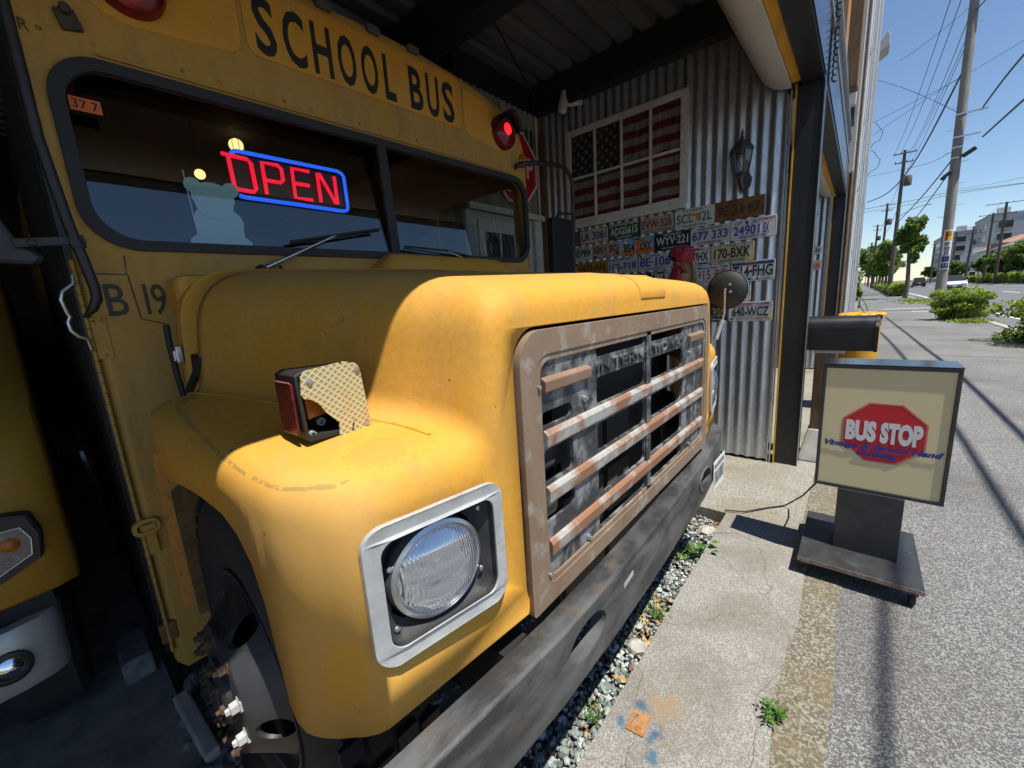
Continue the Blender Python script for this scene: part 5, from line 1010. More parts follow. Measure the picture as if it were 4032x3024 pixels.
b = MB(); b.grid([[(x, fy(x, z), z) for z in np.linspace(zt_ - 7 * hs, zt_, 12)] for x in np.linspace(-2.221, -1.722, 24)]); canton = b.build('flag_canton', 'flag_blue', fw, smooth=80, fix=False)
for r_ in range(9):
    for c_ in range(6 if r_ % 2 == 0 else 5):
        x = -2.190 + c_ * .084 + (0 if r_ % 2 == 0 else .042) + random.uniform(-.004, .004); z = zt_ - .032 - r_ * .0435 + random.uniform(-.004, .004); a0 = random.uniform(-.2, .2)
        pts = [(x + (.021 if k % 2 == 0 else .0085) * math.sin(a0 + k * math.pi / 5), z + (.021 if k % 2 == 0 else .0085) * math.cos(a0 + k * math.pi / 5)) for k in range(10)]
        MB().prism(pts, [], fy(x, z) - .003, fy(x, z) - .002, FY).build('star', 'flag_white', canton)
# ------------------------------------------------------------------ lamps on the wall
ln = thing('wall_lantern', (-.745, 3.62, 2.10), 'pewter carriage lantern mounted on the corrugated wall above the plates', 'lantern')
C_ = (-.745, 3.595)
MB().prism([(-.725, 2.105), (-.690, 2.15), (-.680, 2.20), (-.70, 2.245), (-.735, 2.26), (-.77, 2.24), (-.775, 2.19), (-.755, 2.14)], [], 3.675, 3.655, FY).build('back_plate', 'pewter', ln, bevel=.006)
MB().tube([(-.735, 3.66, 2.16), (-.735, 3.62, 2.14), (-.738, 3.595, 2.165), (-.742, 3.592, 2.205)], [.012, .014, .012, .016], 10).build('bracket_arm', 'pewter', ln, smooth=60)
MB().lathe([(.0, .0), (.022, .004), (.035, .02), (.03, .032), (.05, .045)], (*C_, 2.195), (0, 0, 1), 6).build('base_cup', 'pewter', ln)
MB().lathe([(.088, .0), (.082, .018), (.055, .045), (.045, .06), (.020, .075), (.012, .085), (.018, .095), (.008, .11), (.012, .122), (.004, .145), (0, .16)], (*C_, 2.385), (0, 0, 1), 6).build('roof', 'pewter', ln)
for k in range(6):
    a = k * math.pi / 3; MB().tube([(C_[0] + .048 * math.cos(a), C_[1] + .048 * math.sin(a), 2.238), (C_[0] + .062 * math.cos(a), C_[1] + .062 * math.sin(a), 2.31), (C_[0] + .072 * math.cos(a), C_[1] + .072 * math.sin(a), 2.388)], .006, 6).build('glazing_bar', 'pewter', ln)
MB().lathe([(.046, 0), (.060, .07), (.070, .148)], (*C_, 2.239), (0, 0, 1), 6, closed=True).build('glass', 'glass', ln)
MB().lathe([(.008, 0), (.008, .05), (.014, .06), (.012, .085), (0, .11)], (*C_, 2.24), (0, 0, 1), 10).build('candle_bulb', 'awning_white', ln, smooth=60)
sl = thing('security_lamp', (-2.18, 3.58, 3.13), 'small white security spotlight fixed under the beam left of the flag window', 'spotlight')
MB().lathe([(.0, -.02), (.038, -.014), (.042, 0), (.042, .075), (.032, .09), (.030, .15), (.02, .165), (0, .168)], (-2.235, 3.55, 3.13), (.05, .15, 1), 20).build('lamp_body', 'white_trim', sl, smooth=45)
MB().lathe([(.0, -.012), (.025, -.008), (.034, .004)], (-2.236, 3.548, 3.115), (.05, .15, 1), 16).build('lamp_glass', 'sign_white', sl, smooth=60)
MB().tube([(-2.215, 3.56, 3.17), (-2.17, 3.60, 3.165), (-2.12, 3.66, 3.19)], [.014, .016, .022], 10).build('arm', 'white_trim', sl, smooth=60)
MB().lathe([(.03, 0), (.03, .02), (.02, .03)], (-2.12, 3.675, 3.19), (0, -1, 0), 14).build('mount', 'white_trim', sl, smooth=40)
l2 = thing('wall_lantern', (-.68, 8.3, 2.35), 'dim carriage lantern on the corrugated wall of the second bay', 'lantern')
MB().lathe([(.02, 0), (.05, .06), (.07, .22), (.09, .23), (.03, .3), (.01, .36), (0, .38)], (-.68, 8.32, 2.25), (0, 0, 1), 6).build('body', 'pewter', l2); MB().prism(rrect(-.72, -.64, 2.13, 2.3, .03), [], 8.42, 8.39, FY).build('back_plate', 'pewter', l2)
# ------------------------------------------------------------------ octagonal shop sign on the back wall
oc = thing('octagon_sign', (-2.56, 3.225, 2.34), 'red octagonal sign with white border on the dim back wall behind the bus', 'sign')
def octo(cy, cz, r): return [(cy + r / math.cos(math.pi / 8) * math.cos(math.pi / 8 + k * math.pi / 4), cz + r / math.cos(math.pi / 8) * math.sin(math.pi / 8 + k * math.pi / 4)) for k in range(8)]
MB().prism(octo(3.225, 2.665, .325), [], -2.575, -2.565, FX).build('border', 'sign_white', oc); MB().prism(octo(3.225, 2.665, .300), [], -2.5649, -2.562, FX).build('face', 'sign_red', oc)
lettering('letters', 'STOP', 'sign_white', oc, (-2.5618, 2.965, 2.585), UX, UZ, .52, .19, .001, off=.02); lettering('letters', 'EST.', 'sign_white', oc, (-2.5618, 3.08, 2.43), UX, UZ, .13, .06, .001); lettering('letters', 'E', 'letter_black', oc, (-2.5618, 3.43, 2.52), UX, UZ, .045, .07, .001)
# ------------------------------------------------------------------ carved wooden post wearing a bandana
wp_ = thing('wooden_post', (-1.0, 3.2, 0), 'rough wooden post with a bark edge wearing a knotted red bandana', 'post')
rows = []
for z, w, d in ((0, .095, .06), (.6, .09, .06), (1.2, .092, .06), (1.45, .090, .058), (1.55, .082, .055), (1.63, .072, .05), (1.69, .05, .04), (1.72, .02, .02)):
    row = []
    for k in range(16):
        a = 2 * math.pi * k / 16; q = 1 + .06 * math.sin(3 * a + z * 9); row.append((-1.0 + w * math.cos(a) * q, 3.2 + d * math.sin(a) * q, z))
    rows.append(row)
MB().grid(rows, close=True).build('log', 'weathered_wood', wp_, smooth=60)
b = MB(); pts = [(-.908, 3.165, .2), (-.905, 3.165, .9), (-.912, 3.165, 1.45), (-.928, 3.165, 1.55), (-.945, 3.168, 1.63)]
b.tube(pts, [.022, .024, .022, .018, .010], 8); bo = b.build('bark_edge', 'old_bark', wp_, smooth=40)
for vtx in bo.data.vertices: vtx.co += Vector((random.uniform(-.006, .006), random.uniform(-.006, .006), 0))
bn = thing('bandana', (-1.03, 3.15, 1.6), 'red paisley bandana knotted round the top of the wooden post', 'bandana')
rows = []
for i in range(15):
    t = i / 14; row = []
    for k in range(28):
        a = 2 * math.pi * k / 28; rr = (.010 + .082 * math.sin(min(1, t * 1.25) * math.pi / 2)) * (1 + .09 * math.sin(7 * a + t * 6) + .06 * math.sin(13 * a - t * 9)); zz = 1.745 - .135 * t ** 1.5 - .045 * math.cos(a - .6) * t + .012 * math.sin(5 * a) * t
        row.append((-1.02 + rr * math.cos(a), 3.19 + rr * .72 * math.sin(a), zz))
    rows.append(row)
MB().grid(rows, close=True).build('wrap', 'cloth_red', bn, smooth=70)
MB().lathe([(.0, -.022), (.02, -.015), (.026, 0), (.02, .015), (0, .022)], (-1.035, 3.105, 1.605), (0.2, -.3, 1), 12).build('knot', 'cloth_red', bn, smooth=60)
for (dx, dz, w0, ph) in ((-.045, -.19, .034, 0), (.0, -.13, .026, 1.3), (.048, -.06, .03, 2.2), (-.01, -.16, .02, .6)):
    rows = []
    for i in range(9):
        t = i / 8; cx = -1.035 + dx * t; cz = 1.60 + dz * t; w = .008 + w0 * math.sin(min(1, t * 1.2) * 1.7) ** 1
        rows.append([(cx + w * q, 3.095 - .012 * math.sin(t * 3 + ph) + .010 * math.cos(q * 9 + ph + t * 4), cz - .006 * abs(q)) for q in np.linspace(-1, 1, 9)])
    MB().grid(rows).build('tail', 'cloth_red', bn, smooth=70, fix=False)
for k in range(14):
    a = random.uniform(math.pi, 2 * math.pi); t = random.uniform(.25, .95); rr = (.010 + .082 * math.sin(min(1, t * 1.25) * math.pi / 2)) * 1.05; p = Vector((-1.02 + rr * math.cos(a), 3.19 + rr * .76 * math.sin(a) - .004, 1.742 - .16 * t ** 1.6 - .035 * math.cos(a) * t))
    MB().lathe([(.0, .0015), (.0035, .001), (.004, 0)], p, (math.cos(a), math.sin(a), .4), 6).build('print_mark', 'cloth_print', bn)
# two wooden pegs standing on the hood's far edge
for i, (x, y) in enumerate(((-1.30, 2.16), (-1.02, 2.12))):
    tag(MB().tube([(x, y, 1.47), (x - .012, y + .004, 1.52), (x - .02, y + .006, 1.545)], [.012, .011, .009], 10).build('hood_peg', 'trim_yellow', hood, smooth=60))
# ================================================================== PAVEMENT: light-box sign
sgn = thing('pavement_sign', (.08, 2.47, 0), 'cream light-box shop sign reading BUS STOP on a black wheeled base', 'sign')
x0, x1, y0, y1, z0, z1 = -.106, .343, 2.405, 2.600, .412, 1.020
bx_ = MB().bx(x0, x1, y0 + .006, y1 - .006, z0 + .001, z1 - .001).build('light_box', 'sign_cream', sgn)
fr = .017
for nm, a in (('frame_rail', (x0 - .002, x1 + .002, y0, y1, z1 - fr, z1)), ('frame_rail', (x0 - .002, x1 + .002, y0, y1, z0, z0 + fr)), ('frame_stile', (x0 - .002, x0 + fr * .7, y0 + .0006, y1 - .0006, z0 + fr, z1 - fr)), ('frame_stile', (x1 - fr * .7, x1 + .002, y0 + .0006, y1 - .0006, z0 + fr, z1 - fr))):
    MB().bx(*a).build(nm, 'sign_black', sgn, bevel=.002)
MB().bx(x0 - .004, x1 + .004, y0 - .001, y1 + .001, z1 + .0005, z1 + .004).build('top_sheet', 'gloss_dark', sgn, bevel=.001)
XU, ZU = (1, 0, 0), (0, 0, 1); yf = y0 + .0055
ocx, ocz, ow, oh = .124, .708, .143, .140
def oct2(s): return [(ocx + u * ow * s, ocz + v * oh * s) for (u, v) in ((-1, .42), (-.38, 1), (.40, 1), (1, .42), (1, -.40), (.40, -1), (-.38, -1), (-1, -.40))]
em = MB().prism(oct2(1.0), [], yf, yf - .0008, FY).build('octagon', 'sign_red', sgn)
MB().prism(oct2(.982), [oct2(.962)], yf - .0009, yf - .0013, FY).build('octagon_line', 'sign_pink', em)
lettering('words', 'BUS', 'sign_white', em, (ocx - .130, yf - .0016, ocz - .046), XU, ZU, .108, .100, .0006, off=.062)
lettering('words', 'STOP', 'sign_white', em, (ocx - .008, yf - .0016, ocz - .046), XU, ZU, .138, .100, .0006, off=.062)
lettering('words', 'Vintage & Second Hand', 'sign_blue', em, (ocx - .204, yf - .0024, ocz - .092), XU, ZU, .405, .037, .0006, off=.045, shear=.35)
lettering('words', 'Clothing', 'sign_blue', em, (ocx - .085, yf - .0024, ocz - .124), XU, ZU, .145, .036, .0006, off=.045, shear=.35)
MB().bx(-.014, .224, 2.402, 2.585, .098, .4115).build('pedestal', 'sign_black', sgn, bevel=.003)
base = MB().bx(-.140, .303, 2.212, 2.748, .078, .097).build('base_board', 'sign_black', sgn, bevel=.003)
worn('board_edge', (0.20, 0.13, 0.10), (0.30, 0.23, 0.18), (0.12, 0.07, 0.05), 30, .8)
MB().bx(-.1405, .3035, 2.2105, 2.2118, .077, .096).build('board_edge', 'board_edge', base)
for (x, y) in ((-.11, 2.25), (.27, 2.25), (-.11, 2.71), (.27, 2.71)):
    MB().lathe([(.028, -.011), (.032, -.006), (.032, .006), (.028, .011)], (x, y, .032), (1, 0, 0), 18).build('caster', 'rubber', sgn, smooth=40); MB().bx(x - .018, x + .018, y - .02, y + .02, .055, .0775).build('caster_fork', 'sign_black', sgn)
tag(MB().tube([(-.085, 2.50, .405), (-.13, 2.60, .30), (-.17, 2.78, .17), (-.22, 2.90, .07), (-.27, 2.93, .008), (-.35, 2.85, .006), (-.46, 2.70, .012), (-.56, 2.66, .01)], .0045, 8).build('power_cord', 'wire_black', smooth=60), 'black power cord running from the light-box sign across the concrete', 'cord')
# ------------------------------------------------------------------ mailbox on its post
mb = thing('mailbox', (-.17, 4.0, 0), 'black arched tin mailbox on a dark timber post by the steel column', 'mailbox')
arch = [(3.93, .892), (3.93, 1.06)] + [(4.02 + .09 * math.cos(math.radians(a)), 1.06 + .09 * math.sin(math.radians(a))) for a in range(180, -1, -15)][0:] + [(4.11, .892)]
MB().prism(arch, [], -.33, .100, FX).build('mailbox_body', 'black_tin', mb, smooth=40)
arch2 = [(4.02 + (u - 4.02) * 1.05, 1.03 + (v - 1.03) * 1.04) for (u, v) in arch]
MB().prism(arch2, [], .1005, .122, FX).build('mailbox_door', 'black_tin', mb, smooth=40, bevel=.004)
MB().bx(.12, .135, 4.0, 4.04, 1.12, 1.15).build('door_pull', 'black_tin', mb)
MB().bx(-.24, -.11, 3.96, 4.08, .24, .890).build('timber_post', 'plank_brown', mb, bevel=.006); MB().bx(-.25, -.06, 3.95, 4.09, .868, .8915).build('shelf', 'white_trim', mb)
MB().add([(-.30, 3.84, 0), (-.08, 3.84, 0), (-.08, 4.16, 0), (-.30, 4.16, 0), (-.25, 3.94, .245), (-.10, 3.94, .245), (-.10, 4.10, .245), (-.25, 4.10, .245)], [(0, 1, 2, 3), (4, 5, 6, 7), (0, 1, 5, 4), (1, 2, 6, 5), (2, 3, 7, 6), (3, 0, 4, 7)]).build('footing', 'concrete_block', mb, bevel=.01)
# ------------------------------------------------------------------ yellow bin
yb = thing('yellow_bin', (.02, 5.75, 0), 'round yellow bin with a crimped lid standing behind the black mailbox', 'bin')
MB().lathe([(.15, 0), (.155, .02), (.165, .60), (.172, 1.02), (.16, 1.02)], (.02, 5.8, 0), (0, 0, 1), 32).build('drum', 'bin_yellow', yb, smooth=40)
rows = [[(.025 + r_ * (1 + .02 * (k % 2)) * math.cos(2 * math.pi * k / 36), 5.8 + r_ * (1 + .02 * (k % 2)) * math.sin(2 * math.pi * k / 36), z + .008 * math.sin(k * 1.7)) for k in range(36)] for (r_, z) in ((.198, 1.02), (.200, 1.05), (.185, 1.062), (.06, 1.075), (.001, 1.08))]
MB().grid(rows, close=True).build('lid', 'bin_yellow', yb, smooth=30)
# ------------------------------------------------------------------ rusty anchor plate in the concrete
an = thing('anchor_plate', (-.455, 1.05, .006), 'square rusty iron anchor plate with a slot, set in the concrete border', 'iron plate')
an_l = [(-.484, 1.085), (-.430, 1.094), (-.424, 1.016), (-.482, 1.010)]
MB().prism(an_l, [[(-.472, 1.060), (-.468, 1.075), (-.462, 1.075), (-.464, 1.05), (-.466, 1.03), (-.472, 1.03)]], .004, .012, FZ).build('plate', 'rusty_iron', an, bevel=.001); MB().prism(an_l, [], -.02, .0035, FZ).build('socket', 'letter_black', an)
# ------------------------------------------------------------------ gravel: stones too many to count
ico_v = np.array([(0, 0, 1), (.894, 0, .447), (.276, .851, .447), (-.724, .526, .447), (-.724, -.526, .447), (.276, -.851, .447), (.724, .526, -.447), (-.276, .851, -.447), (-.894, 0, -.447), (-.276, -.851, -.447), (.724, -.526, -.447), (0, 0, -1)])
ico_f = np.array([(0, 1, 2), (0, 2, 3), (0, 3, 4), (0, 4, 5), (0, 5, 1), (1, 6, 2), (2, 7, 3), (3, 8, 4), (4, 9, 5), (5, 10, 1), (6, 7, 2), (7, 8, 3), (8, 9, 4), (9, 10, 5), (10, 6, 1), (11, 7, 6), (11, 8, 7), (11, 9, 8), (11, 10, 9), (11, 6, 10)])
def stones(name, C, S, mat, tint, rng):
    k = len(C); V = ico_v[None] * (1 + rng.uniform(-.22, .22, (k, 12, 1))); sc = S[:, None] * np.stack([rng.uniform(.8, 1.35, k), rng.uniform(.7, 1.1, k), rng.uniform(.55, .85, k)], 1); V = V * sc[:, None, :]
    a = rng.uniform(0, 6.28, k); t = rng.uniform(-.6, .6, k); ca, sa, ct, st_ = np.cos(a), np.sin(a), np.cos(t), np.sin(t)
    x, y, z = V[..., 0], V[..., 1], V[..., 2]; y, z = y * ct[:, None] - z * st_[:, None], y * st_[:, None] + z * ct[:, None]; x, y = x * ca[:, None] - y * sa[:, None], x * sa[:, None] + y * ca[:, None]
    P = np.stack([x, y, z], -1) + C[:, None, :]; F = (ico_f[None] + (np.arange(k) * 12)[:, None, None]).reshape(-1, 3)
    me = bpy.data.meshes.new(name); me.vertices.add(k * 12); me.vertices.foreach_set('co', P.ravel()); me.loops.add(len(F) * 3); me.loops.foreach_set('vertex_index', F.ravel()); me.polygons.add(len(F)); me.polygons.foreach_set('loop_start', np.arange(len(F)) * 3); me.polygons.foreach_set('loop_total', np.full(len(F), 3))
    at = me.attributes.new('tint', 'FLOAT', 'FACE'); at.data.foreach_set('value', np.repeat(tint, 20)); me.update()
    me.polygons.foreach_set('use_smooth', [True] * len(F)); me.set_sharp_from_angle(angle=math.radians(38)); return link(me, name, mat, None, Vector((0, 0, 0)))
rng = np.random.default_rng(3); k = 6500
gx = -.555 - np.abs(rng.normal(0, .13, k)); gy = rng.uniform(-.3, 2.62, k); deep = rng.random(k) < .35; gx[deep] = rng.uniform(-1.95, -.6, deep.sum())
gs = rng.uniform(.006, .0125, k) * np.where(rng.random(k) < .06, 1.5, 1); gz = -.10 + rng.uniform(0, .035, k) + np.clip(.03 * (1 - (-.55 - gx) / .3), 0, .03)
# fewer stones where leaf litter collects along the edge
keep = ~((gx > -.63) & (np.sin(gy * 5.1) + .4 * np.sin(gy * 13) > .55) & (rng.random(k) < .75)); gx, gy, gs, gz = gx[keep], gy[keep], gs[keep], gz[keep]
st_o = stones('gravel', np.stack([gx, gy, gz], 1), gs, 'stone_mix', rng.random(len(gx)), rng); tag(st_o, 'white and grey-green gravel lying along the concrete border under the bumper', 'gravel', kind='stuff')
k = 900; C = np.stack([rng.uniform(-.68, -.553, k), rng.uniform(.3, 2.6, k), rng.uniform(-.075, -.045, k)], 1); sel = np.sin(C[:, 1] * 5.1) + .4 * np.sin(C[:, 1] * 13) > .25; C = C[sel]
lf = quads('leaf_litter', leaf_quads(C, .015, rng, up=.8, aspect=.45), rng.random(len(C)), 'leaf_dry'); tag(lf, 'brown dead leaf litter along the edge of the gravel', 'leaf litter', kind='stuff')
for i, (x, y, z, s, r_, lb) in enumerate(((-.585, 1.20, -.045, .036, .3, 'large curled dry leaf on the gravel beside the pale rock'), (-.565, 1.42, -.04, .030, 1.1, 'yellow dry leaf leaning on the concrete border'), (-.570, 1.72, -.045, .030, .5, 'dry leaf lying on white gravel under the bumper middle'))):
    rows = [[(x + math.cos(r_) * t * s - math.sin(r_) * q * s * .38 * math.sin((t + 1) / 2 * math.pi), y + math.sin(r_) * t * s + math.cos(r_) * q * s * .38 * math.sin((t + 1) / 2 * math.pi), z + .012 * q * q + .008 * t * t) for q in (-1, -.5, 0, .5, 1)] for t in np.linspace(-1, 1, 9)]
    tag(MB().grid(rows).build('dry_leaf', 'leaf_dry', smooth=60, fix=False), lb, 'leaf', 'dry leaves on the gravel')
def rock(name, c, s, mat, label, cat='rock', seed=1, group=None, sub=2):
    bm = bmesh.new(); bmesh.ops.create_icosphere(bm, subdivisions=sub, radius=1); rg = random.Random(seed)
    for v_ in bm.verts:
        f_ = 1 + rg.uniform(-.16, .16); v_.co = Vector((v_.co.x * s[0] * f_, v_.co.y * s[1] * f_, v_.co.z * s[2] * f_))
    me = bpy.data.meshes.new(name); bm.to_mesh(me); bm.free(); return tag(link(me, name, mat, None, Vector(c)), label, cat, group)
rock('rock', (-.600, 1.385, -.05), (.045, .04, .035), 'rock_pale', 'pale fist-sized rock among the gravel beneath the bumper', seed=4)
rock('rock', (-.612, 2.44, -.05), (.05, .055, .032), 'rock_pale', 'pale flat rock at the far end of the gravel near the concrete step', seed=9)
# ------------------------------------------------------------------ weeds
def weed(name, c, h, nl, ll, label, seed, wide=.5, flat=.4):
    rg = np.random.default_rng(seed); t = thing(name, c, label, 'weed'); P = []; T = []
    for s in range(nl):
        a = rg.uniform(0, 6.28); lean = rg.uniform(.15, 1) * flat; m_ = Vector((math.cos(a), math.sin(a), 0)); d = (m_ * lean + Vector((0, 0, 1 - lean * .6))).normalized(); b0 = Vector(c) + m_ * rg.uniform(0, .015); L_ = h * rg.uniform(.5, 1.1)
        for q in range(5):
            p = b0 + d * L_ * (q + 1) / 5; ax = (m_ * rg.uniform(-.4, 1) + Vector((rg.normal() * .7, rg.normal() * .7, .35))).normalized(); w = ax.cross(Vector((0, 0, 1))).normalized() * ll * wide; tip = p + ax * ll * rg.uniform(.7, 1.2)
            P.append([p, p.lerp(tip, .45) + w * .5 + Vector((0, 0, .004)), tip - Vector((0, 0, ll * .2)), p.lerp(tip, .45) - w * .5 + Vector((0, 0, .004))]); T.append(rg.random())
    o = quads('foliage', np.array([[list(v_) for v_ in q] for q in P]), T, 'leaf_weed', t); b = MB()
    for s in range(min(nl, 9)):
        a = s * 6.28 / 9; b.tube([c, (c[0] + .4 * h * flat * math.cos(a), c[1] + .4 * h * flat * math.sin(a), c[2] + h * .7)], .0013, 4)
    tag(b.build('stems', 'leaf_stem', t), kind='stuff'); return t
simple('leaf_stem', (0.12, 0.20, 0.04), .6, 0, .3, 20, 0)
weed('weed', (-.118, 1.335, .004), .050, 26, .020, 'small green weed sprouting at the crack between concrete border and brown strip', 5, .38, .95)
weed('weed', (-.598, 1.60, -.06), .10, 34, .011, 'feathery mossy weed growing through the gravel beneath the bumper', 6, .5, .7)
weed('weed', (-.598, 2.16, -.07), .13, 9, .05, 'broad-leaved green weed beside the concrete edge near the far bumper end', 7, .62, .9)
weed('weed', (-.60, 1.02, -.06), .07, 22, .010, 'low mossy tuft in the gravel at the bottom edge of the view', 8, .5, .8)
# ------------------------------------------------------------------ rubble and blocks by the near wheel
for i in range(14):
    x = random.uniform(-1.95, -1.42); y = random.uniform(.07, .20); s = random.uniform(.02, .055)
    rock('rubble_piece', (x, y, -.03 + random.uniform(0, .03)), (s * random.uniform(.8, 1.5), s * .8, s * .7), 'rubble', 'broken lump of dark concrete rubble beside the front wheel', 'rubble', seed=20 + i, group='rubble beside the front wheel', sub=1)
tag(MB().bx(-2.32, -2.10, -.02, .075, 0, .10).build('concrete_chock', 'rubble', bevel=.01), 'grey concrete block on the dark floor beside the bus door', 'block')
tag(MB().obx((-1.66, .115, .01), (.36, .045, .07), Matrix.Rotation(.05, 3, 'Z')).build('kerb_piece', 'concrete_block', bevel=.008), 'broken length of concrete kerb beside the front wheel', 'kerb piece')
# ------------------------------------------------------------------ yellow van nose in the shade at left
simple('lamp_clear', (0.20, 0.17, 0.16), .15, .6, .5, 60, .3, stretch=(1, 1, 4))
van = thing('yellow_van', (-3.2, -.85, 0), 'yellow van nose with silver bumper in the shade left of the bus', 'van')
prof = [(-4.8, .45), (-4.8, 1.7), (-3.1, 1.72), (-2.55, 1.25), (-2.15, 1.15), (-2.02, 1.02), (-1.97, .80), (-1.95, .62), (-1.97, .56), (-2.6, .5)]
rows = []
for (y, s, dz) in ((-.045, .06, 0), (-.055, .035, 0), (-.10, .005, 0), (-.20, -.015, .005), (-.6, -.035, .01), (-1.1, -.035, .01), (-1.5, -.015, .005), (-1.6, .005, 0), (-1.645, .035, 0), (-1.655, .06, 0)):
    rows.append([(x - s * (1 if x > -3 else 0), y, z + (dz if z > .7 else 0)) for (x, z) in prof])
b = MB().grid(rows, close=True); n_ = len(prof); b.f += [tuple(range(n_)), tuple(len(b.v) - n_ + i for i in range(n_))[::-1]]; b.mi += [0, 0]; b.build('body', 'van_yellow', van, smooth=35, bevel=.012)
for sy in (0, 1):
    mv = lambda y: y if sy == 0 else -1.70 - y
    FV = lambda u, v, d: (d, mv(u), v)
    hl = MB().prism([(-.105, .70), (-.095, .78), (-.11, .845), (-.16, .86), (-.34, .85), (-.34, .62), (-.25, .625)], [], -2.02, -1.938, FV).build('headlight', 'steel_black', van, bevel=.01)
    MB().prism([(-.1275, .7165), (-.1205, .769), (-.1365, .813), (-.33, .818), (-.33, .6575), (-.24, .6575)], [[(-.130, .718), (-.123, .768), (-.138, .811), (-.326, .816), (-.326, .660), (-.24, .660)]], -1.937, -1.932, FV).build('chrome_edge', 'bright_metal', hl)
    MB().prism([(-.130, .718), (-.123, .768), (-.138, .811), (-.326, .816), (-.326, .660), (-.24, .660)], [], -1.945, -1.934, FV).build('lens', 'lamp_clear', hl); MB().lathe([(.0, .008), (.018, .005), (.022, 0)], (-1.934, mv(-.165), .765), (1, 0, 0), 16).build('amber_bulb', 'lens_amber', hl, smooth=60)
    fl_ = MB().lathe([(.05, 0), (.05, .012), (.04, .016), (.036, .004)], (-1.912, mv(-.235), .395), (1, 0, 0), 20).build('fog_lamp', 'steel_black', van, smooth=50); MB().lathe([(.0, .02), (.025, .016), (.036, .004)], (-1.912, mv(-.235), .395), (1, 0, 0), 18).build('lens', 'reflector', fl_, smooth=60)
    MB().lathe([(.17, -.09), (.25, -.095), (.285, -.07), (.285, .07), (.25, .095), (.17, .09)], (-2.28, mv(-.19), .285), (0, 1, 0), 36).build('tyre', 'tyre', van, smooth=40); MB().lathe([(.17, .06), (.15, .05), (.04, .06), (0, .06)], (-2.28, mv(-.19), .285), (0, 1 if sy == 0 else -1, 0), 24).build('rim', 'silver_paint', van, smooth=40)
bp = [(-.112, -2.10), (-.113, -2.04), (-.118, -1.99), (-.132, -1.955), (-.16, -1.932), (-.22, -1.915), (-.5, -1.895), (-1.2, -1.895), (-1.48, -1.915), (-1.54, -1.932), (-1.568, -1.955), (-1.582, -1.99), (-1.587, -2.04), (-1.588, -2.10)]
b = MB().grid([[(x + dx, y, z) for (dx, z) in ((-.06, .50), (-.012, .502), (.0, .485), (.004, .40), (0, .32), (-.02, .285), (-.06, .28))] for (y, x) in bp]); b.build('bumper', 'silver_paint', van, smooth=40)
MB().bx(-2.5, -2.06, -1.56, -.14, .20, .50).build('underbody', 'ceiling_black', van)
MB().bx(-2.06, -1.985, -1.58, -.115, .50, .565).build('bumper_gap', 'ceiling_black', van)
# ================================================================== STREET
def blob_leaves(rng, cen, rad, k, lumps=14, shell=.55, flat=0.0):
    """leaf centres in overlapping lumps: an uneven crown with gaps"""
    cen = np.array(cen); rad = np.array(rad); L_ = rng.normal(size=(lumps, 3)); L_ /= np.linalg.norm(L_, axis=1)[:, None]; L_ *= rng.uniform(.25, .88, (lumps, 1)) ** .8; L_[:, 2] *= .95
    R_ = rng.uniform(.17, .40, lumps); w = R_ ** 2; idx = rng.choice(lumps, k, p=w / w.sum()); d = rng.normal(size=(k, 3)); d /= np.linalg.norm(d, axis=1)[:, None]
    P = L_[idx] + d * (R_[idx] * rng.uniform(shell, 1.05, k) ** .5)[:, None]
    if flat: P[:, 2] = np.where(P[:, 2] < -flat, -flat + (P[:, 2] + flat) * .25, P[:, 2])
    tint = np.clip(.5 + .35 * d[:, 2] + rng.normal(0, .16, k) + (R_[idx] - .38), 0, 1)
    return cen + P * rad, tint
def tree(name, x, y, h, cr, cz, label, seed, group, leaves=2600, ls=.16, mat='leaf_tree', base=0.0, lean=0.0, rz=None):
    rg = np.random.default_rng(seed); t = thing(name, (x, y, base), label, 'tree', group); rz = rz or (h - cz) * .98
    cc = (x + lean, y, base + cz); b = MB(); b.tube([(x, y, base), (x + .05 + lean * .2, y, base + cz * .35), (x + lean * .6, y + .03, base + cz * .75), (x + lean, y, base + cz + rz * .35)], [.16, .13, .11, .05], 8); tr = b.build('trunk', 'arm_brown', t, smooth=60)
    for k in range(5):
        a = k * 1.256 + rg.uniform(0, 1); p0 = (x + lean * .6, y, base + cz * (.72 + .08 * k / 5)); MB().tube([p0, (x + lean + cr * .3 * math.cos(a), y + cr * .3 * math.sin(a), base + cz + rz * .1), (x + lean + cr * .62 * math.cos(a), y + cr * .62 * math.sin(a), base + cz + rz * rg.uniform(.1, .45))], [.06, .04, .015], 6).build('limb', 'arm_brown', tr)
    Ps, Ts = [], []
    for q in range(5):
        f_ = rg.uniform(.42, .66) if q else .72; off = np.array([rg.uniform(-.5, .5) * cr, rg.uniform(-.5, .5) * cr, (q / 4 - .45) * 1.15 * rz]) if q else np.zeros(3)
        p_, t_ = blob_leaves(rg, np.array(cc) + off, (cr * f_, cr * f_, rz * f_), leaves // 5, 16); Ps.append(p_); Ts.append(np.clip(t_ + rg.uniform(-.12, .12), 0, 1))
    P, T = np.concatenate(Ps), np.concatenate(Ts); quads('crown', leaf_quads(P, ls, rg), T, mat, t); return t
GT = 'street trees along the near pavement'
tree('street_tree', 2.62, 43.7, 5.8, 1.15, 4.1, 'young street tree nearest the camera, with a leafy top, left of the concrete pole', 11, GT, 5200, .14, lean=-.1)
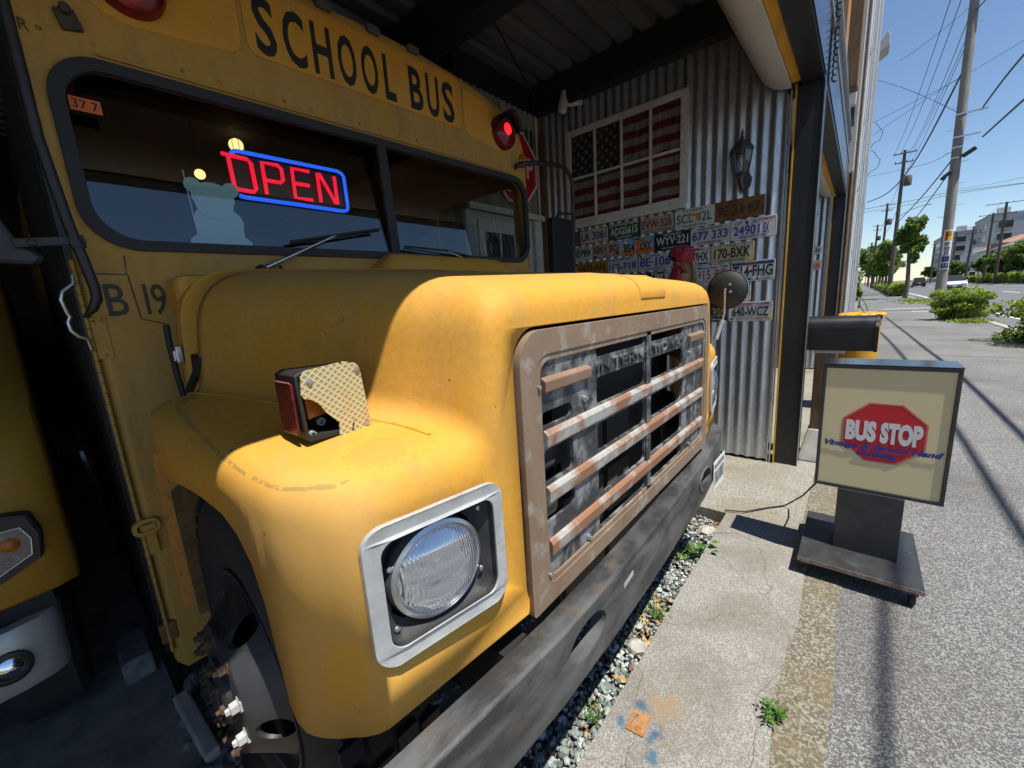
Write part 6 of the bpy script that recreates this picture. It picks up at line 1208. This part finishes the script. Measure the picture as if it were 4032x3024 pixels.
for i, (y, h) in enumerate(((56, 5.4), (63, 5.2), (72, 5.5), (83, 5.6), (97, 5.8), (115, 6.0), (140, 6.5), (175, 7))):
    tree('street_tree', 2.35 - .004 * y, y + 3, h, 1.25, h * .64, ['second', 'third', 'fourth', 'fifth', 'sixth', 'seventh', 'eighth', 'ninth and farthest'][i] + ' street tree in the row along the near kerb', 30 + i, GT, 2200, .20)
for i, (x, y, h, cr, lb) in enumerate(((1.0, 230, 17, 7, 'dark broad tree closing the view at the end of the pavement'), (-4.5, 150, 9, 4, 'green tree over the pavement edge beyond the ribbed building'), (10, 300, 16, 8, 'hazy distant tree at the far end of the road'))):
    tree('distant_tree', x, y, h, cr, h * .55, lb, 60 + i, 'trees at the end of the street', 3000, .6)
GR = 'trees along the far pavement'
for i, (x, y, h, cr) in enumerate(((16.6, 83, 5.0, 2.0), (16.6, 90, 5.4, 2.3), (16.6, 99, 4.8, 2.2), (16.4, 112, 4.6, 2.2), (16.4, 134, 4.8, 2.2), (16.2, 160, 5, 2.4), (16.2, 190, 5, 2.4))):
    tree('far_tree', x, y, h, cr, h * .60, ['rightmost broad tree across the road, cut by the picture edge', 'second broad tree across the road from the right edge', 'third tree across the road, before the cream houses', 'fourth tree across the road, left of the leaning dark pole', 'fifth tree across the road, right behind the concrete pole', 'sixth tree across the road, left of the concrete pole', 'most distant tree across the road above the dark car'][i], 80 + i, GR, 2600, .30)
def hedge(name, x0, x1, y0, y1, h, k, ls, label, seed, group):
    rg = np.random.default_rng(seed); t = thing(name, ((x0 + x1) / 2, (y0 + y1) / 2, 0), label, 'hedge', group); n_ = k
    u = rg.uniform(0, 1, n_); side = rg.choice(4, n_, p=[.30, .16, .44, .10]); y = y0 + (y1 - y0) * rg.random(n_); wob = .10 * np.sin(y * 2.1) + .07 * np.sin(y * 5.3)
    x = np.where(side == 0, x0, np.where(side == 1, x1, x0 + (x1 - x0) * u)); z = np.where(side == 2, h, h * np.sqrt(rg.random(n_))); z = z * (1 + wob); x = x + rg.normal(0, .05, n_) + np.where(side == 0, wob, 0); y = np.where(side == 3, y0 + rg.normal(0, .05, n_), y)
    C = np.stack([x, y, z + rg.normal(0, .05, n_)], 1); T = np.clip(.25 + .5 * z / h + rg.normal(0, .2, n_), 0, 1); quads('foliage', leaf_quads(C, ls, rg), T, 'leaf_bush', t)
    MB().bx(x0 + .1, x1 - .1, y0 + .1, y1 - .1, 0, h * .8).build('branch_core', 'hedge_core', t); return t
simple('hedge_core', (0.03, 0.045, 0.012), .9, 0, .4, 5, 0)
GH = 'clipped hedges along the near kerb'
hedge('hedge', 2.15, 2.85, 49, 74, .95, 5200, .10, 'clipped yellow-green hedge starting beside the nearest street tree', 201, GH)
hedge('hedge', 2.1, 2.8, 78, 150, .95, 4200, .16, 'long clipped hedge farther down the near kerb', 202, GH)
GF = 'clipped hedges across the road'
hedge('hedge', 15.2, 16.6, 76, 84, 1.25, 2200, .13, 'rounded hedge across the road at the right picture edge', 203, GF)
hedge('hedge', 15.2, 16.6, 86, 108, 1.25, 4200, .14, 'long rounded hedge across the road in front of the parked white car', 204, GF)
hedge('hedge', 15.0, 16.2, 116, 150, 1.1, 2600, .18, 'distant hedge across the road left of the concrete pole', 205, GF)
def bush(name, c, r, k, label, seed, twigs=False):
    rg = np.random.default_rng(seed); t = thing(name, (c[0], c[1], 0), label, 'bush'); P, T = blob_leaves(rg, c, r, k, 44, .4, .75); P[:, 2] = np.maximum(P[:, 2], .03)
    quads('foliage', leaf_quads(P, .045, rg, .5), T, 'leaf_bush', t)
    for i in range(9):
        a = i * .7; MB().tube([(c[0] + .1 * math.cos(a), c[1] + .1 * math.sin(a), 0), (c[0] + r[0] * .5 * math.cos(a), c[1] + r[1] * .5 * math.sin(a), c[2] + r[2] * .3)], [.016, .006], 5).build('branch', 'twig', t)
    if twigs:
        for i in range(26):
            a = rg.uniform(-.9, .9); y_ = c[1] - r[1] * .93; x_ = c[0] + rg.uniform(-.35, .42); MB().tube([(x_, y_ + .1, .02), (x_ + .08 * a, y_, .16), (x_ + .16 * a, y_ - .04, .26 + rg.uniform(0, .1))], [.006, .004, .002], 4).build('bare_twig', 'twig', t)
    return t
bush('azalea_bush', (2.52, 19.7, .47), (.82, 1.1, .56), 7500, 'rounded azalea bush with bare twigs in front of the concrete pole', 301, True)
bush('azalea_bush', (3.05, 13.0, .45), (.92, 1.4, .60), 8500, 'large azalea bush at the right edge beside a concrete planter', 302)
tag(MB().bx(2.50, 3.4, 8.8, 11.9, 0, .32).build('planter', 'concrete_block', bevel=.02), 'low concrete planter wall at the right picture edge', 'planter')
for i, (x, y, s, lb) in enumerate(((2.6, 18.3, .5, 'patch of dry weeds at the foot of the azalea bush'), (2.75, 36, 1.2, 'grass patch at the foot of the nearest street tree'))):
    rg = np.random.default_rng(310 + i); k = 700; C = np.stack([x + rg.normal(0, s * .4, k), y + rg.normal(0, s * (.6 if i == 0 else 2.2), k), rg.uniform(.01, .09, k)], 1); tag(quads('ground_weeds', leaf_quads(C, .05 if i == 0 else .09, rg, 0, .25), rg.random(k), 'leaf_bush'), lb, 'grass', kind='stuff')
for i, (x, y, h) in enumerate(((-.05, 29, 1.2), (-.1, 33, 2.0), (-.15, 40, 2.6), (-.2, 52, 3.2))):
    rg = np.random.default_rng(330 + i); t = thing('wall_shrub', (x, y, 0), ['low scrubby plant at the corner of the ribbed building', 'scrubby plant behind the corner of the ribbed building', 'taller shrub leaning over the pavement from the left', 'leafy shrub farthest along the left side of the pavement'][i], 'shrub'); P, T = blob_leaves(rg, (x - .4, y, h * .5), (.55, .8, h * .5), 900, 10); quads('foliage', leaf_quads(P, .10, rg), T, 'leaf_tree', t)
    MB().tube([(x - .3, y, 0), (x - .4, y, h * .7)], [.04, .015], 6).build('stem', 'twig', t)

# ------------------------------------------------------------------ utility poles
def steps(b_, x, y, z0, z1, r): pass
def pole(name, x, y, h, r0, r1, label, group, mat='pole_concrete', arms=((.3, 1.6), (1.1, 1.3)), lean=0.0, trans=False, lamp=None):
    t = thing(name, (x, y, 0), label, 'utility pole', group); MB().tube([(x, y, -.1), (x + lean * .5, y, h * .5), (x + lean, y, h)], [r0, (r0 + r1) / 2, r1], 16).build('shaft', mat, t, smooth=60)
    for (dz, w) in arms:
        a = MB().bx(x + lean - w / 2, x + lean + w / 2, y - r1 - .08, y - r1, h - dz - .04, h - dz + .04).build('crossarm', 'bright_metal' if mat == 'pole_concrete' else 'arm_brown', t)
        for q in (-.45, -.15, .15, .45): MB().lathe([(.05, 0), (.03, .06), (.05, .10), (0, .16)], (x + lean + q * w, y - r1 - .04, h - dz + .04), (0, 0, 1), 8).build('insulator', 'arm_brown', a)
    if trans: MB().lathe([(.26, 0), (.28, .05), (.28, .8), (.2, .9), (0, .92)], (x + lean + .42, y - .1, h - 3.2), (0, 0, 1), 16).build('transformer', 'arm_brown', t, smooth=40)
    if lamp: MB().tube([(x, y, lamp[0]), (x + .8, y, lamp[0] + .55), (x + 1.7, y, lamp[0] + .8), (x + 2.2, y, lamp[0] + .82)], [.04, .035, .03, .07], 8).build('lamp_arm', 'bright_metal', t, smooth=60)
    return t
GP = 'utility poles along the street'
mp_ = pole('utility_pole', 2.665, 26, 13.5, .180, .135, 'thick grey concrete utility pole carrying the parking sign', GP, lean=-.17, arms=((.35, 1.8), (1.2, 1.5)))
for i in range(22):
    z = 3.9 + i * .42; s = 1 if i % 2 else -1; xx = 2.665 - .17 * z / 13.5; MB().tube([(xx + s * .15, 25.95, z), (xx + s * .37, 25.93, z + .02)], .010, 5).build('climbing_step', 'bright_metal', mp_)
for z in (7.78, 6.93, 6.55, 6.15): xx = 2.665 - .17 * z / 13.5; MB().lathe([(.172, 0), (.176, .03), (.172, .06)], (xx, 26, z), (0, 0, 1), 16).build('band_clamp', 'bright_metal', mp_)
for (z, x0_, x1_) in ((7.80, 2.42, 3.28), (6.95, 2.40, 3.15)): MB().bx(x0_, x1_, 25.78, 25.83, z - .03, z + .03).build('stub_arm', 'bright_metal', mp_)
MB().obx((2.92, 25.85, 6.30), (.42, .16, .16), Matrix.Rotation(-.6, 3, 'Y')).build('cable_closure', 'wire_black', mp_, bevel=.03); MB().obx((2.35, 25.85, 5.55), (.40, .13, .13), Matrix.Rotation(-.8, 3, 'Y')).build('cable_closure', 'wire_black', mp_, bevel=.03)
pole('utility_pole', 2.16, 56, 13.3, .19, .12, 'brown utility pole with street lamp arm behind the nearest street tree', GP, 'arm_brown', lamp=(7.3,), trans=True)
pole('utility_pole', 2.10, 88, 13.0, .20, .13, 'third utility pole down the near pavement', GP, 'arm_brown', trans=True)
pole('utility_pole', 1.63, 118, 13.0, .22, .14, 'fourth utility pole down the near pavement', GP, 'arm_brown', trans=True)
pole('utility_pole', 1.35, 160, 12.4, .24, .16, 'farthest utility pole down the near pavement', GP, 'arm_brown')
pole('utility_pole', 15.0, 93.5, 11.4, .20, .14, 'dark utility pole across the road nearest the right edge', GP, 'arm_brown', arms=((.15, 4.0), (1.6, 2.2), (2.6, 1.8)))
pole('utility_pole', 15.0, 101, 10.8, .20, .14, 'second dark utility pole across the road from the right edge', GP, 'arm_brown', arms=((.3, 3.2),))
pole('utility_pole', 15.0, 117, 10.3, .22, .14, 'leaning dark utility pole across the road beside the cream houses', GP, 'arm_brown', arms=((.15, 3.4), (1.3, 2.4), (2.2, 2.2)), lean=.2, trans=True)
pole('utility_pole', 15.2, 136, 11.0, .20, .14, 'dark utility pole across the road just right of the concrete pole', GP, 'arm_brown')
pole('utility_pole', 15.2, 172, 11.0, .22, .16, 'thin utility pole across the road left of the concrete pole', GP, 'arm_brown')
# ------------------------------------------------------------------ parking sign strapped to the pole
ps = thing('parking_sign', (2.66, 25.8, 1.72), 'tall white parking sign with red P strapped to the concrete pole', 'sign')
cx = 2.655; R_ = .190
def curved(name, a0, a1, z0, z1, r_, mat, par):
    A = np.linspace(a0, a1, 13); return MB().grid([[(cx + r_ * math.sin(a), 26 - r_ * math.cos(a), z) for z in (z0, z1)] for a in A]).build(name, mat, par, smooth=60, fix=False)
pb = curved('panel', -.80, .80, 1.72, 3.35, .192, 'sign_white', ps)
curved('parking_field', -.66, .66, 2.90, 3.30, .194, 'sign_yellow', pb); curved('arrow_field', -.66, .66, 2.02, 2.26, .194, 'sign_navy', pb); curved('name_field', -.66, .66, 1.76, 1.98, .194, 'sign_navy', pb)
def bend(o):
    for vtx in o.data.vertices:
        wx = vtx.co.x + ORG[o.name].x - cx; a = wx / .196; vtx.co.x = cx + .197 * math.sin(a) - ORG[o.name].x; vtx.co.y = 26 - .197 * math.cos(a) - ORG[o.name].y + (vtx.co.y - .0) * .0
XU = (1, 0, 0); ZU = (0, 0, 1)
for (s, m_, x0_, z0_, w, h, of) in (('P', 'sign_red', cx - .085, 2.92, .17, .35, .05), ('時', 'sign_navy', cx - .085, 2.66, .17, .19, .012), ('間', 'sign_navy', cx - .085, 2.49, .17, .16, .012), ('貸', 'sign_navy', cx - .085, 2.32, .17, .16, .012), ('最大料金あり', 'sign_navy', cx - .12, 2.27, .24, .045, .01), ('ここ入る', 'sign_white', cx - .075, 2.035, .15, .045, .01), ('コーワ', 'sign_white', cx - .06, 1.79, .12, .06, .01)):
    bend(lettering('letters', s, m_, pb, (x0_, 25.80, z0_), XU, ZU, w, h, .001, off=of))
arr = MB().prism([(cx - .10, 2.15), (cx - .02, 2.22), (cx - .02, 2.175), (cx + .09, 2.175), (cx + .09, 2.125), (cx - .02, 2.125), (cx - .02, 2.08)], [], 25.80, 25.801, FY).build('arrow', 'sign_white', pb); bend(arr)
for (dx, dz) in ((-.05, 1.90), (.05, 1.90)): bend(MB().prism(circ(cx + dx, dz, .028, 14), [], 25.80, 25.801, FY).build('dot', 'sign_white', pb))
# ------------------------------------------------------------------ overhead wires
GW = 'overhead wires'
def wire(pts, r_, label, sag=0.0, n_=14):
    P = [Vector(p) for p in pts]
    if len(P) == 2 and sag: P = [P[0].lerp(P[1], i / n_) - Vector((0, 0, sag * 4 * (i / n_) * (1 - i / n_))) for i in range(n_ + 1)]
    elif len(P) > 2:
        Q = []
        for i in range(len(P) - 1):
            p0, p1, p2, p3 = P[max(i - 1, 0)], P[i], P[i + 1], P[min(i + 2, len(P) - 1)]
            for k in range(6):
                t = k / 6; Q.append(.5 * ((2 * p1) + (p2 - p0) * t + (2 * p0 - 5 * p1 + 4 * p2 - p3) * t * t + (3 * p1 - p0 - 3 * p2 + p3) * t ** 3))
        P = Q + [P[-1]]
    tag(MB().tube(P, r_, 5).build('overhead_wire', 'wire_black', smooth=60), label, 'wire', GW)
def rp(a, y): return (a[0] * y, y, a[1] * y + 1.39)
wire([(3.14, 26, 7.9), (3.08, 20, 7.55), (3.1, 10, 6.45), (3.1, 0, 6.3), (3.1, -25, 7.6)], .030, 'thick cable bundle leaving the upper stub arm of the concrete pole to the right')
wire([(3.25, 26, 6.80), (3.22, 20, 6.34), (3.2, 12, 5.70), (3.2, 4, 5.45), (3.2, -25, 6.6)], .032, 'thick cable bundle leaving the lower stub arm of the concrete pole to the right')
wire([(2.60, 26, 11.5), (2.6, 10, 7.2), (2.55, 2, 6.3), (2.55, -25, 9)], .022, 'heavy cable passing overhead from the top of the concrete pole')
wire([(1.84, 26, 12.2), (1.42, 56, 13.1)], .014, 'leftmost high wire between the first two poles', .6)
wire([(2.15, 26, 12.1), (1.85, 56, 13.1)], .014, 'second high wire from the left between the first two poles', .6)
wire([(2.56, 26, 11.95), (2.5, 56, 13.1)], .014, 'third high wire between the first two poles', .6)
wire([(2.57, 26, 11.15), (2.16, 56, 11.9)], .012, 'fourth wire between the first two poles', .5)
wire([(2.50, 26, 10.6), (2.1, 56, 10.6)], .012, 'fifth wire between the first two poles', .4)
wire([(2.52, 26, 9.65), (1.85, 34, 8.1), (1.0, 42, 7.7), (-.15, 27.4, 8.3)][:3] + [(-.2, 52, 8.6)], .035, 'thick cable swooping from the concrete pole down to the ribbed building')
wire([(2.50, 26, 6.2), (2.2, 34, 5.9), (2.16, 56, 6.8)], .028, 'low cable bundle between the first two poles')
wire([(2.42, 26, 5.6), (2.1, 36, 4.9), (2.1, 56, 5.6)], .022, 'lowest cable between the first two poles')
wire([(2.16, 56, 11.5), (2.10, 88, 11.5)], .016, 'upper wire between the second and third poles', .5); wire([(2.16, 56, 8.5), (2.10, 88, 8.5)], .022, 'lower wire between the second and third poles', .5)
wire([(2.10, 88, 11), (1.63, 118, 11)], .018, 'wire between the third and fourth poles', .5); wire([(1.63, 118, 10), (1.35, 160, 10)], .02, 'wire between the two farthest near poles', .5)
wire([rp((.02, .352), 30), rp((.0966, .3985), 30)], .010, 'high service wire slanting from the left roof to the concrete pole top', .1)
wire([rp((-.005, .268), 30), rp((.0429, .284), 30), rp((.0977, .3027), 30), rp((.175, .338), 30)], .010, 'service wire crossing the street in front of the concrete pole')
wire([rp((-.005, .248), 28), rp((.0437, .2759), 28), rp((.1017, .3071), 28)], .009, 'service wire rising from the ribbed building to the concrete pole')
wire([rp((-.008, .335), 26), rp((.0416, .2986), 26), rp((.0963, .2503), 26)], .009, 'service wire falling from the ribbed building to the upper stub arm')
wire([rp((-.008, .1279), 60), rp((.05, .1300), 60), rp((.0959, .1336), 60), rp((.18, .1306), 60)], .022, 'dark cable crossing the whole street behind the concrete pole')
wire([rp((-.008, .1225), 60), rp((.05, .1240), 60), rp((.0959, .1300), 60), rp((.18, .1300), 60)], .018, 'second cable crossing the street just under the dark one')
wire([rp((-.0066, .1817), 44), rp((.0632, .184), 44), rp((.0926, .1947), 30)], .014, 'cable from the ribbed building across to the concrete pole clamp')
wire([rp((.09, .138), 70), rp((.19, .1411), 70)], .016, 'thin wire crossing the street right of the concrete pole', .2)
for i, dz in enumerate((0, .7, 1.6)):
    wire([(14.4 + i * .5, 93.5, 11.2 - dz), (14.4 + i * .5, 117, 10.1 - dz)], .016, ['top', 'middle', 'bottom'][i] + ' wire between the dark poles across the road', .5); wire([(14.5 + i * .5, 117, 10.1 - dz), (14.6 + i * .5, 172, 10.6 - dz)], .016, ['top', 'middle', 'bottom'][i] + ' wire on the far run of poles across the road', .8)
# ------------------------------------------------------------------ cars
def car(name, x, y, face, paint, label, L=4.5, W=1.8, H=1.62, group=None):
    """face=-1: front towards the camera, +1: rear towards the camera"""
    t = thing(name, (x, y, -.1), label, 'car', group); q = lambda u, v, w: (x + v, y + face * u, w - .1)
    low = [(-L / 2, .34), (-L / 2 - .03, .60), (-L / 2 + .06, .86), (-L / 2 + .16, .95), (L / 2 - 1.15, 1.02), (L / 2 - .22, .90), (L / 2 - .02, .72), (L / 2 + .02, .42), (L / 2 - .05, .30), (-L / 2 + .06, .28)]
    b = MB(); rows = []
    for (v, s) in ((-W / 2, .90), (-W / 2 + .03, .975), (-W / 2 + .18, 1), (W / 2 - .18, 1), (W / 2 - .03, .975), (W / 2, .90)): rows.append([q(u * (1 if abs(s - 1) < .01 else 1 - (1 - s) * .35), v, .6 + (w - .6) * (1 - (1 - s) * .6)) for (u, w) in low])
    b.grid(rows, close=True); n_ = len(low); b.f += [tuple(range(n_)), tuple(len(b.v) - n_ + i for i in range(n_))[::-1]]; b.mi += [0, 0]; body_ = b.build('body', paint, t, smooth=40)
    cab = [(-L / 2 + .12, .93, 0), (-L / 2 + .42, H - .10, .16), (-L / 2 + .75, H, .20), (L / 2 - 2.05, H - .02, .20), (L / 2 - 1.25, 1.0, .02)]
    rows = [[q(u, -W / 2 + .05 + d_, w) for (u, w, d_) in cab], [q(u, -W / 2 + .14 + d_, w + (.02 if w > 1.3 else 0)) for (u, w, d_) in cab], [q(u, W / 2 - .14 - d_, w + (.02 if w > 1.3 else 0)) for (u, w, d_) in cab], [q(u, W / 2 - .05 - d_, w) for (u, w, d_) in cab]]
    b = MB().grid(rows); b.f += [tuple(range(5)), tuple(range(15, 20))[::-1]]; b.mi += [0, 0]; b.build('cabin', 'window_dark', t, smooth=30)
    MB().grid([[q(u, v, H + .024) for u in (-L / 2 + .50, -L / 2 + .9, L / 2 - 2.1)] for v in (-W / 2 + .26, 0, W / 2 - .26)]).build('roof', paint, t, fix=False)
    for sv in (-1, 1):
        for su in (-1, 1):
            w_ = MB().lathe([(.21, -.1), (.30, -.11), (.335, -.08), (.335, .08), (.30, .11), (.21, .1)], q(su * L * .30, sv * (W / 2 - .12), .335), (1, 0, 0), 20).build('wheel', 'tyre', t, smooth=40); MB().lathe([(.21, .09), (.05, .10), (0, .10)], q(su * L * .30, sv * (W / 2 - .12), .335), (sv, 0, 0), 14).build('rim', 'silver_paint', w_)
        if face == -1: MB().obx(q(L / 2 - .03, sv * (W / 2 - .28), .74), (.40, .12, .12), Matrix.Identity(3)).build('headlight', 'reflector', t, bevel=.02)
        else: MB().obx(q(-L / 2 + .0, sv * (W / 2 - .18), .80), (.26, .10, .16), Matrix.Identity(3)).build('tail_light', 'lens_red', t, bevel=.02)
        MB().obx(q(L / 2 - 1.45, sv * (W / 2 + .07), 1.02), (.18, .10, .12), Matrix.Identity(3)).build('door_mirror', paint, t, bevel=.02)
    e = L / 2 + .015 if face == -1 else -L / 2 - .02
    MB().obx(q(e, 0, .46), (W * .62, .05, .17), Matrix.Identity(3)).build('lower_grille', 'car_trim', t, bevel=.01)
    if face == -1: MB().obx(q(e - .02, 0, .66), (W * .66, .05, .06), Matrix.Identity(3)).build('upper_grille', 'car_trim', t)
    MB().obx(q(e + (.03 if face == -1 else -.03), 0, .55 if face == -1 else .72), (.33, .02, .165), Matrix.Identity(3)).build('number_plate', 'sign_white', t)
    MB().obx(q(e, 0, .27), (W * .94, .10, .12), Matrix.Identity(3)).build('skirt', 'car_trim', t)
    return t
car('white_car', 7.15, 63, -1, 'car_white', 'white hatchback driving towards the camera behind the concrete pole')
car('black_car', 8.0, 108, 1, 'car_black', 'black estate car driving away beyond the street trees', H=1.68)
car('parked_car', 18.2, 103, -1, 'car_white', 'white car parked behind the hedge across the road')
car('grey_car', 4.8, 190, 1, 'silver_paint', 'tiny pale car far down the road beyond the black car')
# ------------------------------------------------------------------ buildings across the road
def block(name, x0, x1, y0, y1, h, mat, label, rows_, cols, roof=None, rmat='roof_tile', ww=1.1, wh=1.2, z0w=1.0, g=None, parapet=True):
    t = thing(name, ((x0 + x1) / 2, (y0 + y1) / 2, 0), label, 'building', g); MB().bx(x0, x1, y0, y1, -.1, h).build('wall', mat, t)
    dz = (h - z0w - .3) / rows_
    for r_ in range(rows_):
        for c_ in range(cols):
            yy = y0 + (y1 - y0) * (c_ + .5) / cols; zz = z0w + r_ * dz
            f_ = MB().bx(x0 - .06, x0 + .02, yy - ww / 2 - .08, yy + ww / 2 + .08, zz - .08, zz + wh + .08).build('window', 'white_trim', t); MB().bx(x0 - .07, x0 - .055, yy - ww / 2, yy + ww / 2, zz, zz + wh).build('pane', 'window_dark', f_)
        for c_ in range(max(1, int((x1 - x0) / 4))):
            xx = x0 + (x1 - x0) * (c_ + .5) / max(1, int((x1 - x0) / 4)); zz = z0w + r_ * dz
            f_ = MB().bx(xx - ww / 2 - .08, xx + ww / 2 + .08, y0 - .06, y0 + .02, zz - .08, zz + wh + .08).build('window', 'white_trim', t); MB().bx(xx - ww / 2, xx + ww / 2, y0 - .07, y0 - .055, zz, zz + wh).build('pane', 'window_dark', f_)
    if roof:
        xm = (x0 + x1) / 2; e = .5; rf = MB().add([(x0 - e, y0 - e, h - .1), (x1 + e, y0 - e, h - .1), (x1 + e, y1 + e, h - .1), (x0 - e, y1 + e, h - .1), (xm, y0 + 1.5, h + roof), (xm, y1 - 1.5, h + roof)], [(0, 1, 4), (1, 2, 5, 4), (2, 3, 5), (3, 0, 4, 5), (3, 2, 1, 0)]).build('roof', rmat, t)
        MB().bx(x0 - e - .02, x1 + e + .02, y0 - e - .02, y1 + e + .02, h - .28, h - .11).build('eave', 'white_trim', rf)
    elif parapet:
        MB().bx(x0 - .12, x1 + .12, y0 - .12, y1 + .12, h - .01, h + .35).build('parapet', mat, t)
        MB().bx(x0 + 1.5, x0 + 3.5, y0 + 2, y0 + 4, h + .35, h + 1.8).build('roof_box', 'wall_grey', t)
    return t
GB = 'buildings across the road'
block('house', 18.5, 27, 88, 103, 6.3, 'wall_cream', 'cream house with grey tiled roof across the road at the right edge', 2, 4, 2.2, g=GB)
block('house', 18.5, 27, 107, 119, 6.0, 'wall_cream', 'pale two-storey house with grey tiled roof behind the dark poles', 2, 3, 2.0, g=GB)
block('house', 18.5, 26, 122, 134, 6.2, 'wall_white', 'white house with reddish roof just right of the concrete pole', 2, 3, 2.2, 'roof_red', g=GB)
MB_b = block('house', 18.3, 21, 119.6, 121.5, 7.0, 'wall_brown', 'narrow brown block between the two pale houses across the road', 1, 1, None, g=GB, parapet=False)
block('apartment_block', 29, 48, 112, 150, 14.5, 'wall_white', 'big white apartment block rising behind the cream houses at right', 4, 8, None, g=GB, ww=2.2, wh=1.6, z0w=7.5)
block('apartment_block', 23, 34, 158, 176, 15.5, 'wall_grey', 'tall grey-white tower block right behind the concrete pole', 5, 3, None, g=GB, ww=2.4, wh=1.5)
block('apartment_block', 19.5, 33, 186, 225, 14.5, 'wall_grey', 'grey apartment block left of the concrete pole', 5, 9, None, g=GB, ww=2.4, wh=1.5)
block('shop_block', 18.8, 22, 150, 157, 6.2, 'wall_white', 'small white shop front under the grey apartment block', 2, 2, None, g=GB)
tag(MB().bx(17.4, 17.6, 84, 118, 0, 1.5).build('boundary_wall', 'wall_brown'), 'brown boundary wall behind the hedges across the road', 'wall')
# pipes and wire tangle at the edge of the ribbed building
for i, (z, lb) in enumerate(((8.6, 'upper'), (7.4, 'lower'))):
    tag(MB().tube([(-.16 + .42 * math.sin(a) ** 2 + .05 * math.sin(3 * a), 26.8, z - .35 * a + .06 * math.sin(5 * a)) for a in np.linspace(0, math.pi, 22)], .012, 5).build('cable_loop', 'wire_black', smooth=60), lb + ' loop of loose cable hanging off the ribbed building corner', 'cable')
